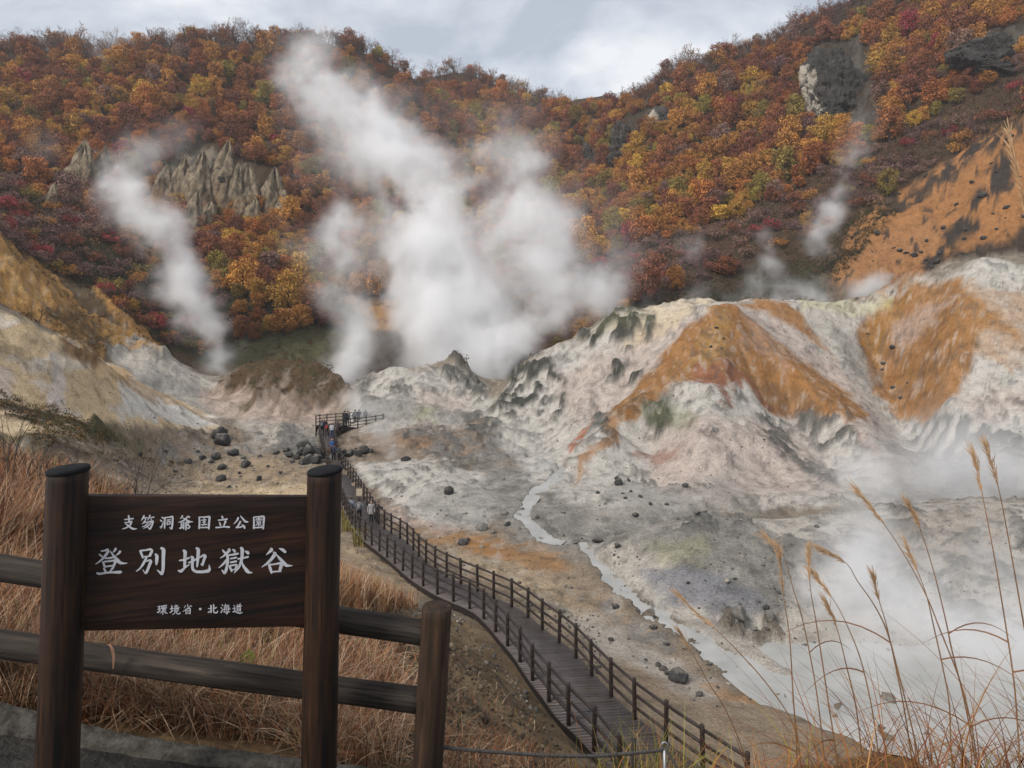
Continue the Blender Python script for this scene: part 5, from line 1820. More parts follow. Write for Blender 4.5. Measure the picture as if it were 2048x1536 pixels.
        while k < n:
            px, py = rs.uniform(min(q[0] for q in poly), max(q[0] for q in poly)), rs.uniform(min(q[1] for q in poly), max(q[1] for q in poly))
            k += 1
            if not in_poly(px, py, poly):
                continue
            p = cast(px, py, d0, d1)
            if p is None:
                continue
            r = r0 + (r1 - r0) * rs.random() ** 1.6
            v, f, t = leaf_cloud(rs, np.array([[p.x, p.y, p.z + r * .25]]), np.array([r]), 26, 0.13 * r + .02)
            vs.append(v)
            cs_.append(t * np.array([(0.075, 0.06, 0.028), (0.10, 0.07, 0.035), (0.06, 0.055, 0.022), (0.13, 0.08, 0.035)])[rs.choice(4)])
    v = np.concatenate(vs)
    me = mesh_np('undergrowth', v, np.arange(len(v), dtype=np.int32).reshape(-1, 4), np.concatenate(cs_))
    o = link('undergrowth', me, None, [mat_attr('undergrowth_leaf', 0.9, 0.2, 3.0)])
    set_props(o, 'low dark undergrowth between the shrubs on the slopes', 'undergrowth', None, 'stuff')
    print('FOREST', len(rec), len(shrubs), round(time.time() - T0, 1))


build_forest()

# ---------------------------------------------------------------- rocks
def rock_mesh(seed, kind='boulder', sub=3):
    import bmesh
    bm = bmesh.new()
    bmesh.ops.create_icosphere(bm, subdivisions=sub, radius=1.0)
    rs = np.random.default_rng(seed)
    cuts = [(Vector(rs.normal(size=3)).normalized(), rs.uniform(0.55, 0.9)) for _ in range(9)]
    off = Vector(rs.uniform(0, 50, 3))
    from mathutils import noise as mn
    for v in bm.verts:
        p = v.co.normalized()
        r = 1.0
        for n, d in cuts:
            c = p.dot(n)
            if c > 0:
                r = min(r, d / max(c, 1e-3))
        r = min(r, 1.1)
        r *= 1 + 0.16 * mn.fractal(p * 1.6 + off, 0.8, 2.0, 4) + 0.06 * mn.noise(p * 6 + off)
        v.co = p * r
    me = bpy.data.meshes.new(kind)
    bm.to_mesh(me)
    bm.free()
    return me


ROCK_DARK = mat_plain('dark_lava_rock', (0.042, 0.041, 0.04), 0.9, 0.5, 3.0, 0.8)
ROCK_GREY = mat_plain('grey_rock', (0.135, 0.128, 0.118), 0.92, 0.45, 3.0, 0.8)
for _m in (ROCK_DARK, ROCK_GREY):       # pale sediment settles on the upper faces
    _t = _m.node_tree
    _b = _t.nodes['Principled BSDF']
    _g = _t.nodes.new('ShaderNodeNewGeometry')
    _s = _t.nodes.new('ShaderNodeSeparateXYZ')
    lk(_t, _g.outputs['Normal'], _s.inputs[0])
    _nn = noise_node(_t, 2.5, 5, 0.65, _g.outputs['Position'])
    _mm = _t.nodes.new('ShaderNodeMath')
    _mm.operation = 'MULTIPLY'
    lk(_t, _s.outputs[2], _mm.inputs[0])
    lk(_t, _nn.outputs[0], _mm.inputs[1])
    lk(_t, mixc(_t, ramp(_t, _mm.outputs[0], [(0.34, 0.0), (0.62, 0.6)]), _b.inputs['Base Color'].links[0].from_socket, (0.24, 0.205, 0.165)), _b.inputs['Base Color'])
BOULDERS = [rock_mesh(50 + i) for i in range(7)]
for _m in BOULDERS:
    _m.materials.append(ROCK_DARK)
    _m.polygons.foreach_set('use_smooth', np.ones(len(_m.polygons), bool))


def boulder(px, py, wpx, label, group=None, d0=20, d1=150, tall=0.8, grey=False, dd=None, rs=np.random.default_rng(77)):
    p = cast(px, py, d0, d1) if dd is None else at(px, py, dd)
    if p is None:
        return
    r = wpx / F * p.y * 0.56
    me = BOULDERS[int(rs.integers(0, len(BOULDERS)))]
    o = bpy.data.objects.new('boulder', me)
    COL.objects.link(o)
    o.location = p + Vector((0, 0, r * tall * 0.45))
    o.rotation_euler = (rs.uniform(-.3, .3), rs.uniform(-.3, .3), rs.uniform(0, 6.28))
    o.scale = (r * rs.uniform(.9, 1.15), r * rs.uniform(.8, 1.1), r * tall * rs.uniform(.85, 1.15))
    if grey:
        o.material_slots[0].link = 'OBJECT'
        o.material_slots[0].material = ROCK_GREY
    set_props(o, label, 'boulder', group)
    return o


def build_boulders():
    rs = np.random.default_rng(8)
    boulder(438, 880, 32, 'upper of two large dark boulders stacked on the left flat', None, 40, 90, 1.0)
    boulder(442, 892, 34, 'lower of two large dark boulders stacked on the left flat', None, 40, 90, 0.9)
    boulder(441, 962, 19, 'round dark boulder alone on the tan flat above the sign', None, 35, 80, 0.95)
    boulder(518, 961, 16, 'small dark boulder to the right of the round one above the sign', None, 35, 80, 0.9)
    boulder(281, 917, 12, 'small dark boulder at the edge of the dry grass above the left sign post', None, 40, 80)
    g = 'dark boulders scattered over the left flat'
    for x, y, w in ((466, 912, 22), (492, 933, 18), (443, 938, 16), (404, 922, 14), (432, 917, 20), (377, 928, 16), (486, 918, 10), (458, 976, 8), (553, 909, 14), (422, 930, 9), (520, 915, 9), (536, 935, 8), (350, 945, 8), (395, 905, 8), (560, 948, 9), (478, 951, 7), (330, 905, 8)):
        boulder(x, y, w, 'dark boulder lying on the left flat between grass and boardwalk', g, 35, 90, rs.uniform(.6, .95))
    g = 'dark boulders heaped beside the boardwalk'
    for x, y, w in ((608, 900, 25), (616, 914, 28), (631, 913, 28), (601, 912, 18), (579, 913, 16), (616, 926, 26), (631, 927, 24), (571, 906, 16), (592, 922, 16), (604, 930, 14), (624, 900, 18), (585, 928, 12), (640, 920, 14)):
        boulder(x, y, w, 'dark boulder in the heap left of the far boardwalk', g, 40, 90, rs.uniform(.7, 1))
    g = 'dark boulders in a row right of the far boardwalk'
    for x, y, w in ((689, 907, 11), (703, 908, 13), (712, 903, 8), (725, 901, 14), (726, 908, 22), (743, 905, 11), (734, 909, 14), (717, 913, 18), (700, 914, 16), (692, 913, 12)):
        boulder(x, y, w, 'dark boulder in the row right of the far boardwalk', g, 40, 90, rs.uniform(.8, 1.2))
    boulder(897, 990, 17, 'jagged dark rock standing alone on the white apron', None, 35, 70, 1.2)
    boulder(812, 922, 20, 'flat dark rock on the far rim of the white apron', None, 40, 80, .6)
    boulder(926, 1090, 18, 'dark rock on the ochre patch right of the boardwalk', None, 25, 60, .8)
    boulder(936, 1084, 10, 'small dark rock behind another on the ochre patch', None, 25, 60, .8)
    boulder(1354, 1360, 44, 'big flat dark rock on the bank between boardwalk and stream', None, 15, 40, .6)
    boulder(1334, 1350, 14, 'little rock touching the big flat rock on the bank', None, 15, 40, .7)
    boulder(1230, 1218, 17, 'dark rock on the near shore of the stream bend', None, 20, 50, .8)
    boulder(1782, 1406, 36, 'rounded grey rock in the milky pool', None, 15, 40, .6, True)
    boulder(1238, 972, 16, 'largest stone of the dark cluster on the pale slope', None, 35, 80, 1)
    g = 'dark stones in the cluster on the pale slope'
    for x, y, w in ((1233, 957, 10), (1257, 962, 8), (1280, 997, 10), (1301, 1012, 9), (1333, 1012, 8), (1196, 989, 8), (1371, 976, 12), (1250, 1000, 7), (1262, 985, 6), (1245, 990, 6)):
        boulder(x, y, w, 'dark stone in the cluster low on the pale slope', g, 35, 80, .8)
    g = 'grey rocks along the stream'
    for x, y, w in ((1015, 1052, 14), (964, 1061, 22), (1009, 1029, 16), (1071, 1039, 16), (1125, 1028, 12), (1122, 1073, 18), (1196, 1087, 20), (1234, 1096, 13), (1270, 1034, 16), (1394, 1030, 14), (1040, 1062, 10), (985, 1066, 12), (1150, 1090, 10), (1060, 1060, 9), (1307, 1257, 16), (1333, 1292, 11), (1369, 1299, 14), (1508, 1258, 13), (1350, 1270, 9), (1420, 1330, 10), (1385, 1310, 8), (1275, 1225, 10), (1310, 1240, 8)):
        boulder(x, y, w, 'grey rock at the edge of the milky stream', g, 18, 80, rs.uniform(.5, .8), rs.random() < .6)
    for x, y, w, lb in ((1479, 1240, 30, 'brown grey outcrop block low on the grey dome'), (1541, 1245, 26, 'right hand outcrop block low on the grey dome')):
        boulder(x, y, w, lb, None, 20, 40, .9, True)
    g = 'dark stones on the ochre faces of the mounds'
    for x, y, w in ((1433, 661, 8), (1421, 698, 8), (1447, 682, 6), (1443, 698, 5), (1786, 776, 10), (1802, 797, 9), (1767, 733, 10), (1785, 702, 13), (1765, 745, 7), (1735, 670, 6), (1815, 770, 6)):
        boulder(x, y, w, 'small dark stone on the ochre face of a mound', g, 50, 104, .6)
    g = 'black rocks strewn down the orange scree'
    for k in range(64):
        x = rs.uniform(1690, 2060)
        lo = np.interp(x, [1690, 1750, 1850, 2000, 2060], [520, 425, 352, 275, 240])
        y = rs.uniform(lo, 545)
        near_band = in_poly(x, y, [(1990, 300), (2050, 330), (2010, 420), (1960, 480), (1880, 550), (1820, 545), (1920, 430)])
        if not near_band and rs.random() < 0.45:
            continue
        boulder(x, y, (5 + 15 * rs.random() ** 2.5) * (1.2 if near_band else .7), 'black rock strewn on the orange scree of the right hill', g, 96, 142, rs.uniform(.6, .9))


build_boulders()


def build_gravel():
    """loose stones: one mesh"""
    rs = np.random.default_rng(31)
    base = [rock_mesh(80 + i, 'pebble', 1) for i in range(3)]
    geo = []
    for m in base:
        v = np.empty(len(m.vertices) * 3, np.float32)
        m.vertices.foreach_get('co', v)
        f = np.array([tuple(p.vertices) for p in m.polygons], np.int32)
        geo.append((v.reshape(-1, 3), f))
        bpy.data.meshes.remove(m)
    V_, F_, C_ = [], [], []
    n0 = 0
    tries = 0
    while len(V_) < 5600 and tries < 40000:
        tries += 1
        if tries % 9 == 1:
            px, py = rs.uniform(230, 720), rs.uniform(840, 1000)
            p = cast(px, py, 35, 90)
            if p is None: continue
            r = rs.uniform(0.03, 0.10) * (1 + 1.2 * rs.random() ** 6)
        elif tries % 3 == 0:
            px, py = rs.uniform(690, 1200), rs.uniform(1210, 1540)
            p = cast(px, py, 4.0, 30)
            if p is None: continue
            r = rs.uniform(0.008, 0.03) * (1 + 1.6 * rs.random() ** 6) * (0.5 + p.y / 14)
        else:
            px, py = rs.uniform(200, 2048), rs.uniform(640, 1420)
            p = cast(px, py, 18, 104)
            if p is None: continue
            if fbm(np.array([p.x / 5]), np.array([p.y / 5]), 3, 3)[0] < rs.uniform(-.5, .5): continue
            r = rs.uniform(0.03, 0.085) * (1 + 1.8 * rs.random() ** 9)
        # not on the boardwalk
        if any((p.x - q.x) ** 2 + (p.y - q.y) ** 2 < 1.6 for q in MIDWALK[::4]):
            continue
        v, f = geo[tries % 3]
        a = rs.uniform(0, 6.28)
        ca, sa = math.cos(a), math.sin(a)
        q = v * np.array([1, .8, .6]) * r
        q = np.stack([q[:, 0] * ca - q[:, 1] * sa, q[:, 0] * sa + q[:, 1] * ca, q[:, 2]], 1) + np.array([p.x, p.y, p.z + r * .2])
        V_.append(q)
        F_.append(f + n0)
        n0 += len(v)
        t = rs.uniform(0.5, 1.5)
        c = np.array([(0.14, 0.13, 0.12), (0.22, 0.195, 0.165), (0.08, 0.075, 0.07)][rs.choice(3)] if p.y > 20 else [(0.11, 0.085, 0.06), (0.16, 0.125, 0.085), (0.06, 0.048, 0.038)][rs.choice(3)]) * t
        C_.append(np.repeat(c[None], len(v), 0))
    me = mesh_np('gravel', np.concatenate(V_), np.concatenate(F_), np.concatenate(C_).astype(np.float32))
    o = link('gravel', me, None, [mat_attr('loose_stone', 0.92, 0.3, 8.0)])
    set_props(o, 'loose stones lying on the valley floor and dirt bank', 'gravel', None, 'stuff')


build_gravel()

# pale rock spires of the left hill
SPIRE_MAT, nt_, b_, N_ = new_mat('pale_spire_rock')
_tc = N_('ShaderNodeTexCoord')
_mp = N_('ShaderNodeMapping')
_mp.inputs['Scale'].default_value = (0.9, 0.9, 0.25)
lk(nt_, _tc.outputs['Object'], _mp.inputs[0])
_n = noise_node(nt_, 1.0, 8, 0.7, _mp.outputs[0], 0.3)
_sx = N_('ShaderNodeSeparateXYZ')
lk(nt_, _tc.outputs['Generated'], _sx.inputs[0])
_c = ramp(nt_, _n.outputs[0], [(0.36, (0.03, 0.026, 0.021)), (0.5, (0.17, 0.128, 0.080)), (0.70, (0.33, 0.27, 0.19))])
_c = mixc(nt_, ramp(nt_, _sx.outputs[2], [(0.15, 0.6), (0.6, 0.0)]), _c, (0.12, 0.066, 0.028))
lk(nt_, _c, b_.inputs['Base Color'])
b_.inputs['Roughness'].default_value = 0.95
bump(nt_, b_, _n.outputs[0], 1.0, 0.6)


def spire(px, top, base, wpx, label, group=None, seed=0, depth=None):
    p = cast(px, base, 100, 260) if depth is None else at(px, base, depth)
    if p is None:
        return
    d = p.y
    H = (base - top) / F * d
    Wd = wpx / F * d * 0.5
    from mathutils import noise as mn
    rs = np.random.default_rng(seed)
    off = Vector(rs.uniform(0, 90, 3))
    lean = rs.uniform(-.12, .12)
    seg, rows = 40, 44
    vs, fs = [], []
    for j in range(rows + 1):
        t = j / rows
        prof = (1 - t ** 2.6) ** 0.7 * (0.92 - 0.14 * math.sin(t * 7 + seed)) + 0.05
        for k in range(seg):
            a = 2 * math.pi * k / seg
            q = Vector((math.cos(a), math.sin(a), 0))
            rr = Wd * prof * (1 + 0.42 * mn.fractal(Vector((q.x * 1.5, q.y * 1.5, t * H / Wd * 0.5)) + off, .6, 2, 5) + 0.24 * mn.noise(Vector((q.x * 4, q.y * 4, t * 3.5)) + off))
            zz = (-0.25 + 1.25 * t) * H
            if t > 0.6:
                zz += 0.22 * H * mn.noise(q * 2.2 + off) * (t - 0.6) / 0.4
            vs.append((q.x * rr + lean * H * t, q.y * rr * 0.8 + 0.42 * H * t, zz))
    for j in range(rows):
        for k in range(seg):
            a, b = j * seg + k, j * seg + (k + 1) % seg
            fs.append((a, b, b + seg, a + seg))
    fs.append(tuple(rows * seg + k for k in range(seg)))
    mb = MB()
    mb.add(vs, fs)
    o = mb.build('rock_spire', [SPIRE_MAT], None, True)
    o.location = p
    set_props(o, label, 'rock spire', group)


for k, a in enumerate([(155, 286, 395, 64, 'tall grey rock spire standing left of the small steam plume'),
                       (178, 292, 390, 34, 'narrow spire leaning on the tall grey spire left of the steam'),
                       (58, 326, 362, 22, 'small isolated pale spire at the far left of the left hill'),
                       (96, 366, 412, 26, 'small pointed spire below the isolated one on the left hill'),
                       (228, 330, 380, 34, 'rounded rock spire just above the small steam plume'),
                       (322, 335, 412, 52, 'left outermost spire of the pale crag'),
                       (352, 312, 420, 44, 'second spire from the left of the pale crag'),
                       (388, 296, 430, 62, 'broad spire in the middle of the pale crag'),
                       (424, 280, 420, 66, 'highest spire at the top of the pale crag'),
                       (452, 330, 440, 56, 'blunt buttress right of the highest spire of the crag'),
                       (486, 328, 448, 58, 'spire on the right shoulder of the pale crag'),
                       (505, 395, 462, 40, 'low stub at the foot of the crag shoulder'),
                       (540, 336, 452, 62, 'separate tall spire at the right end of the crag'),
                       (562, 390, 462, 40, 'small spire leaning against the right end spire'),
                       (372, 390, 470, 50, 'low buttress below the middle of the pale crag'),
                       (415, 405, 462, 50, 'ochre stained buttress under the highest spire')]):
    spire(*a[:4], a[4], 'rock spires of the left hill', seed=k)


def rock_cliff(px0, px1, top, base, depth_r, label, seed, pale_edge=0.0, lean=0.5):
    """craggy rock face set into the hillside"""
    import bmesh
    from mathutils import noise as mn
    p = cast((px0 + px1) / 2, base * .75 + top * .25, 110, 320)
    if p is None:
        return
    d = p.y
    w, h = (px1 - px0) / F * d * .5, (base - top) / F * d * .5
    bm = bmesh.new()
    bmesh.ops.create_icosphere(bm, subdivisions=6, radius=1.0)
    rs = np.random.default_rng(seed)
    off = Vector(rs.uniform(0, 80, 3))
    cuts = [(Vector((rs.normal(), rs.normal() - .8, rs.normal() * .5)).normalized(), rs.uniform(0.5, 0.85)) for _ in range(16)]
    for v in bm.verts:
        q = v.co.normalized()
        q = Vector((math.copysign(abs(q.x) ** .75, q.x), q.y, math.copysign(abs(q.z) ** .7, q.z)))
        for n, c in cuts:
            k = q.dot(n)
            if k > c:
                q = q - n * (k - c)
        s = Vector((q.x * w, q.y * depth_r, q.z * h))
        cr = mn.fractal(Vector((s.x * .28, s.y * .28, s.z * .10)) + off, .7, 2.0, 5)
        led = mn.fractal(Vector((s.x * .10, s.y * .10, s.z * .5)) + off * 2, .8, 2.0, 4)
        fi = mn.fractal(s * .9 + off, .8, 2.0, 4)
        nrm = Vector((q.x, q.y * 1.2, q.z * .4)).normalized()
        s = s + nrm * (1.9 * cr + 0.9 * led + 0.45 * fi) * min(1.0, depth_r / 4)
        s.x *= 1.0 - 0.30 * max(0, s.z / h)
        s.y += lean * (s.z + h * .5)
        v.co = s
    me = bpy.data.meshes.new('rock_cliff')
    bm.to_mesh(me)
    bm.free()
    m, nt, b, N = new_mat('cliff_rock')
    tc = N('ShaderNodeTexCoord')
    mp = N('ShaderNodeMapping')
    mp.inputs['Scale'].default_value = (.35, .35, .16)
    lk(nt, tc.outputs['Object'], mp.inputs[0])
    n = noise_node(nt, 1.0, 9, .7, mp.outputs[0], .3)
    c = ramp(nt, n.outputs[0], [(.38, (.010, .009, .008)), (.54, (.03, .026, .022)), (.72, (.08, .068, .056))])
    sx = N('ShaderNodeSeparateXYZ')
    lk(nt, tc.outputs['Generated'], sx.inputs[0])
    if pale_edge:
        a = N('ShaderNodeMath')
        a.operation = 'MULTIPLY_ADD'
        a.inputs[1].default_value = .55
        lk(nt, n.outputs[0], a.inputs[0])
        lk(nt, sx.outputs[0], a.inputs[2])
        f_ = ramp(nt, a.outputs[0], [(pale_edge + .21, .9), (pale_edge + .26, 0.0)])
        c = mixc(nt, f_, c, (.33, .29, .235))
        a2 = N('ShaderNodeMath')
        a2.operation = 'MULTIPLY_ADD'
        a2.inputs[1].default_value = .5
        lk(nt, n.outputs[0], a2.inputs[0])
        lk(nt, sx.outputs[2], a2.inputs[2])
        c = mixc(nt, ramp(nt, a2.outputs[0], [(1.04, 0.0), (1.14, .8)]), c, (.22, .175, .13))
    lk(nt, c, b.inputs['Base Color'])
    b.inputs['Roughness'].default_value = .95
    bump(nt, b, n.outputs[0], 1.0, .8)
    o = link('rock_cliff', me, None, [m], False)
    o.location = p + Vector((0, 1.5, h * .5))
    set_props(o, label, 'cliff')


rock_cliff(1602, 1778, 70, 290, 7.0, 'tall dark cliff with a pale left edge high on the right hill', 1, 0.12)
rock_cliff(1212, 1272, 225, 350, 4.0, 'dark cliff streak on the right hill beside the steam', 2)
rock_cliff(1300, 1350, 205, 272, 3.5, 'small cliff with a pale scar near the skyline of the right hill', 3, 0.42)
rock_cliff(1925, 2090, 40, 170, 6.0, 'dark cliff at the upper right edge', 4)
rock_cliff(1150, 1200, 285, 350, 3.0, 'small dark rock face deep in the steam left of the right hill', 5)
rock_cliff(322, 520, 330, 450, 4.5, 'broad low rock face behind the pale spires of the left hill', 6)


# ---------------------------------------------------------------- water
WATER, nt_, b_, N_ = new_mat('milky_water')
_tc = N_('ShaderNodeTexCoord')
_n = noise_node(nt_, 0.5, 5, 0.6, _tc.outputs['Object'], 0.6)
_n2 = noise_node(nt_, 7.0, 3, 0.6, _tc.outputs['Object'])
lk(nt_, ramp(nt_, _n.outputs[0], [(0.35, (0.27, 0.27, 0.258)), (0.65, (0.37, 0.365, 0.35))]), b_.inputs['Base Color'])
b_.inputs['Roughness'].default_value = 0.4
b_.inputs['Specular IOR Level'].default_value = 0.5
bump(nt_, b_, _n2.outputs[0], 0.25, 0.02)


def build_water():
    def ribbon(name, pts):
        vs, fs = [], []
        c = cr_path([Vector(p[:3]) for p in pts], 8)
        w = np.interp(np.linspace(0, len(pts) - 1, len(c)), range(len(pts)), [p[3] for p in pts])
        for i, p in enumerate(c):
            t = c[min(i + 1, len(c) - 1)] - c[max(i - 1, 0)]
            n = Vector((-t.y, t.x, 0)).normalized()
            for s in (-1, -.5, 0, .5, 1):
                vs.append(p + n * s * w[i] * 0.6)
        for i in range(len(c) - 1):
            for j in range(4):
                a = i * 5 + j
                fs.append((a, a + 1, a + 6, a + 5))
        mb = MB()
        mb.add(vs, fs)
        o = mb.build(name, [WATER], None, True)
        o['kind'] = 'structure'
    ribbon('water', STREAM_LOW)
    ribbon('water', STREAM_UP)
    mb = MB()
    q = [(13, 18.2), (30, 18.2), (30, 31), (9.5, 31), (9.2, 26), (10.5, 22.5)]
    mb.add([(x, y, -13.6) for x, y in q], [tuple(range(len(q)))])
    o = mb.build('water', [WATER])
    o['kind'] = 'structure'


build_water()
print('ROCKS', round(time.time() - T0, 1))

# ---------------------------------------------------------------- grasses near the camera
def blades(rs, base, height, lean, width, bend, colors, nseg=4):
    """thin curved ribbons; all arrays of N"""
    n = len(base)
    az = rs.uniform(0, 2 * np.pi, n) if not hasattr(lean, '__len__') or np.ndim(lean) == 0 else lean
    dirv = np.stack([np.cos(az), np.sin(az), np.zeros(n)], 1)
    side = np.stack([-np.sin(az + rs.uniform(-.8, .8, n)), np.cos(az), np.zeros(n)], 1)
    side /= np.linalg.norm(side, axis=1, keepdims=True)
    V_ = []
    for k in range(nseg + 1):
        t = k / nseg
        c = base + np.array([0, 0, 1]) * (height * (t - 0.42 * bend * t * t))[:, None] + dirv * (height * bend * (0.25 * t + 0.75 * t * t))[:, None]
        w = (width * (1 - t) ** 0.8 + 0.0004)[:, None]
        V_ += [c - side * w, c + side * w]
    v = np.stack(V_, 1)                            # n, 2(nseg+1), 3
    m = 2 * (nseg + 1)
    idx = (np.arange(n) * m)[:, None]
    F_ = [idx + np.array([[2 * k, 2 * k + 1, 2 * k + 3, 2 * k + 2]]) for k in range(nseg)]
    return v.reshape(-1, 3), np.concatenate(F_).astype(np.int32), np.repeat(colors, m, 0)


def sample_ground(rs, n, poly, d0, d1, mask=None):
    """points of the bank spread evenly in the view"""
    poly = np.array(poly)
    out = []
    while len(out) < n:
        px, py = rs.uniform(poly[:, 0].min(), poly[:, 0].max()), rs.uniform(poly[:, 1].min(), poly[:, 1].max())
        if not in_poly(px, py, poly):
            continue
        p = cast(px, py, d0, d1)
        if p is None:
            continue
        out.append(p)
    return np.array([tuple(p) for p in out])


def build_grass():
    rs = np.random.default_rng(19)
    pal = np.array([(0.22, 0.085, 0.038), (0.27, 0.13, 0.065), (0.36, 0.24, 0.15), (0.085, 0.042, 0.028), (0.44, 0.32, 0.22), (0.19, 0.15, 0.045)])
    V_, F_, C_ = [], [], []
    n0 = 0

    def put(n, poly, d0, d1, h, w, bend, prob, nseg=4):
        nonlocal n0
        p = sample_ground(rs, n, poly, d0, d1)
        far = np.clip(p[:, 1] / 6.0, 0.6, 3.0)
        hh = rs.uniform(h[0], h[1], n)
        c = pal[rs.choice(6, n, p=prob)] * rs.uniform(0.6, 1.35, (n, 1))
        v, f, cc = blades(rs, p - np.array([0, 0, 0.03]), hh, 0, w * far * rs.uniform(.6, 1.3, n), rs.uniform(bend[0], bend[1], n), c, nseg)
        V_.append(v)
        F_.append(f + n0)
        C_.append(cc)
        n0 += len(v)
    pr = [.24, .22, .16, .22, .12, .04]
    put(15000, [(-60, 900), (100, 930), (300, 1020), (620, 1150), (620, 1500), (0, 1430), (-60, 1400)], 3.0, 23, (0.22, 0.55), 0.0035, (0.25, 1.0), pr)
    put(7000, [(-60, 900), (100, 935), (260, 1000), (260, 1130), (-60, 1130)], 5.0, 23, (0.3, 0.8), 0.0036, (0.2, 0.9), pr)
    put(4500, [(560, 1140), (700, 1165), (860, 1196), (860, 1215), (700, 1235), (600, 1240)], 6.0, 27, (0.35, 0.8), 0.004, (0.15, 0.7), [.22, .27, .2, .08, .15, .08])
    put(3800, [(640, 1240), (760, 1290), (800, 1400), (800, 1536), (600, 1536), (600, 1260)], 3.1, 12, (0.15, 0.45), 0.003, (0.3, 1.1), pr)
    put(1300, [(860, 1470), (1150, 1500), (1150, 1560), (860, 1560)], 3.3, 9, (0.08, 0.25), 0.0025, (0.3, 1.1), [.3, .2, .2, .2, .05, .05])
    put(700, [(700, 1260), (1000, 1300), (1100, 1480), (830, 1480)], 4, 16, (0.06, 0.22), 0.003, (0.3, 1.2), pr)
    put(5200, [(-60, 930), (100, 950), (300, 1040), (620, 1170), (860, 1300), (820, 1536), (620, 1500), (0, 1400), (-60, 1380)], 3.1, 18, (0.12, 0.34), 0.0045, (0.9, 1.9), [.12, .15, .30, .1, .28, .05], 6)
    # matted straw behind the kerb
    n = 1500
    p = sample_ground(rs, n, [(-40, 1310), (250, 1360), (640, 1430), (640, 1500), (300, 1450), (0, 1395), (-40, 1385)], 3.15, 4.5)
    c = np.array([(0.33, 0.235, 0.145), (0.24, 0.15, 0.085), (0.15, 0.09, 0.055)])[rs.choice(3, n)] * rs.uniform(.6, 1.2, (n, 1))
    v, f, cc = blades(rs, p + np.array([0, 0, 0.02]) + rs.uniform(0, .12, (n, 1)) * np.array([0, 0, 1]), rs.uniform(.12, .32, n), 0, np.full(n, .0024), rs.uniform(1.3, 2.0, n), c, 5)
    V_.append(v); F_.append(f + n0); C_.append(cc); n0 += len(v)
    o = link('grass', mesh_np('grass', np.concatenate(V_), np.concatenate(F_), np.concatenate(C_).astype(np.float32)), None, [mat_attr('dry_grass', 0.85, 0.2, 12)])
    set_props(o, 'dry rust and straw coloured grass on the bank behind the fence', 'grass', None, 'stuff')
    # tangle in the lower right corner
    V_, F_, C_ = [], [], []
    n0 = 0
    pal = np.array([(0.16, 0.055, 0.028), (0.24, 0.10, 0.035), (0.30, 0.15, 0.05), (0.10, 0.04, 0.026), (0.20, 0.16, 0.03)])
    for n, x0, x1, h, bend in ((520, 0.95, 3.0, (0.12, 0.34), (0.5, 1.6)), (420, 1.35, 3.0, (0.25, 0.62), (0.5, 1.5)), (110, 1.6, 3.0, (0.5, 0.9), (0.3, 1.2))):
        x = rs.uniform(x0, x1, n)
        y = rs.uniform(2.75, 3.9, n)
        z = np.array([ground(a, b) for a, b in zip(x, y)])
        c = pal[rs.choice(5, n, p=[.28, .27, .2, .17, .08])] * rs.uniform(.6, 1.3, (n, 1))
        v, f, cc = blades(rs, np.stack([x, y, z - .02], 1), rs.uniform(h[0], h[1], n), 0, rs.uniform(.002, .0042, n), rs.uniform(bend[0], bend[1], n), c, 8)
        V_.append(v); F_.append(f + n0); C_.append(cc); n0 += len(v)
    # yellow green weeds where the boardwalk leaves the frame
    n = 420
    x = rs.normal(0.0, 1.0, n)
    px = np.clip(1290 + x * 75, 1150, 1470)
    y = rs.uniform(3.3, 4.6, n)
    xx = (px - 1024) / F * y
    z = np.array([ground(a, b) for a, b in zip(xx, y)])
    c = np.array([(0.20, 0.19, 0.04), (0.28, 0.20, 0.06), (0.13, 0.13, 0.03), (0.30, 0.14, 0.05)])[rs.choice(4, n)] * rs.uniform(.6, 1.2, (n, 1))
    v, f, cc = blades(rs, np.stack([xx, y, z - .02], 1), rs.uniform(.15, .48, n), 0, rs.uniform(.0016, .003, n), rs.uniform(.1, .8, n), c, 5)
    V_.append(v); F_.append(f + n0); C_.append(cc); n0 += len(v)
    # yellow green weeds beside the bend of the boardwalk
    n = 380
    px = np.concatenate([rs.uniform(684, 704, n // 2), rs.uniform(706, 734, n - n // 2)])
    py = np.concatenate([rs.uniform(1030, 1066, n // 2), rs.uniform(1068, 1096, n - n // 2)])
    pts = [cast(a, b, 25, 60) for a, b in zip(px, py)]
    pts = np.array([tuple(q) for q in pts if q is not None])
    n = len(pts)
    c = np.array([(0.20, 0.19, 0.04), (0.26, 0.20, 0.06)])[rs.choice(2, n)] * rs.uniform(.6, 1.2, (n, 1))
    v, f, cc = blades(rs, pts, rs.uniform(.3, .9, n), 0, rs.uniform(.015, .03, n), rs.uniform(.1, .6, n), c, 3)
    V_.append(v); F_.append(f + n0); C_.append(cc); n0 += len(v)
    o = link('weeds', mesh_np('weeds', np.concatenate(V_), np.concatenate(F_), np.concatenate(C_).astype(np.float32)), None, [mat_attr('rusty_weed', 0.8, 0.2, 12)])
    set_props(o, 'tangle of rusty and green weeds on the near bank at the right', 'weeds', None, 'stuff')


build_grass()

STEM_MAT = mat_plain('dry_stem', (0.20, 0.105, 0.045), 0.7, 0.4, 10)
PLUME_MAT = mat_plain('dry_seed_plume', (0.42, 0.27, 0.15), 0.85, 0.35, 40)
BLADE_MAT = mat_plain('dry_blade', (0.19, 0.085, 0.035), 0.75, 0.4, 10)


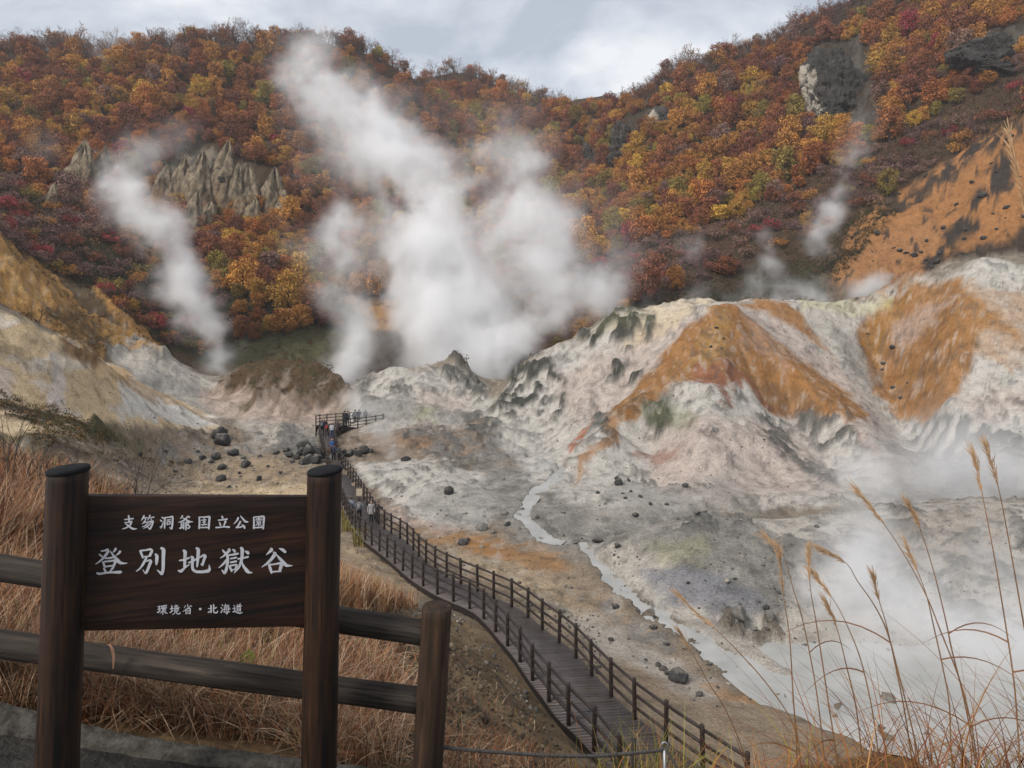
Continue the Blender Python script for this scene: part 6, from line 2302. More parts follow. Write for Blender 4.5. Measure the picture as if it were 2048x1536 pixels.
def susuki(zoompts, npl, d, label, seed, leaf=0, raw=False):
    """one seed stalk from its tip down"""
    pts = [(x, y) if raw else (1300 + x / 2.239, 850 + y / 2.239) for x, y in zoompts]
    rs = np.random.default_rng(seed)
    lx, ly = pts[-1]
    w = []
    n = len(pts)
    for i, (x, y) in enumerate(pts):
        w.append(at(x, y, d + 0.10 * (n - 1 - i) / n * (1 if seed % 2 else -1)))
    end = w[-1]
    g = ground(end.x, end.y)
    if end.z > g:
        w.append(Vector((end.x + 0.03, end.y, g - 0.03)))
    path = cr_path(w, 6)
    root = empty('pampas_grass_stalk', path[-1], label, 'pampas grass', 'seed stalks of pampas grass at the right')
    inv = -root.location
    mb = MB()
    m = len(path)
    mb.tube([p + inv for p in path], [0.0011 + 0.0020 * min(1, i / (m * .5)) for i in range(m)], 6)
    mb.build('stem', [STEM_MAT], root, True)
    mb = MB()
    top = npl * 6
    for k in range(70):
        t = rs.random() ** 1.2 * top
        i = min(int(t), m - 2)
        p = path[i].lerp(path[i + 1], t - i)
        ax = (path[max(i - 1, 0)] - path[i + 1]).normalized()
        dd = (ax + Vector(rs.normal(size=3)) * 0.16).normalized()
        L = rs.uniform(0.03, 0.085) * (0.5 + 0.5 * (1 - t / top) + .3)
        q = p + dd * L * 0.5 + Vector((0, 0, 0.002))
        e = p + dd * L + Vector((-0.004, 0, -0.004))
        mb.tube([p + inv, q + inv, e + inv], [0.0008, 0.0019, 0.0006], 3, False)
    mb.build('plume', [PLUME_MAT], root)
    for k in range(leaf):
        i = int(m * rs.uniform(.45, .85))
        p = path[i]
        a = rs.uniform(-0.6, 0.6) + (0 if rs.random() < .5 else math.pi)
        L = rs.uniform(.25, .5)
        vs, fs = [], []
        for j in range(9):
            t = j / 8
            c = p + Vector((math.cos(a) * L * t, math.sin(a) * L * t, L * (0.55 * t - 0.75 * t * t)))
            wd = 0.0035 * (1 - t) ** .7 + .0004
            vs += [c + inv + Vector((0, 0, wd)), c + inv - Vector((0, 0, wd))]
            if j:
                fs.append((2 * j - 2, 2 * j - 1, 2 * j + 1, 2 * j))
        b = MB()
        b.add(vs, fs)
        b.build('blade', [BLADE_MAT], root)


for k, (z, npl, d, lb, lf) in enumerate([
        ([(945, 315), (1060, 460), (1150, 600), (1240, 770), (1300, 920), (1390, 1150), (1440, 1350), (1470, 1536)], 1, 3.1, 'tallest left leaning seed stalk crossing the mist at the right', 2),
        ([(1170, 375), (1215, 480), (1260, 620), (1290, 730), (1330, 900), (1350, 1000), (1400, 1200), (1440, 1400), (1460, 1536)], 1, 3.2, 'seed stalk with slim brown plume crossing behind the tallest left leaning one', 1),
        ([(1455, 160), (1490, 320), (1540, 580), (1590, 880), (1630, 1150), (1650, 1400), (1660, 1536)], 1, 2.9, 'thick orange stalk with dense upright plume near the right edge', 2),
        ([(1510, 110), (1560, 280), (1600, 480), (1650, 760), (1690, 1000), (1720, 1300), (1730, 1536)], 1, 3.0, 'seed stalk with loose feathery plume reaching highest by the right edge', 0),
        ([(540, 520), (600, 590), (640, 730), (680, 860), (730, 1100), (760, 1300), (780, 1480)], 1, 3.3, 'drooping feathery stalk at the left of the tall clump', 1),
        ([(580, 590), (600, 780), (625, 950), (640, 1200), (655, 1400), (660, 1530)], 1, 3.25, 'upright brown stalk just under the drooping feathery one', 1),
        ([(710, 570), (717, 720), (740, 860), (770, 1050), (800, 1250), (830, 1450)], 1, 3.2, 'thin straight stalk with narrow dark plume', 1),
        ([(790, 570), (880, 620), (930, 700), (1000, 800), (1060, 920), (1110, 1100), (1160, 1300), (1200, 1480)], 1, 3.15, 'stalk whose plume bends almost level to the left', 1),
        ([(755, 695), (820, 780), (870, 870), (940, 1040), (990, 1250), (1020, 1450)], 1, 3.2, 'short stalk with a thick golden plume in the middle of the clump', 1),
        ([(1005, 705), (1030, 800), (1060, 900), (1100, 1080), (1140, 1280), (1170, 1480)], 1, 3.25, 'stalk with a short plume right of the thick golden one', 0),
        ([(1155, 560), (1200, 660), (1240, 770), (1270, 900), (1310, 1080), (1340, 1250), (1350, 1480)], 1, 3.3, 'pale stalk between the two crossing stalks', 1),
        ([(800, 820), (840, 920), (880, 1080), (920, 1250), (950, 1480)], 1, 3.3, 'faint low stalk behind the golden plume', 0),
        ([(145, 780), (240, 870), (300, 920), (400, 1020), (500, 1130), (590, 1250), (640, 1340), (670, 1460)], 2, 3.6, 'long pale stalk leaning far left over the stream', 0),
        ([(140, 940), (200, 1040), (260, 1150), (330, 1260), (390, 1390), (440, 1536)], 1, 3.8, 'hair thin stalk leaning left below the long pale one', 0)]):
    susuki(z, npl, d, lb, k + 3, lf)
susuki([(2019, 280), (2036, 350), (2052, 440), (2070, 700), (2085, 1100), (2092, 1560)], 2, 2.5, 'near seed plume cut by the right edge in front of the orange scree', 31, 0, True)
susuki([(1970, 1500), (1975, 1420), (2000, 1330), (2048, 1280), (2060, 1400), (2060, 1560)][::-1][::-1], 1, 2.8, 'arching green yellow stalk at the lower right edge', 32, 0, True) if False else None


# ---------------------------------------------------------------- bare shrubs
def bare_plant(loc, h, seed, name, label, cat, depth=3, lean=(0, 0), leafy=None, r=0.02, n=2, spread=.5):
    rs = np.random.default_rng(seed)
    root = empty(name, loc, label, cat)
    tips = []
    mb = MB()
    for k in range(n):
        branches(rs, depth, Vector((rs.normal() * .03 * h, rs.normal() * .03 * h, -0.05)), Vector((lean[0] + rs.normal() * .3, lean[1] + rs.normal() * .3, 1)).normalized(), h * .42, r, mb, tips, spread, 5)
    mb.build('stem', [BARK], root)
    if leafy:
        cs = np.array([tuple(q) for q in tips])
        v, f, t = leaf_cloud(rs, cs, np.full(len(cs), h * .05), 5, h * .014)
        link('foliage', mesh_np('foliage', v, f, t), root, [FOL[leafy]])


bare_plant(at(65, 664, 57), 3.0, 3, 'bare_tree', 'small leafless tree standing behind the pale slope at the left', 'tree', 3, (0, 0), 'amber', 0.05, 2, .6)
for k, (x, y, d, h, lb) in enumerate(((20, 985, 9.0, 1.5, 'dark bare shrub with long twigs at the left edge'), (75, 1000, 9.5, 1.0, 'lower bare shrub beside the tall one at the left edge'), (-10, 1060, 6.5, 1.0, 'dark twiggy shrub cut by the left edge above the rail'),
                                        (160, 985, 13, 1.1, 'thin leafless shrub rising above the left sign post'), (275, 1050, 10, 1.4, 'slender leafless sapling right of the left sign post'))):
    p = cast(x, y, 4, 25) or at(x, y, d)
    bare_plant(p, h * p.y / d, 40 + k, 'bare_shrub', lb, 'shrub', 3, (rs_ := random.Random(k)).choices((-.1, .1, .2), k=1) * 2, None, 0.009 * p.y / 9, 3, .45)

print('GRASS', round(time.time() - T0, 1))

# ---------------------------------------------------------------- rope and stakes
def build_rope():
    zs = 3.3
    pts = [at(880, 1494, 2.95), at(960, 1502, 3.0), at(1060, 1509, 3.1), at(1130, 1512, 3.15), at(1190, 1512, 3.2), at(1260, 1507, 3.25), at(1326, 1500, zs)]
    path = cr_path(pts, 16)
    mb = MB()
    for s in range(3):
        tw = []
        acc = 0
        for i, p in enumerate(path):
            t = (path[min(i + 1, len(path) - 1)] - path[max(i - 1, 0)]).normalized()
            a = Vector((0, 0, 1))
            b = t.cross(a).normalized()
            if i:
                acc += (p - path[i - 1]).length
            an = acc * 95 + s * 2.094
            tw.append(p + a * math.cos(an) * 0.0042 + b * math.sin(an) * 0.0042)
        fine = cr_path(tw, 2)
        mb.tube(fine, [0.0045] * len(fine), 6)
    root = mb.build('rope', [mat_plain('weathered_rope', (0.06, 0.055, 0.052), 0.9, 0.5, 60)], None, True)
    set_props(root, 'twisted grey rope stretched from the fence post to a metal eye stake', 'rope')
    # stake with an eye
    e = empty('eye_stake', at(1332, 1620, zs), 'thin metal stake with a ring eye holding the rope', 'stake')
    top = at(1329, 1500, zs)
    mb = MB()
    mb.tube([Vector((0, 0, -0.1)), top - e.location], [0.0085, 0.0085], 10)
    m = mat_plain('galvanised_steel', (0.26, 0.265, 0.27), 0.45, 0.25, 30, 0, 0.5)
    m.node_tree.nodes['Principled BSDF'].inputs['Metallic'].default_value = 0.6
    mb.build('shaft', [m], e, True)
    mb = MB()
    c = top - e.location + Vector((0, 0, 0.018))
    ring = [c + Vector((math.cos(a) * 0.016, 0, math.sin(a) * 0.019)) for a in np.linspace(0, 6.283, 21)]
    mb.tube(ring, [0.0045] * 21, 8, False)
    mb.build('eye', [m], e, True)
    pts = [top + Vector((0.004, -.004, .012)), at(1345, 1520, zs - .02), at(1372, 1570, zs - .05), at(1390, 1620, zs - .05)]
    mb = MB()
    mb.tube(cr_path(pts, 6), [0.006] * 19, 6)
    o = mb.build('rope', [bpy.data.materials['weathered_rope']], None, True)
    set_props(o, 'short rope end hanging down right from the metal eye stake', 'rope')
    p0, p1 = at(1268, 1600, 3.4), at(1267, 1474, 3.4)
    mb = MB()
    mb.tube([(0, 0, 0), (p1 - p0) * .5, (p1 - p0) * .97, p1 - p0], [0.011, .011, .011, .006], 10)
    o = mb.build('iron_stake', [mat_plain('dark_iron', (0.03, 0.027, 0.026), .7, .4, 20)], None, True)
    o.location = p0
    set_props(o, 'plain dark iron stake standing behind the rope', 'stake')
    # a dead blade over the rail and one green leaf
    mb = MB()
    a = [at(215, 1288, 2.9), at(222, 1293, 2.895), at(227, 1312, 2.9), at(226, 1338, 2.91)]
    c = cr_path(a, 6)
    vs, fs = [], []
    for i, p in enumerate(c):
        w = 0.006 * math.sin(math.pi * (i + .6) / (len(c) + .3)) + .001
        vs += [p + Vector((w, 0, 0)), p - Vector((w, 0, 0))]
        if i:
            fs.append((2 * i - 2, 2 * i - 1, 2 * i + 1, 2 * i))
    mb.add(vs, fs)
    o = mb.build('dead_leaf_blade', [mat_plain('withered_blade', (0.26, 0.14, 0.09), .8, .3, 20)])
    set_props(o, 'withered pinkish blade of grass hanging over the lower rail', 'leaf')
    mb = MB()
    p = at(495, 1312, 3.9)
    out = []
    for k in range(14):
        an = 2 * math.pi * k / 14
        out.append(p + Vector((0.036 * math.cos(an), 0.02 * math.cos(an) + .006 * math.sin(2 * an), 0.04 * math.sin(an) - 0.016 * abs(math.cos(an)))))
    mb.add([p - Vector((0, .004, 0))] + out, [(0, 1 + k, 1 + (k + 1) % 14) for k in range(14)])
    o = mb.build('green_leaf', [mat_plain('yellow_green_leaf', (0.22, 0.24, 0.05), .6, .3, 30)])
    set_props(o, 'single yellow green leaf among the dry grass below the sign', 'leaf')


build_rope()

# ---------------------------------------------------------------- people on the boardwalk
def cloth(name, c):
    return mat_plain(name, c, 0.85, 0.15, 8.0)


SKIN = cloth('skin', (0.42, 0.26, 0.19))
HAIR = cloth('black_hair', (0.012, 0.011, 0.011))


def body_pose(kind, seed):
    """joints of a 1.66 m figure facing +y: name -> (point, radius)"""
    r = random.Random(seed)
    st = {'walk': 0.24, 'stand': 0.04, 'lean': 0.06, 'arms': 0.16}[kind]
    fw = 0.10 if kind == 'lean' else 0.02
    J = {'pelvis': ((0, 0, .90), .125), 'waist': ((0, .01, 1.04), .115), 'chest': ((0, .02 + fw, 1.24), .135), 'neck0': ((0, .02 + fw, 1.385), .062), 'neck': ((0, .03 + fw, 1.43), .05),
         'head0': ((0, .045 + fw, 1.50), .078), 'head1': ((0, .05 + fw, 1.575), .092), 'head2': ((0, .04 + fw, 1.63), .06)}
    for s, nm in ((-1, 'l'), (1, 'r')):
        f = st * s
        J['hip' + nm] = ((s * .085, 0, .86), .098)
        J['knee' + nm] = ((s * .09, f * .55 + .03, .48), .062)
        J['ankle' + nm] = ((s * .09, f - .03, .085), .042)
        J['toe' + nm] = ((s * .10, f + .12, .035), .035)
        J['sh' + nm] = ((s * .165, .01 + fw, 1.345), .062)
        out = 0.20 if kind == 'arms' else 0.05
        if kind == 'lean':
            J['el' + nm] = ((s * .22, .16, 1.16), .043)
            J['wr' + nm] = ((s * .15, .36, 1.09), .032)
            J['hand' + nm] = ((s * .13, .44, 1.09), .036)
        else:
            b = -f * .6
            J['el' + nm] = ((s * (.20 + out * .6), b * .5 - .02, 1.09), .043)
            J['wr' + nm] = ((s * (.21 + out), b + .05, .86), .031)
            J['hand' + nm] = ((s * (.215 + out), b + .07, .78), .036)
    E_ = [('pelvis', 'waist'), ('waist', 'chest'), ('chest', 'neck0'), ('neck0', 'neck'), ('neck', 'head0'), ('head0', 'head1'), ('head1', 'head2')]
    for nm in 'lr':
        E_ += [('pelvis', 'hip' + nm), ('hip' + nm, 'knee' + nm), ('knee' + nm, 'ankle' + nm), ('ankle' + nm, 'toe' + nm), ('chest', 'sh' + nm), ('sh' + nm, 'el' + nm), ('el' + nm, 'wr' + nm), ('wr' + nm, 'hand' + nm)]
    return J, E_


_BODY = {}


def body_mesh(kind, seed):
    if (kind, seed) in _BODY:
        return _BODY[(kind, seed)]
    J, E_ = body_pose(kind, seed)
    names = list(J)
    me = bpy.data.meshes.new('figure')
    me.from_pydata([J[n][0] for n in names], [(names.index(a), names.index(b)) for a, b in E_], [])
    ob = bpy.data.objects.new('figure', me)
    COL.objects.link(ob)
    sk = ob.modifiers.new('skin', 'SKIN')
    sk.use_smooth_shade = True
    lay = me.skin_vertices[0].data if me.skin_vertices else None
    if lay is None:
        import bmesh
        bm = bmesh.new()
        bm.from_mesh(me)
        bm.verts.layers.skin.verify()
        bm.to_mesh(me)
        bm.free()
        lay = me.skin_vertices[0].data
    for n, s in zip(names, lay):
        r = J[n][1]
        s.radius = (r * (1.18 if n in ('chest', 'waist', 'pelvis') else 1), r * (.86 if n in ('chest', 'waist', 'pelvis') else 1))
        s.use_root = n == 'pelvis'
    ob.modifiers.new('round', 'SUBSURF').levels = 1
    dg = bpy.context.evaluated_depsgraph_get()
    m2 = bpy.data.meshes.new_from_object(ob.evaluated_get(dg))
    bpy.data.objects.remove(ob)
    v = np.empty(len(m2.vertices) * 3, np.float32)
    m2.vertices.foreach_get('co', v)
    nn = np.empty(len(m2.vertices) * 3, np.float32)
    m2.vertices.foreach_get('normal', nn)
    _BODY[(kind, seed)] = (m2, v.reshape(-1, 3), nn.reshape(-1, 3), [tuple(p.vertices) for p in m2.polygons], J)
    return _BODY[(kind, seed)]


def garment(name, key, keep, grow, mat, parent):
    """skin-tight copy of part of the body, grown outwards"""
    me, v, nn, fs, J = body_mesh(*key)
    sel = [f for f in fs if all(keep(v[i]) for i in f)]
    used = sorted({i for f in sel for i in f})
    mp = {i: k for k, i in enumerate(used)}
    mb = MB()
    mb.add([tuple(v[i] + nn[i] * (grow(v[i]) if callable(grow) else grow)) for i in used], [tuple(mp[i] for i in f) for f in sel])
    return mb.build(name, [mat], parent, True)


def deck_point(px, py, zoff=0.0):
    z = float(np.interp(-py, [-l[1] for l, r, zz in DECK], [zz for l, r, zz in DECK]))
    d = DEEP(py, z)
    return at(px, py, d)


def person(px, py, hpx, label, key, face, jacket, trousers, hair=HAIR, bag=None, tote=None, hat=None, coat=False):
    p = deck_point(px, py)
    h = hpx / F * p.y
    s = min(max(h, 1.42), 1.78) / 1.69
    root = empty('person', p + Vector((0, 0, 0.006)), label, 'person', 'visitors on the boardwalk')
    root.rotation_euler = (0, 0, R(face))
    root.scale = (s, s, s)
    me, v, nn, fs, J = body_mesh(*key)
    link('body', me.copy(), root, [SKIN], True)
    arm = lambda q: abs(q[0]) > 0.17
    hem = 0.60 if coat else 0.86
    garment('jacket', key, lambda q: (hem < q[2] < 1.43 and not (arm(q) and q[2] < .84)) and (q[2] > .84 or abs(q[0]) < .2), lambda q: .022 + (.03 if q[2] < .95 and not arm(q) else 0), jacket, root)
    garment('trousers', key, lambda q: .07 < q[2] < .93 and abs(q[0]) < .19, .012, trousers, root)
    garment('shoes', key, lambda q: q[2] < .10, .008, HAIR, root)
    hd = J['head1'][0]
    garment('hair', key, lambda q: q[2] > 1.49 and (q[1] < hd[1] + .035 or q[2] > 1.62), .016, hair, root)
    # face
    mb = MB()
    for dx in (-.033, .033):
        mb.tube([(dx, hd[1] + .083, 1.565), (dx, hd[1] + .096, 1.565)], [.012, .008], 6)
    mb.build('eyes', [HAIR], root)
    mb = MB()
    mb.tube([(0, hd[1] + .085, 1.565), (0, hd[1] + .112, 1.53), (0, hd[1] + .088, 1.522)], [.008, .015, .010], 6)
    mb.build('nose', [SKIN], root, True)
    # five fingers on each hand
    for sfx in ('l', 'r'):
        hp = Vector(J['hand' + sfx][0])
        w = (hp - Vector(J['wr' + sfx][0])).normalized()
        sd = 1 if sfx == 'r' else -1
        mb = MB()
        for k in range(4):
            o = Vector((0, (k - 1.5) * .018, 0))
            L = (.062, .074, .070, .054)[k]
            mb.tube([hp + o, hp + o + w * L * .6, hp + o + w * L + Vector((-sd * .012, 0, 0))], [.010, .009, .007], 5)
        mb.tube([hp - w * .02 + Vector((0, .03, 0)), hp + w * .015 + Vector((0, .055, 0)), hp + w * .04 + Vector((0, .058, 0))], [.011, .010, .008], 5)
        mb.build('fingers', [SKIN], root, True)
    if bag:
        mb = MB()
        c = Vector((0, -.19, 1.17))
        vs, fs2 = [], []
        for i in range(7):
            a = -math.pi / 2 + math.pi * i / 6
            for k in range(10):
                b = 2 * math.pi * k / 10
                vs.append(c + Vector((.15 * math.cos(a) * math.copysign(abs(math.cos(b)) ** .6, math.cos(b)), .085 * math.cos(a) ** .7 * math.copysign(abs(math.sin(b)) ** .6, math.sin(b)) if math.cos(a) > 0 else 0, .21 * math.sin(a))))
        for i in range(6):
            for k in range(10):
                fs2.append((i * 10 + k, i * 10 + (k + 1) % 10, (i + 1) * 10 + (k + 1) % 10, (i + 1) * 10 + k))
        mb.add(vs, fs2)
        for sx in (-.09, .09):
            mb.tube([(sx, -.12, 1.33), (sx, -.02, 1.41), (sx, .12, 1.34), (sx, .16, 1.2), (sx, .10, 1.06), (sx, -.12, 1.02)], [.014] * 6, 5)
        o = mb.build('backpack', [bag], None, True)
        o.parent = root
    if tote:
        mb = MB()
        hp = Vector(J['handr'][0])
        w0, w1 = .16, .19
        c = hp + Vector((.03, .02, -.05))
        mb.box8([c + Vector((.03, -w0, -.36)), c + Vector((.09, -w0, -.36)), c + Vector((.09, w0, -.36)), c + Vector((.03, w0, -.36)),
                 c + Vector((.045, -w1, -.02)), c + Vector((.07, -w1, -.02)), c + Vector((.07, w1, -.02)), c + Vector((.045, w1, -.02))])
        mb.tube([c + Vector((.05, -.1, -.03)), hp + Vector((.01, 0, .02)), c + Vector((.05, .1, -.03))], [.008] * 3, 5)
        o = mb.build('tote_bag', [tote], None)
        o.parent = root
    if hat:
        garment('hat', key, lambda q: q[2] > 1.575, .030, hat, root)
        mb = MB()
        mb.tube([(0, hd[1], 1.578), (0, hd[1], 1.59)], [.165, .14], 18)
        mb.build('hat_brim', [hat], root, True)
    return root


def build_people():
    navy, grey, red, pale, brown = cloth('navy_cloth', (.02, .025, .045)), cloth('grey_cloth', (.12, .125, .135)), cloth('red_cloth', (.30, .035, .035)), cloth('pale_blue_cloth', (.36, .38, .42)), cloth('brown_cloth', (.075, .045, .025))
    black, jean, khaki, blue, pink, white = cloth('black_cloth', (.014, .014, .016)), cloth('blue_jeans', (.035, .06, .13)), cloth('khaki_cloth', (.13, .105, .06)), cloth('blue_cloth', (.03, .085, .26)), cloth('pink_cloth', (.45, .2, .2)), cloth('white_canvas', (.55, .53, .49))
    lg, dbr = cloth('light_grey_cloth', (.30, .29, .29)), cloth('dark_brown_cloth', (.05, .032, .025))
    W_, S_, L_, A_ = ('walk', 1), ('stand', 1), ('lean', 1), ('arms', 1)
    person(644, 871.5, 32.5, 'tall person in navy with grey backpack walking away near the far bend', W_, 6, navy, black, bag=grey)
    person(648.5, 867, 29, 'person in black half hidden behind the tall navy one with grey backpack', S_, 0, black, black)
    person(654, 875, 30, 'person in dark clothes with bright red backpack on the far boardwalk', W_, -4, dbr, dbr, bag=red)
    person(663.6, 875.5, 29.5, 'person in pale blue jacket and blue jeans on the far boardwalk', S_, 0, pale, jean)
    person(664.5, 908, 31, 'person in bright blue jacket and pink hat on the boardwalk', S_, 170, blue, black, hat=pink)
    person(656, 923, 33, 'person in brown jacket carrying a white tote bag on the boardwalk', W_, -14, brown, khaki, tote=white)
    person(667.5, 922.5, 34.5, 'person all in dark navy walking beside the tote bag carrier', W_, 4, navy, black)
    person(678, 922.5, 30, 'person in dark grey jacket close to the right railing', S_, 30, cloth('dark_grey_cloth', (.05, .052, .055)), black)
    person(718.6, 1042.5, 41, 'nearest person in grey top with grey backpack and arms held out', A_, 2, grey, black, bag=cloth('mid_grey_canvas', (.2, .2, .21)))
    person(742.7, 1045, 40.5, 'person in long light grey coat by the right railing at the bend', S_, 190, lg, black, coat=True)
    person(702.5, 1038, 34, 'person in blue grey coat at the left railing by the bend', S_, -20, cloth('blue_grey_cloth', (.13, .15, .19)), black, coat=True)
    person(754, 1046, 31, 'person in black crouched low against the corner railing', L_, -80, black, black)
    # visitors in the mist on the platform
    for px, py, h, f, c, lb, k in ((690, 852.5, 32, 20, black, 'person in black in the mist at the left of the platform', L_), (695, 851, 30, -20, grey, 'person in grey leaning beside the one in black on the platform', S_),
                                   (710, 849.5, 31, 10, grey, 'person in grey standing at the middle of the misty platform', S_), (717, 848.5, 30, -15, navy, 'person in navy next to the middle one on the misty platform', L_),
                                   (731, 845.5, 27, 0, black, 'person whose dark head shows above the platform rail', S_)):
        z = -14.2
        root = None
        d = DEEP(py, z)
        r = person(px, py, h, lb, k, f, c, black)
        r.location = at(px, py, d)
    # low wooden stand on the deck
    p = deck_point(719, 997)
    root = empty('wooden_stand', p, 'small wooden folding sign stand on the boardwalk beside the right railing', 'stand')
    wd = mat_plain('pale_stand_timber', (.22, .15, .09), .8, .3, 10)
    mb = MB()
    for sx in (-.24, .24):
        mb.tube([(sx, -.16, 0.01), (sx * .9, 0, .78)], [.022, .022], 6)
        mb.tube([(sx, .16, 0.01), (sx * .9, 0, .78)], [.022, .022], 6)
    for z in (.2, .76):
        mb.tube([(-.24, -.16 + .2 * z, z), (.24, -.16 + .2 * z, z)], [.02, .02], 6)
    mb.build('frame', [wd], root)
    mb = MB()
    mb.box8([(-.21, -.13, .24), (.21, -.13, .24), (.21, -.11, .24), (-.21, -.11, .24), (-.20, -.03, .72), (.20, -.03, .72), (.20, -.01, .72), (-.20, -.01, .72)])
    mb.build('board', [cloth('cream_board', (.36, .31, .24))], root)


build_people()
print('PEOPLE', round(time.time() - T0, 1))

# ---------------------------------------------------------------- steam
STEAM = bpy.data.materials.new('steam')
STEAM.use_nodes = True
_nt = STEAM.node_tree
_nt.nodes.clear()
_o = _nt.nodes.new('ShaderNodeOutputMaterial')
_pv = _nt.nodes.new('ShaderNodeVolumePrincipled')
_pv.inputs['Color'].default_value = (0.99, 0.99, 0.995, 1)
_pv.inputs['Density'].default_value = 1.0
_pv.inputs['Anisotropy'].default_value = 0.1
lk(_nt, _pv.outputs[0], _o.inputs['Volume'])


def plume(name, label, puffs, dens, res, warp, wscale, nscale, lo=0.36, hi=0.66, stretch=1.0):
    """steam: a density grid, the sum of soft puffs (column, row, depth, radius in pixels, strength) bent and broken up by noise"""
    g = bpy.data.node_groups.new(name, 'GeometryNodeTree')
    g.interface.new_socket('Geometry', in_out='INPUT', socket_type='NodeSocketGeometry')
    g.interface.new_socket('Geometry', in_out='OUTPUT', socket_type='NodeSocketGeometry')
    N = g.nodes.new
    L = g.links.new
    out = N('NodeGroupOutput')
    pos = N('GeometryNodeInputPosition').outputs[0]

    def mth(op, a, b=None, c=None, clamp=False):
        n = N('ShaderNodeMath')
        n.operation = op
        n.use_clamp = clamp
        for i, v in enumerate((a, b, c)):
            if v is None: continue
            if hasattr(v, 'is_output'): L(v, n.inputs[i])
            else: n.inputs[i].default_value = v
        return n.outputs[0]

    def vmt(op, a, b=None, s=None):
        n = N('ShaderNodeVectorMath')
        n.operation = op
        for i, v in enumerate((a, b)):
            if v is None: continue
            if hasattr(v, 'is_output'): L(v, n.inputs[i])
            else: n.inputs[i].default_value = v
        if s is not None: n.inputs['Scale'].default_value = s
        return n

    def nse(vec, sc, det, rough=.55):
        n = N('ShaderNodeTexNoise')
        n.inputs['Scale'].default_value = sc
        n.inputs['Detail'].default_value = det
        n.inputs['Roughness'].default_value = rough
        L(vec, n.inputs['Vector'])
        return n
    c = vmt('SUBTRACT', nse(pos, wscale, 6, .62).outputs['Color'], (.5, .5, .5)).outputs[0]
    q = vmt('ADD', pos, vmt('SCALE', c, s=warp * 2).outputs[0]).outputs[0]
    tot = None
    W_ = []
    for (px, py, d, rp, k) in puffs:
        p = at(px, py, d)
        r = rp / F * d
        W_.append((p, r))
        t = mth('MULTIPLY_ADD', vmt('DISTANCE', q, tuple(p)).outputs['Value'], -1 / (r * 1.25), 1.0, True)
        t = mth('MULTIPLY', mth('MULTIPLY', t, t), k * 1.6)
        tot = t if tot is None else mth('ADD', tot, t)
    tot = mth('MINIMUM', tot, 1.6)
    qs = vmt('MULTIPLY', q, (1, 1, stretch)).outputs[0]
    fb0 = nse(qs, nscale, 8, .66)
    fb = mth('ADD', fb0.outputs[0], mth('MULTIPLY_ADD', tot, 0.09, -0.055))
    f = N('ShaderNodeMapRange')
    f.interpolation_type = 'SMOOTHSTEP'
    L(fb, f.inputs[0])
    f.inputs[1].default_value = lo
    f.inputs[2].default_value = hi
    f.inputs[3].default_value = 0.0
    f.inputs[4].default_value = 1.0
    d = mth('MULTIPLY', mth('MULTIPLY', tot, f.outputs[0]), dens)
    vc = N('GeometryNodeVolumeCube')
    L(d, vc.inputs['Density'])
    a = [min(p[i] - r * 1.3 - warp * .4 for p, r in W_) for i in range(3)]
    b = [max(p[i] + r * 1.3 + warp * .4 for p, r in W_) for i in range(3)]
    vc.inputs['Min'].default_value = a
    vc.inputs['Max'].default_value = b
    for i, ax in enumerate('XYZ'):
        vc.inputs['Resolution ' + ax].default_value = max(8, int((b[i] - a[i]) / res))
    sm = N('GeometryNodeSetMaterial')
    sm.inputs['Material'].default_value = STEAM
    L(vc.outputs[0], sm.inputs[0])
    L(sm.outputs[0], out.inputs[0])
    v = bpy.data.volumes.new(name)
    ob = bpy.data.objects.new(name, v)
    COL.objects.link(ob)
    ob.modifiers.new('density', 'NODES').node_group = g
    set_props(ob, label, 'steam', 'steam rising from the vents')
    return ob


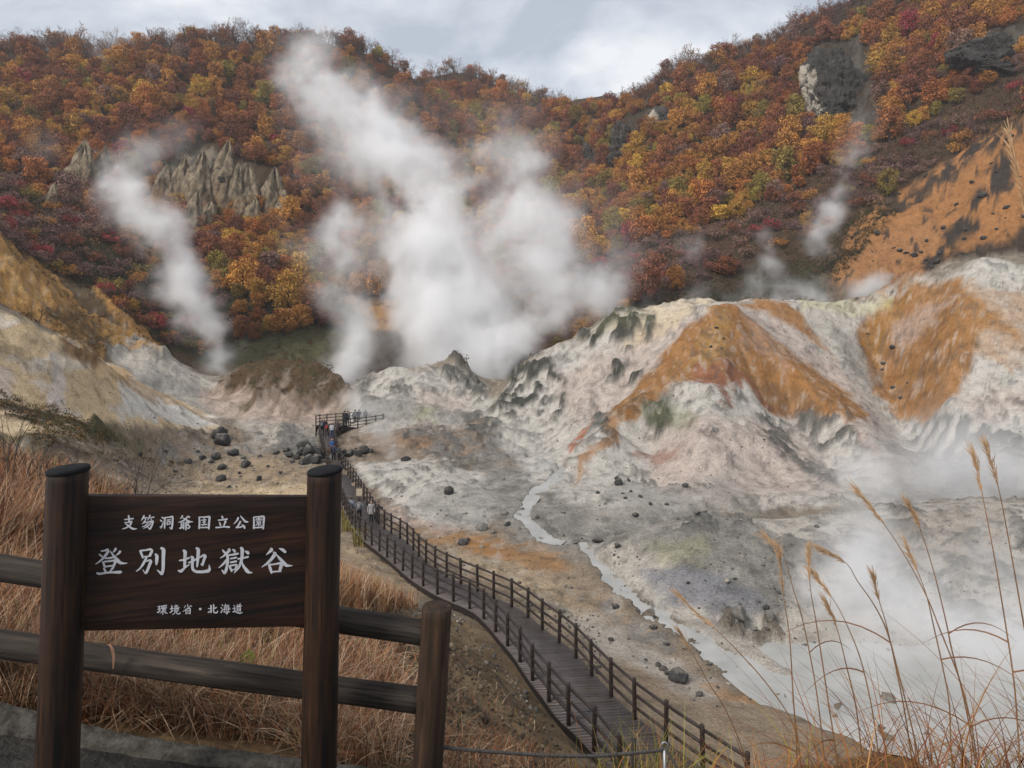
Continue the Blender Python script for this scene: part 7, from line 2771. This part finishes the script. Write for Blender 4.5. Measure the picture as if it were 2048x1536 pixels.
def build_steam():
    # tall main plume behind the white hill
    P_ = [(930, 770, 102, 70, 1.5), (990, 775, 102, 60, 1.5), (880, 760, 103, 60, 1.3), (1040, 745, 103, 60, 1.2), (905, 745, 106, 110, 1.2), (960, 720, 108, 100, 1.1), (1010, 700, 108, 90, .9), (870, 690, 108, 110, 1.1), (900, 640, 109, 120, 1.1), (880, 590, 110, 120, 1.1), (960, 620, 111, 120, .9),
          (850, 540, 110, 120, 1.0), (800, 490, 110, 110, .9), (900, 490, 111, 130, .9), (1000, 530, 112, 120, .7), (830, 420, 112, 120, .9), (930, 410, 113, 120, .6), (790, 350, 113, 105, .8),
          (850, 330, 114, 100, .6), (750, 290, 114, 100, .9), (700, 240, 115, 95, .95), (660, 185, 116, 85, .95), (630, 135, 117, 75, .9), (720, 180, 117, 80, .35), (600, 95, 118, 65, .7), (760, 240, 116, 80, .45),
          (980, 330, 115, 105, .65), (1030, 290, 116, 75, .5), (940, 270, 116, 70, .35), (1060, 430, 114, 100, .75), (1100, 480, 114, 100, .75), (1110, 540, 113, 100, .8), (1160, 590, 112, 90, .75), (1090, 640, 111, 95, .8), (640, 500, 112, 60, .3),
          (1200, 560, 114, 75, .5), (1240, 590, 113, 60, .4), (1160, 350, 118, 60, .3), (1130, 660, 110, 70, .6), (1050, 690, 109, 80, .8), (680, 330, 113, 90, .16), (1180, 450, 114, 110, .2), (1000, 220, 118, 110, .14), (620, 240, 117, 80, .14), (860, 230, 118, 110, .2), (1250, 500, 114, 80, .16), (660, 520, 112, 90, .18)]
    plume('steam_plume', 'tallest white steam plume billowing from behind the white hill', P_, 0.36, 0.42, 14, .045, .115, .37, .70, .8)
    P_ = [(700, 790, 106, 50, 1.2), (700, 750, 106, 52, 1.2), (690, 710, 107, 55, 1.0), (700, 660, 107, 60, .8), (740, 700, 108, 70, .5), (690, 610, 108, 60, .6), (680, 560, 109, 60, .5), (720, 520, 110, 60, .5), (690, 470, 111, 60, .6), (700, 430, 111, 55, .6), (640, 590, 109, 50, .4), (740, 450, 111, 60, .5), (770, 560, 110, 80, .4)]
    plume('steam_plume', 'steam column rising close left of the tallest plume behind the platform', P_, 0.6, 0.4, 8, .055, .13, .37, .70, .8)
    P_ = [(445, 745, 108, 45, 1.2), (425, 715, 108, 52, 1.3), (410, 675, 108, 55, 1.2), (395, 640, 108, 58, 1.2), (385, 600, 109, 60, 1.1), (370, 560, 109, 62, 1.1), (345, 520, 110, 62, 1.0), (315, 480, 110, 62, .9), (285, 445, 111, 60, .8), (258, 400, 111, 55, .8),
          (245, 360, 112, 50, .7), (265, 330, 112, 50, .5), (300, 300, 113, 55, .3), (350, 270, 114, 55, .22), (480, 705, 110, 35, .5), (350, 440, 111, 55, .35), (300, 560, 110, 45, .3), (420, 560, 110, 50, .25)]
    plume('steam_plume', 'narrow steam plume drifting left below the pale rock spires', P_, 0.42, 0.36, 9, .065, .13, .36, .68, .85)
    # small vents behind the great mound
    P_ = [(1480, 610, 110, 40, .7), (1560, 600, 110, 60, .7), (1640, 600, 110, 60, .6), (1740, 590, 108, 55, 1.0), (1770, 565, 108, 35, .6), (1520, 570, 111, 45, .4), (1545, 530, 112, 40, .6), (1550, 490, 113, 35, .5), (1530, 470, 113, 28, .35)]
    plume('steam_plume', 'low bank of steam behind the crest of the ochre mound', P_, 0.55, 0.42, 4.5, .10, .16, .40, .64)
    P_ = [(1630, 560, 116, 40, .35), (1640, 510, 117, 36, .5), (1640, 460, 118, 42, .75), (1655, 420, 118, 42, .75), (1680, 380, 119, 36, .6), (1690, 340, 119, 36, .5), (1710, 300, 120, 44, .45), (1720, 262, 120, 42, .3)]
    plume('steam_plume', 'thin wisp of steam climbing the right hill toward the tall dark cliff', P_, 0.5, 0.42, 4.5, .10, .16, .40, .62)
    P_ = [(1370, 510, 118, 45, .4), (1385, 470, 119, 36, .45), (1350, 560, 117, 50, .35), (1400, 620, 115, 60, .4), (1310, 600, 115, 60, .4)]
    plume('steam_plume', 'faint wisp of steam at the foot of the right hill beside the tallest plume', P_, 0.34, 0.5, 5, .09, .14, .42, .66)
    # mist over the lower pool
    P_ = [(1700, 1120, 31, 120, .9), (1690, 1180, 30, 130, 1.0), (1720, 1080, 33, 100, .9), (1760, 1260, 28, 150, .9), (1850, 1310, 27, 170, .9), (1950, 1340, 27, 180, .9), (2060, 1330, 27, 180, .8), (1650, 1240, 28.5, 110, .7), (1850, 1200, 30, 170, .7), (2000, 1200, 30, 170, .55), (1700, 1330, 26, 110, .6), (1800, 1120, 32, 120, .55), (1950, 1100, 33, 140, .35), (2150, 1250, 29, 180, .5), (1760, 1400, 24.5, 110, .5), (1900, 1420, 24, 130, .55)]
    plume('steam_plume', 'broad pale mist drifting over the milky pool at the lower right', P_, 0.72, 0.22, 3.0, .2, .30, .37, .68)
    P_ = [(1880, 930, 50, 130, .7), (1980, 900, 51, 140, .8), (1800, 980, 47, 110, .9), (1720, 960, 49, 90, .8), (1660, 930, 51, 80, .6), (1920, 1000, 46, 110, .7), (2060, 970, 48, 140, .7), (1620, 985, 48, 70, .5), (1850, 850, 56, 90, .4), (1980, 820, 60, 100, .3)]
    plume('steam_plume', 'thin mist lying in the hollow behind the grey dome at the right', P_, 0.22, 0.34, 3, .16, .2, .36, .66)
    # stream and flat in the middle
    P_ = [(1060, 930, 56, 60, .8), (1100, 960, 53, 50, .7), (1000, 920, 60, 60, .5), (1060, 1000, 48, 55, .5), (940, 1050, 42, 40, .5), (950, 1030, 43, 30, .5), (1180, 940, 55, 50, .4), (900, 920, 62, 50, .4), (1030, 880, 66, 60, .4), (1450, 960, 51, 70, .35), (1350, 990, 48, 60, .3)]
    plume('steam_plume', 'faint mist hanging over the stream in the middle of the valley', P_, 0.17, 0.4, 3, .16, .2, .34, .68)
    P_ = [(785, 905, 63, 22, .9), (778, 880, 64, 26, .7), (765, 855, 65, 32, .5), (790, 860, 65, 30, .3), (740, 825, 79, 46, .7), (710, 835, 79, 44, .8), (720, 800, 82, 50, .7), (690, 812, 83, 40, .5), (760, 850, 76, 36, .3)]
    plume('steam_plume', 'light steam drifting across the viewing platform and its visitors', P_, 0.42, 0.34, 3, .16, .2, .34, .66)
    # shreds on the left hill
    P_ = [(225, 100, 226, 40, .6), (215, 130, 220, 36, .5), (240, 70, 228, 34, .35), (180, 120, 222, 36, .3)]
    plume('steam_plume', 'tiny shred of steam at the skyline of the left hill', P_, 0.15, 0.8, 6, .07, .1, .38, .64)
    P_ = [(330, 265, 150, 45, .5), (310, 290, 145, 40, .5), (80, 290, 150, 40, .35), (650, 70, 235, 50, .5), (560, 70, 236, 45, .3)]
    plume('steam_plume', 'faint shreds of steam above the rock spires of the left hill', P_, 0.10, 0.9, 6, .07, .1, .36, .64)


build_steam()

# ---------------------------------------------------------------- air
def build_haze():
    a, b = Vector((-420, -9, -18)), Vector((620, 422, 175))
    mb = MB()
    mb.box8([(a.x, a.y, a.z), (b.x, a.y, a.z), (b.x, b.y, a.z), (a.x, b.y, a.z), (a.x, a.y, b.z), (b.x, a.y, b.z), (b.x, b.y, b.z), (a.x, b.y, b.z)])
    m = bpy.data.materials.new('valley_air')
    m.use_nodes = True
    nt = m.node_tree
    nt.nodes.clear()
    o = nt.nodes.new('ShaderNodeOutputMaterial')
    pv = nt.nodes.new('ShaderNodeVolumePrincipled')
    pv.inputs['Color'].default_value = (0.93, 0.94, 0.97, 1)
    pv.inputs['Density'].default_value = 0.00024
    pv.inputs['Anisotropy'].default_value = 0.2
    lk(nt, pv.outputs[0], o.inputs['Volume'])
    h = mb.build('haze', [m])
    set_props(h, 'thin pale haze filling the whole valley', 'haze', None, 'stuff')


build_haze()
print('STEAM', round(time.time() - T0, 1))
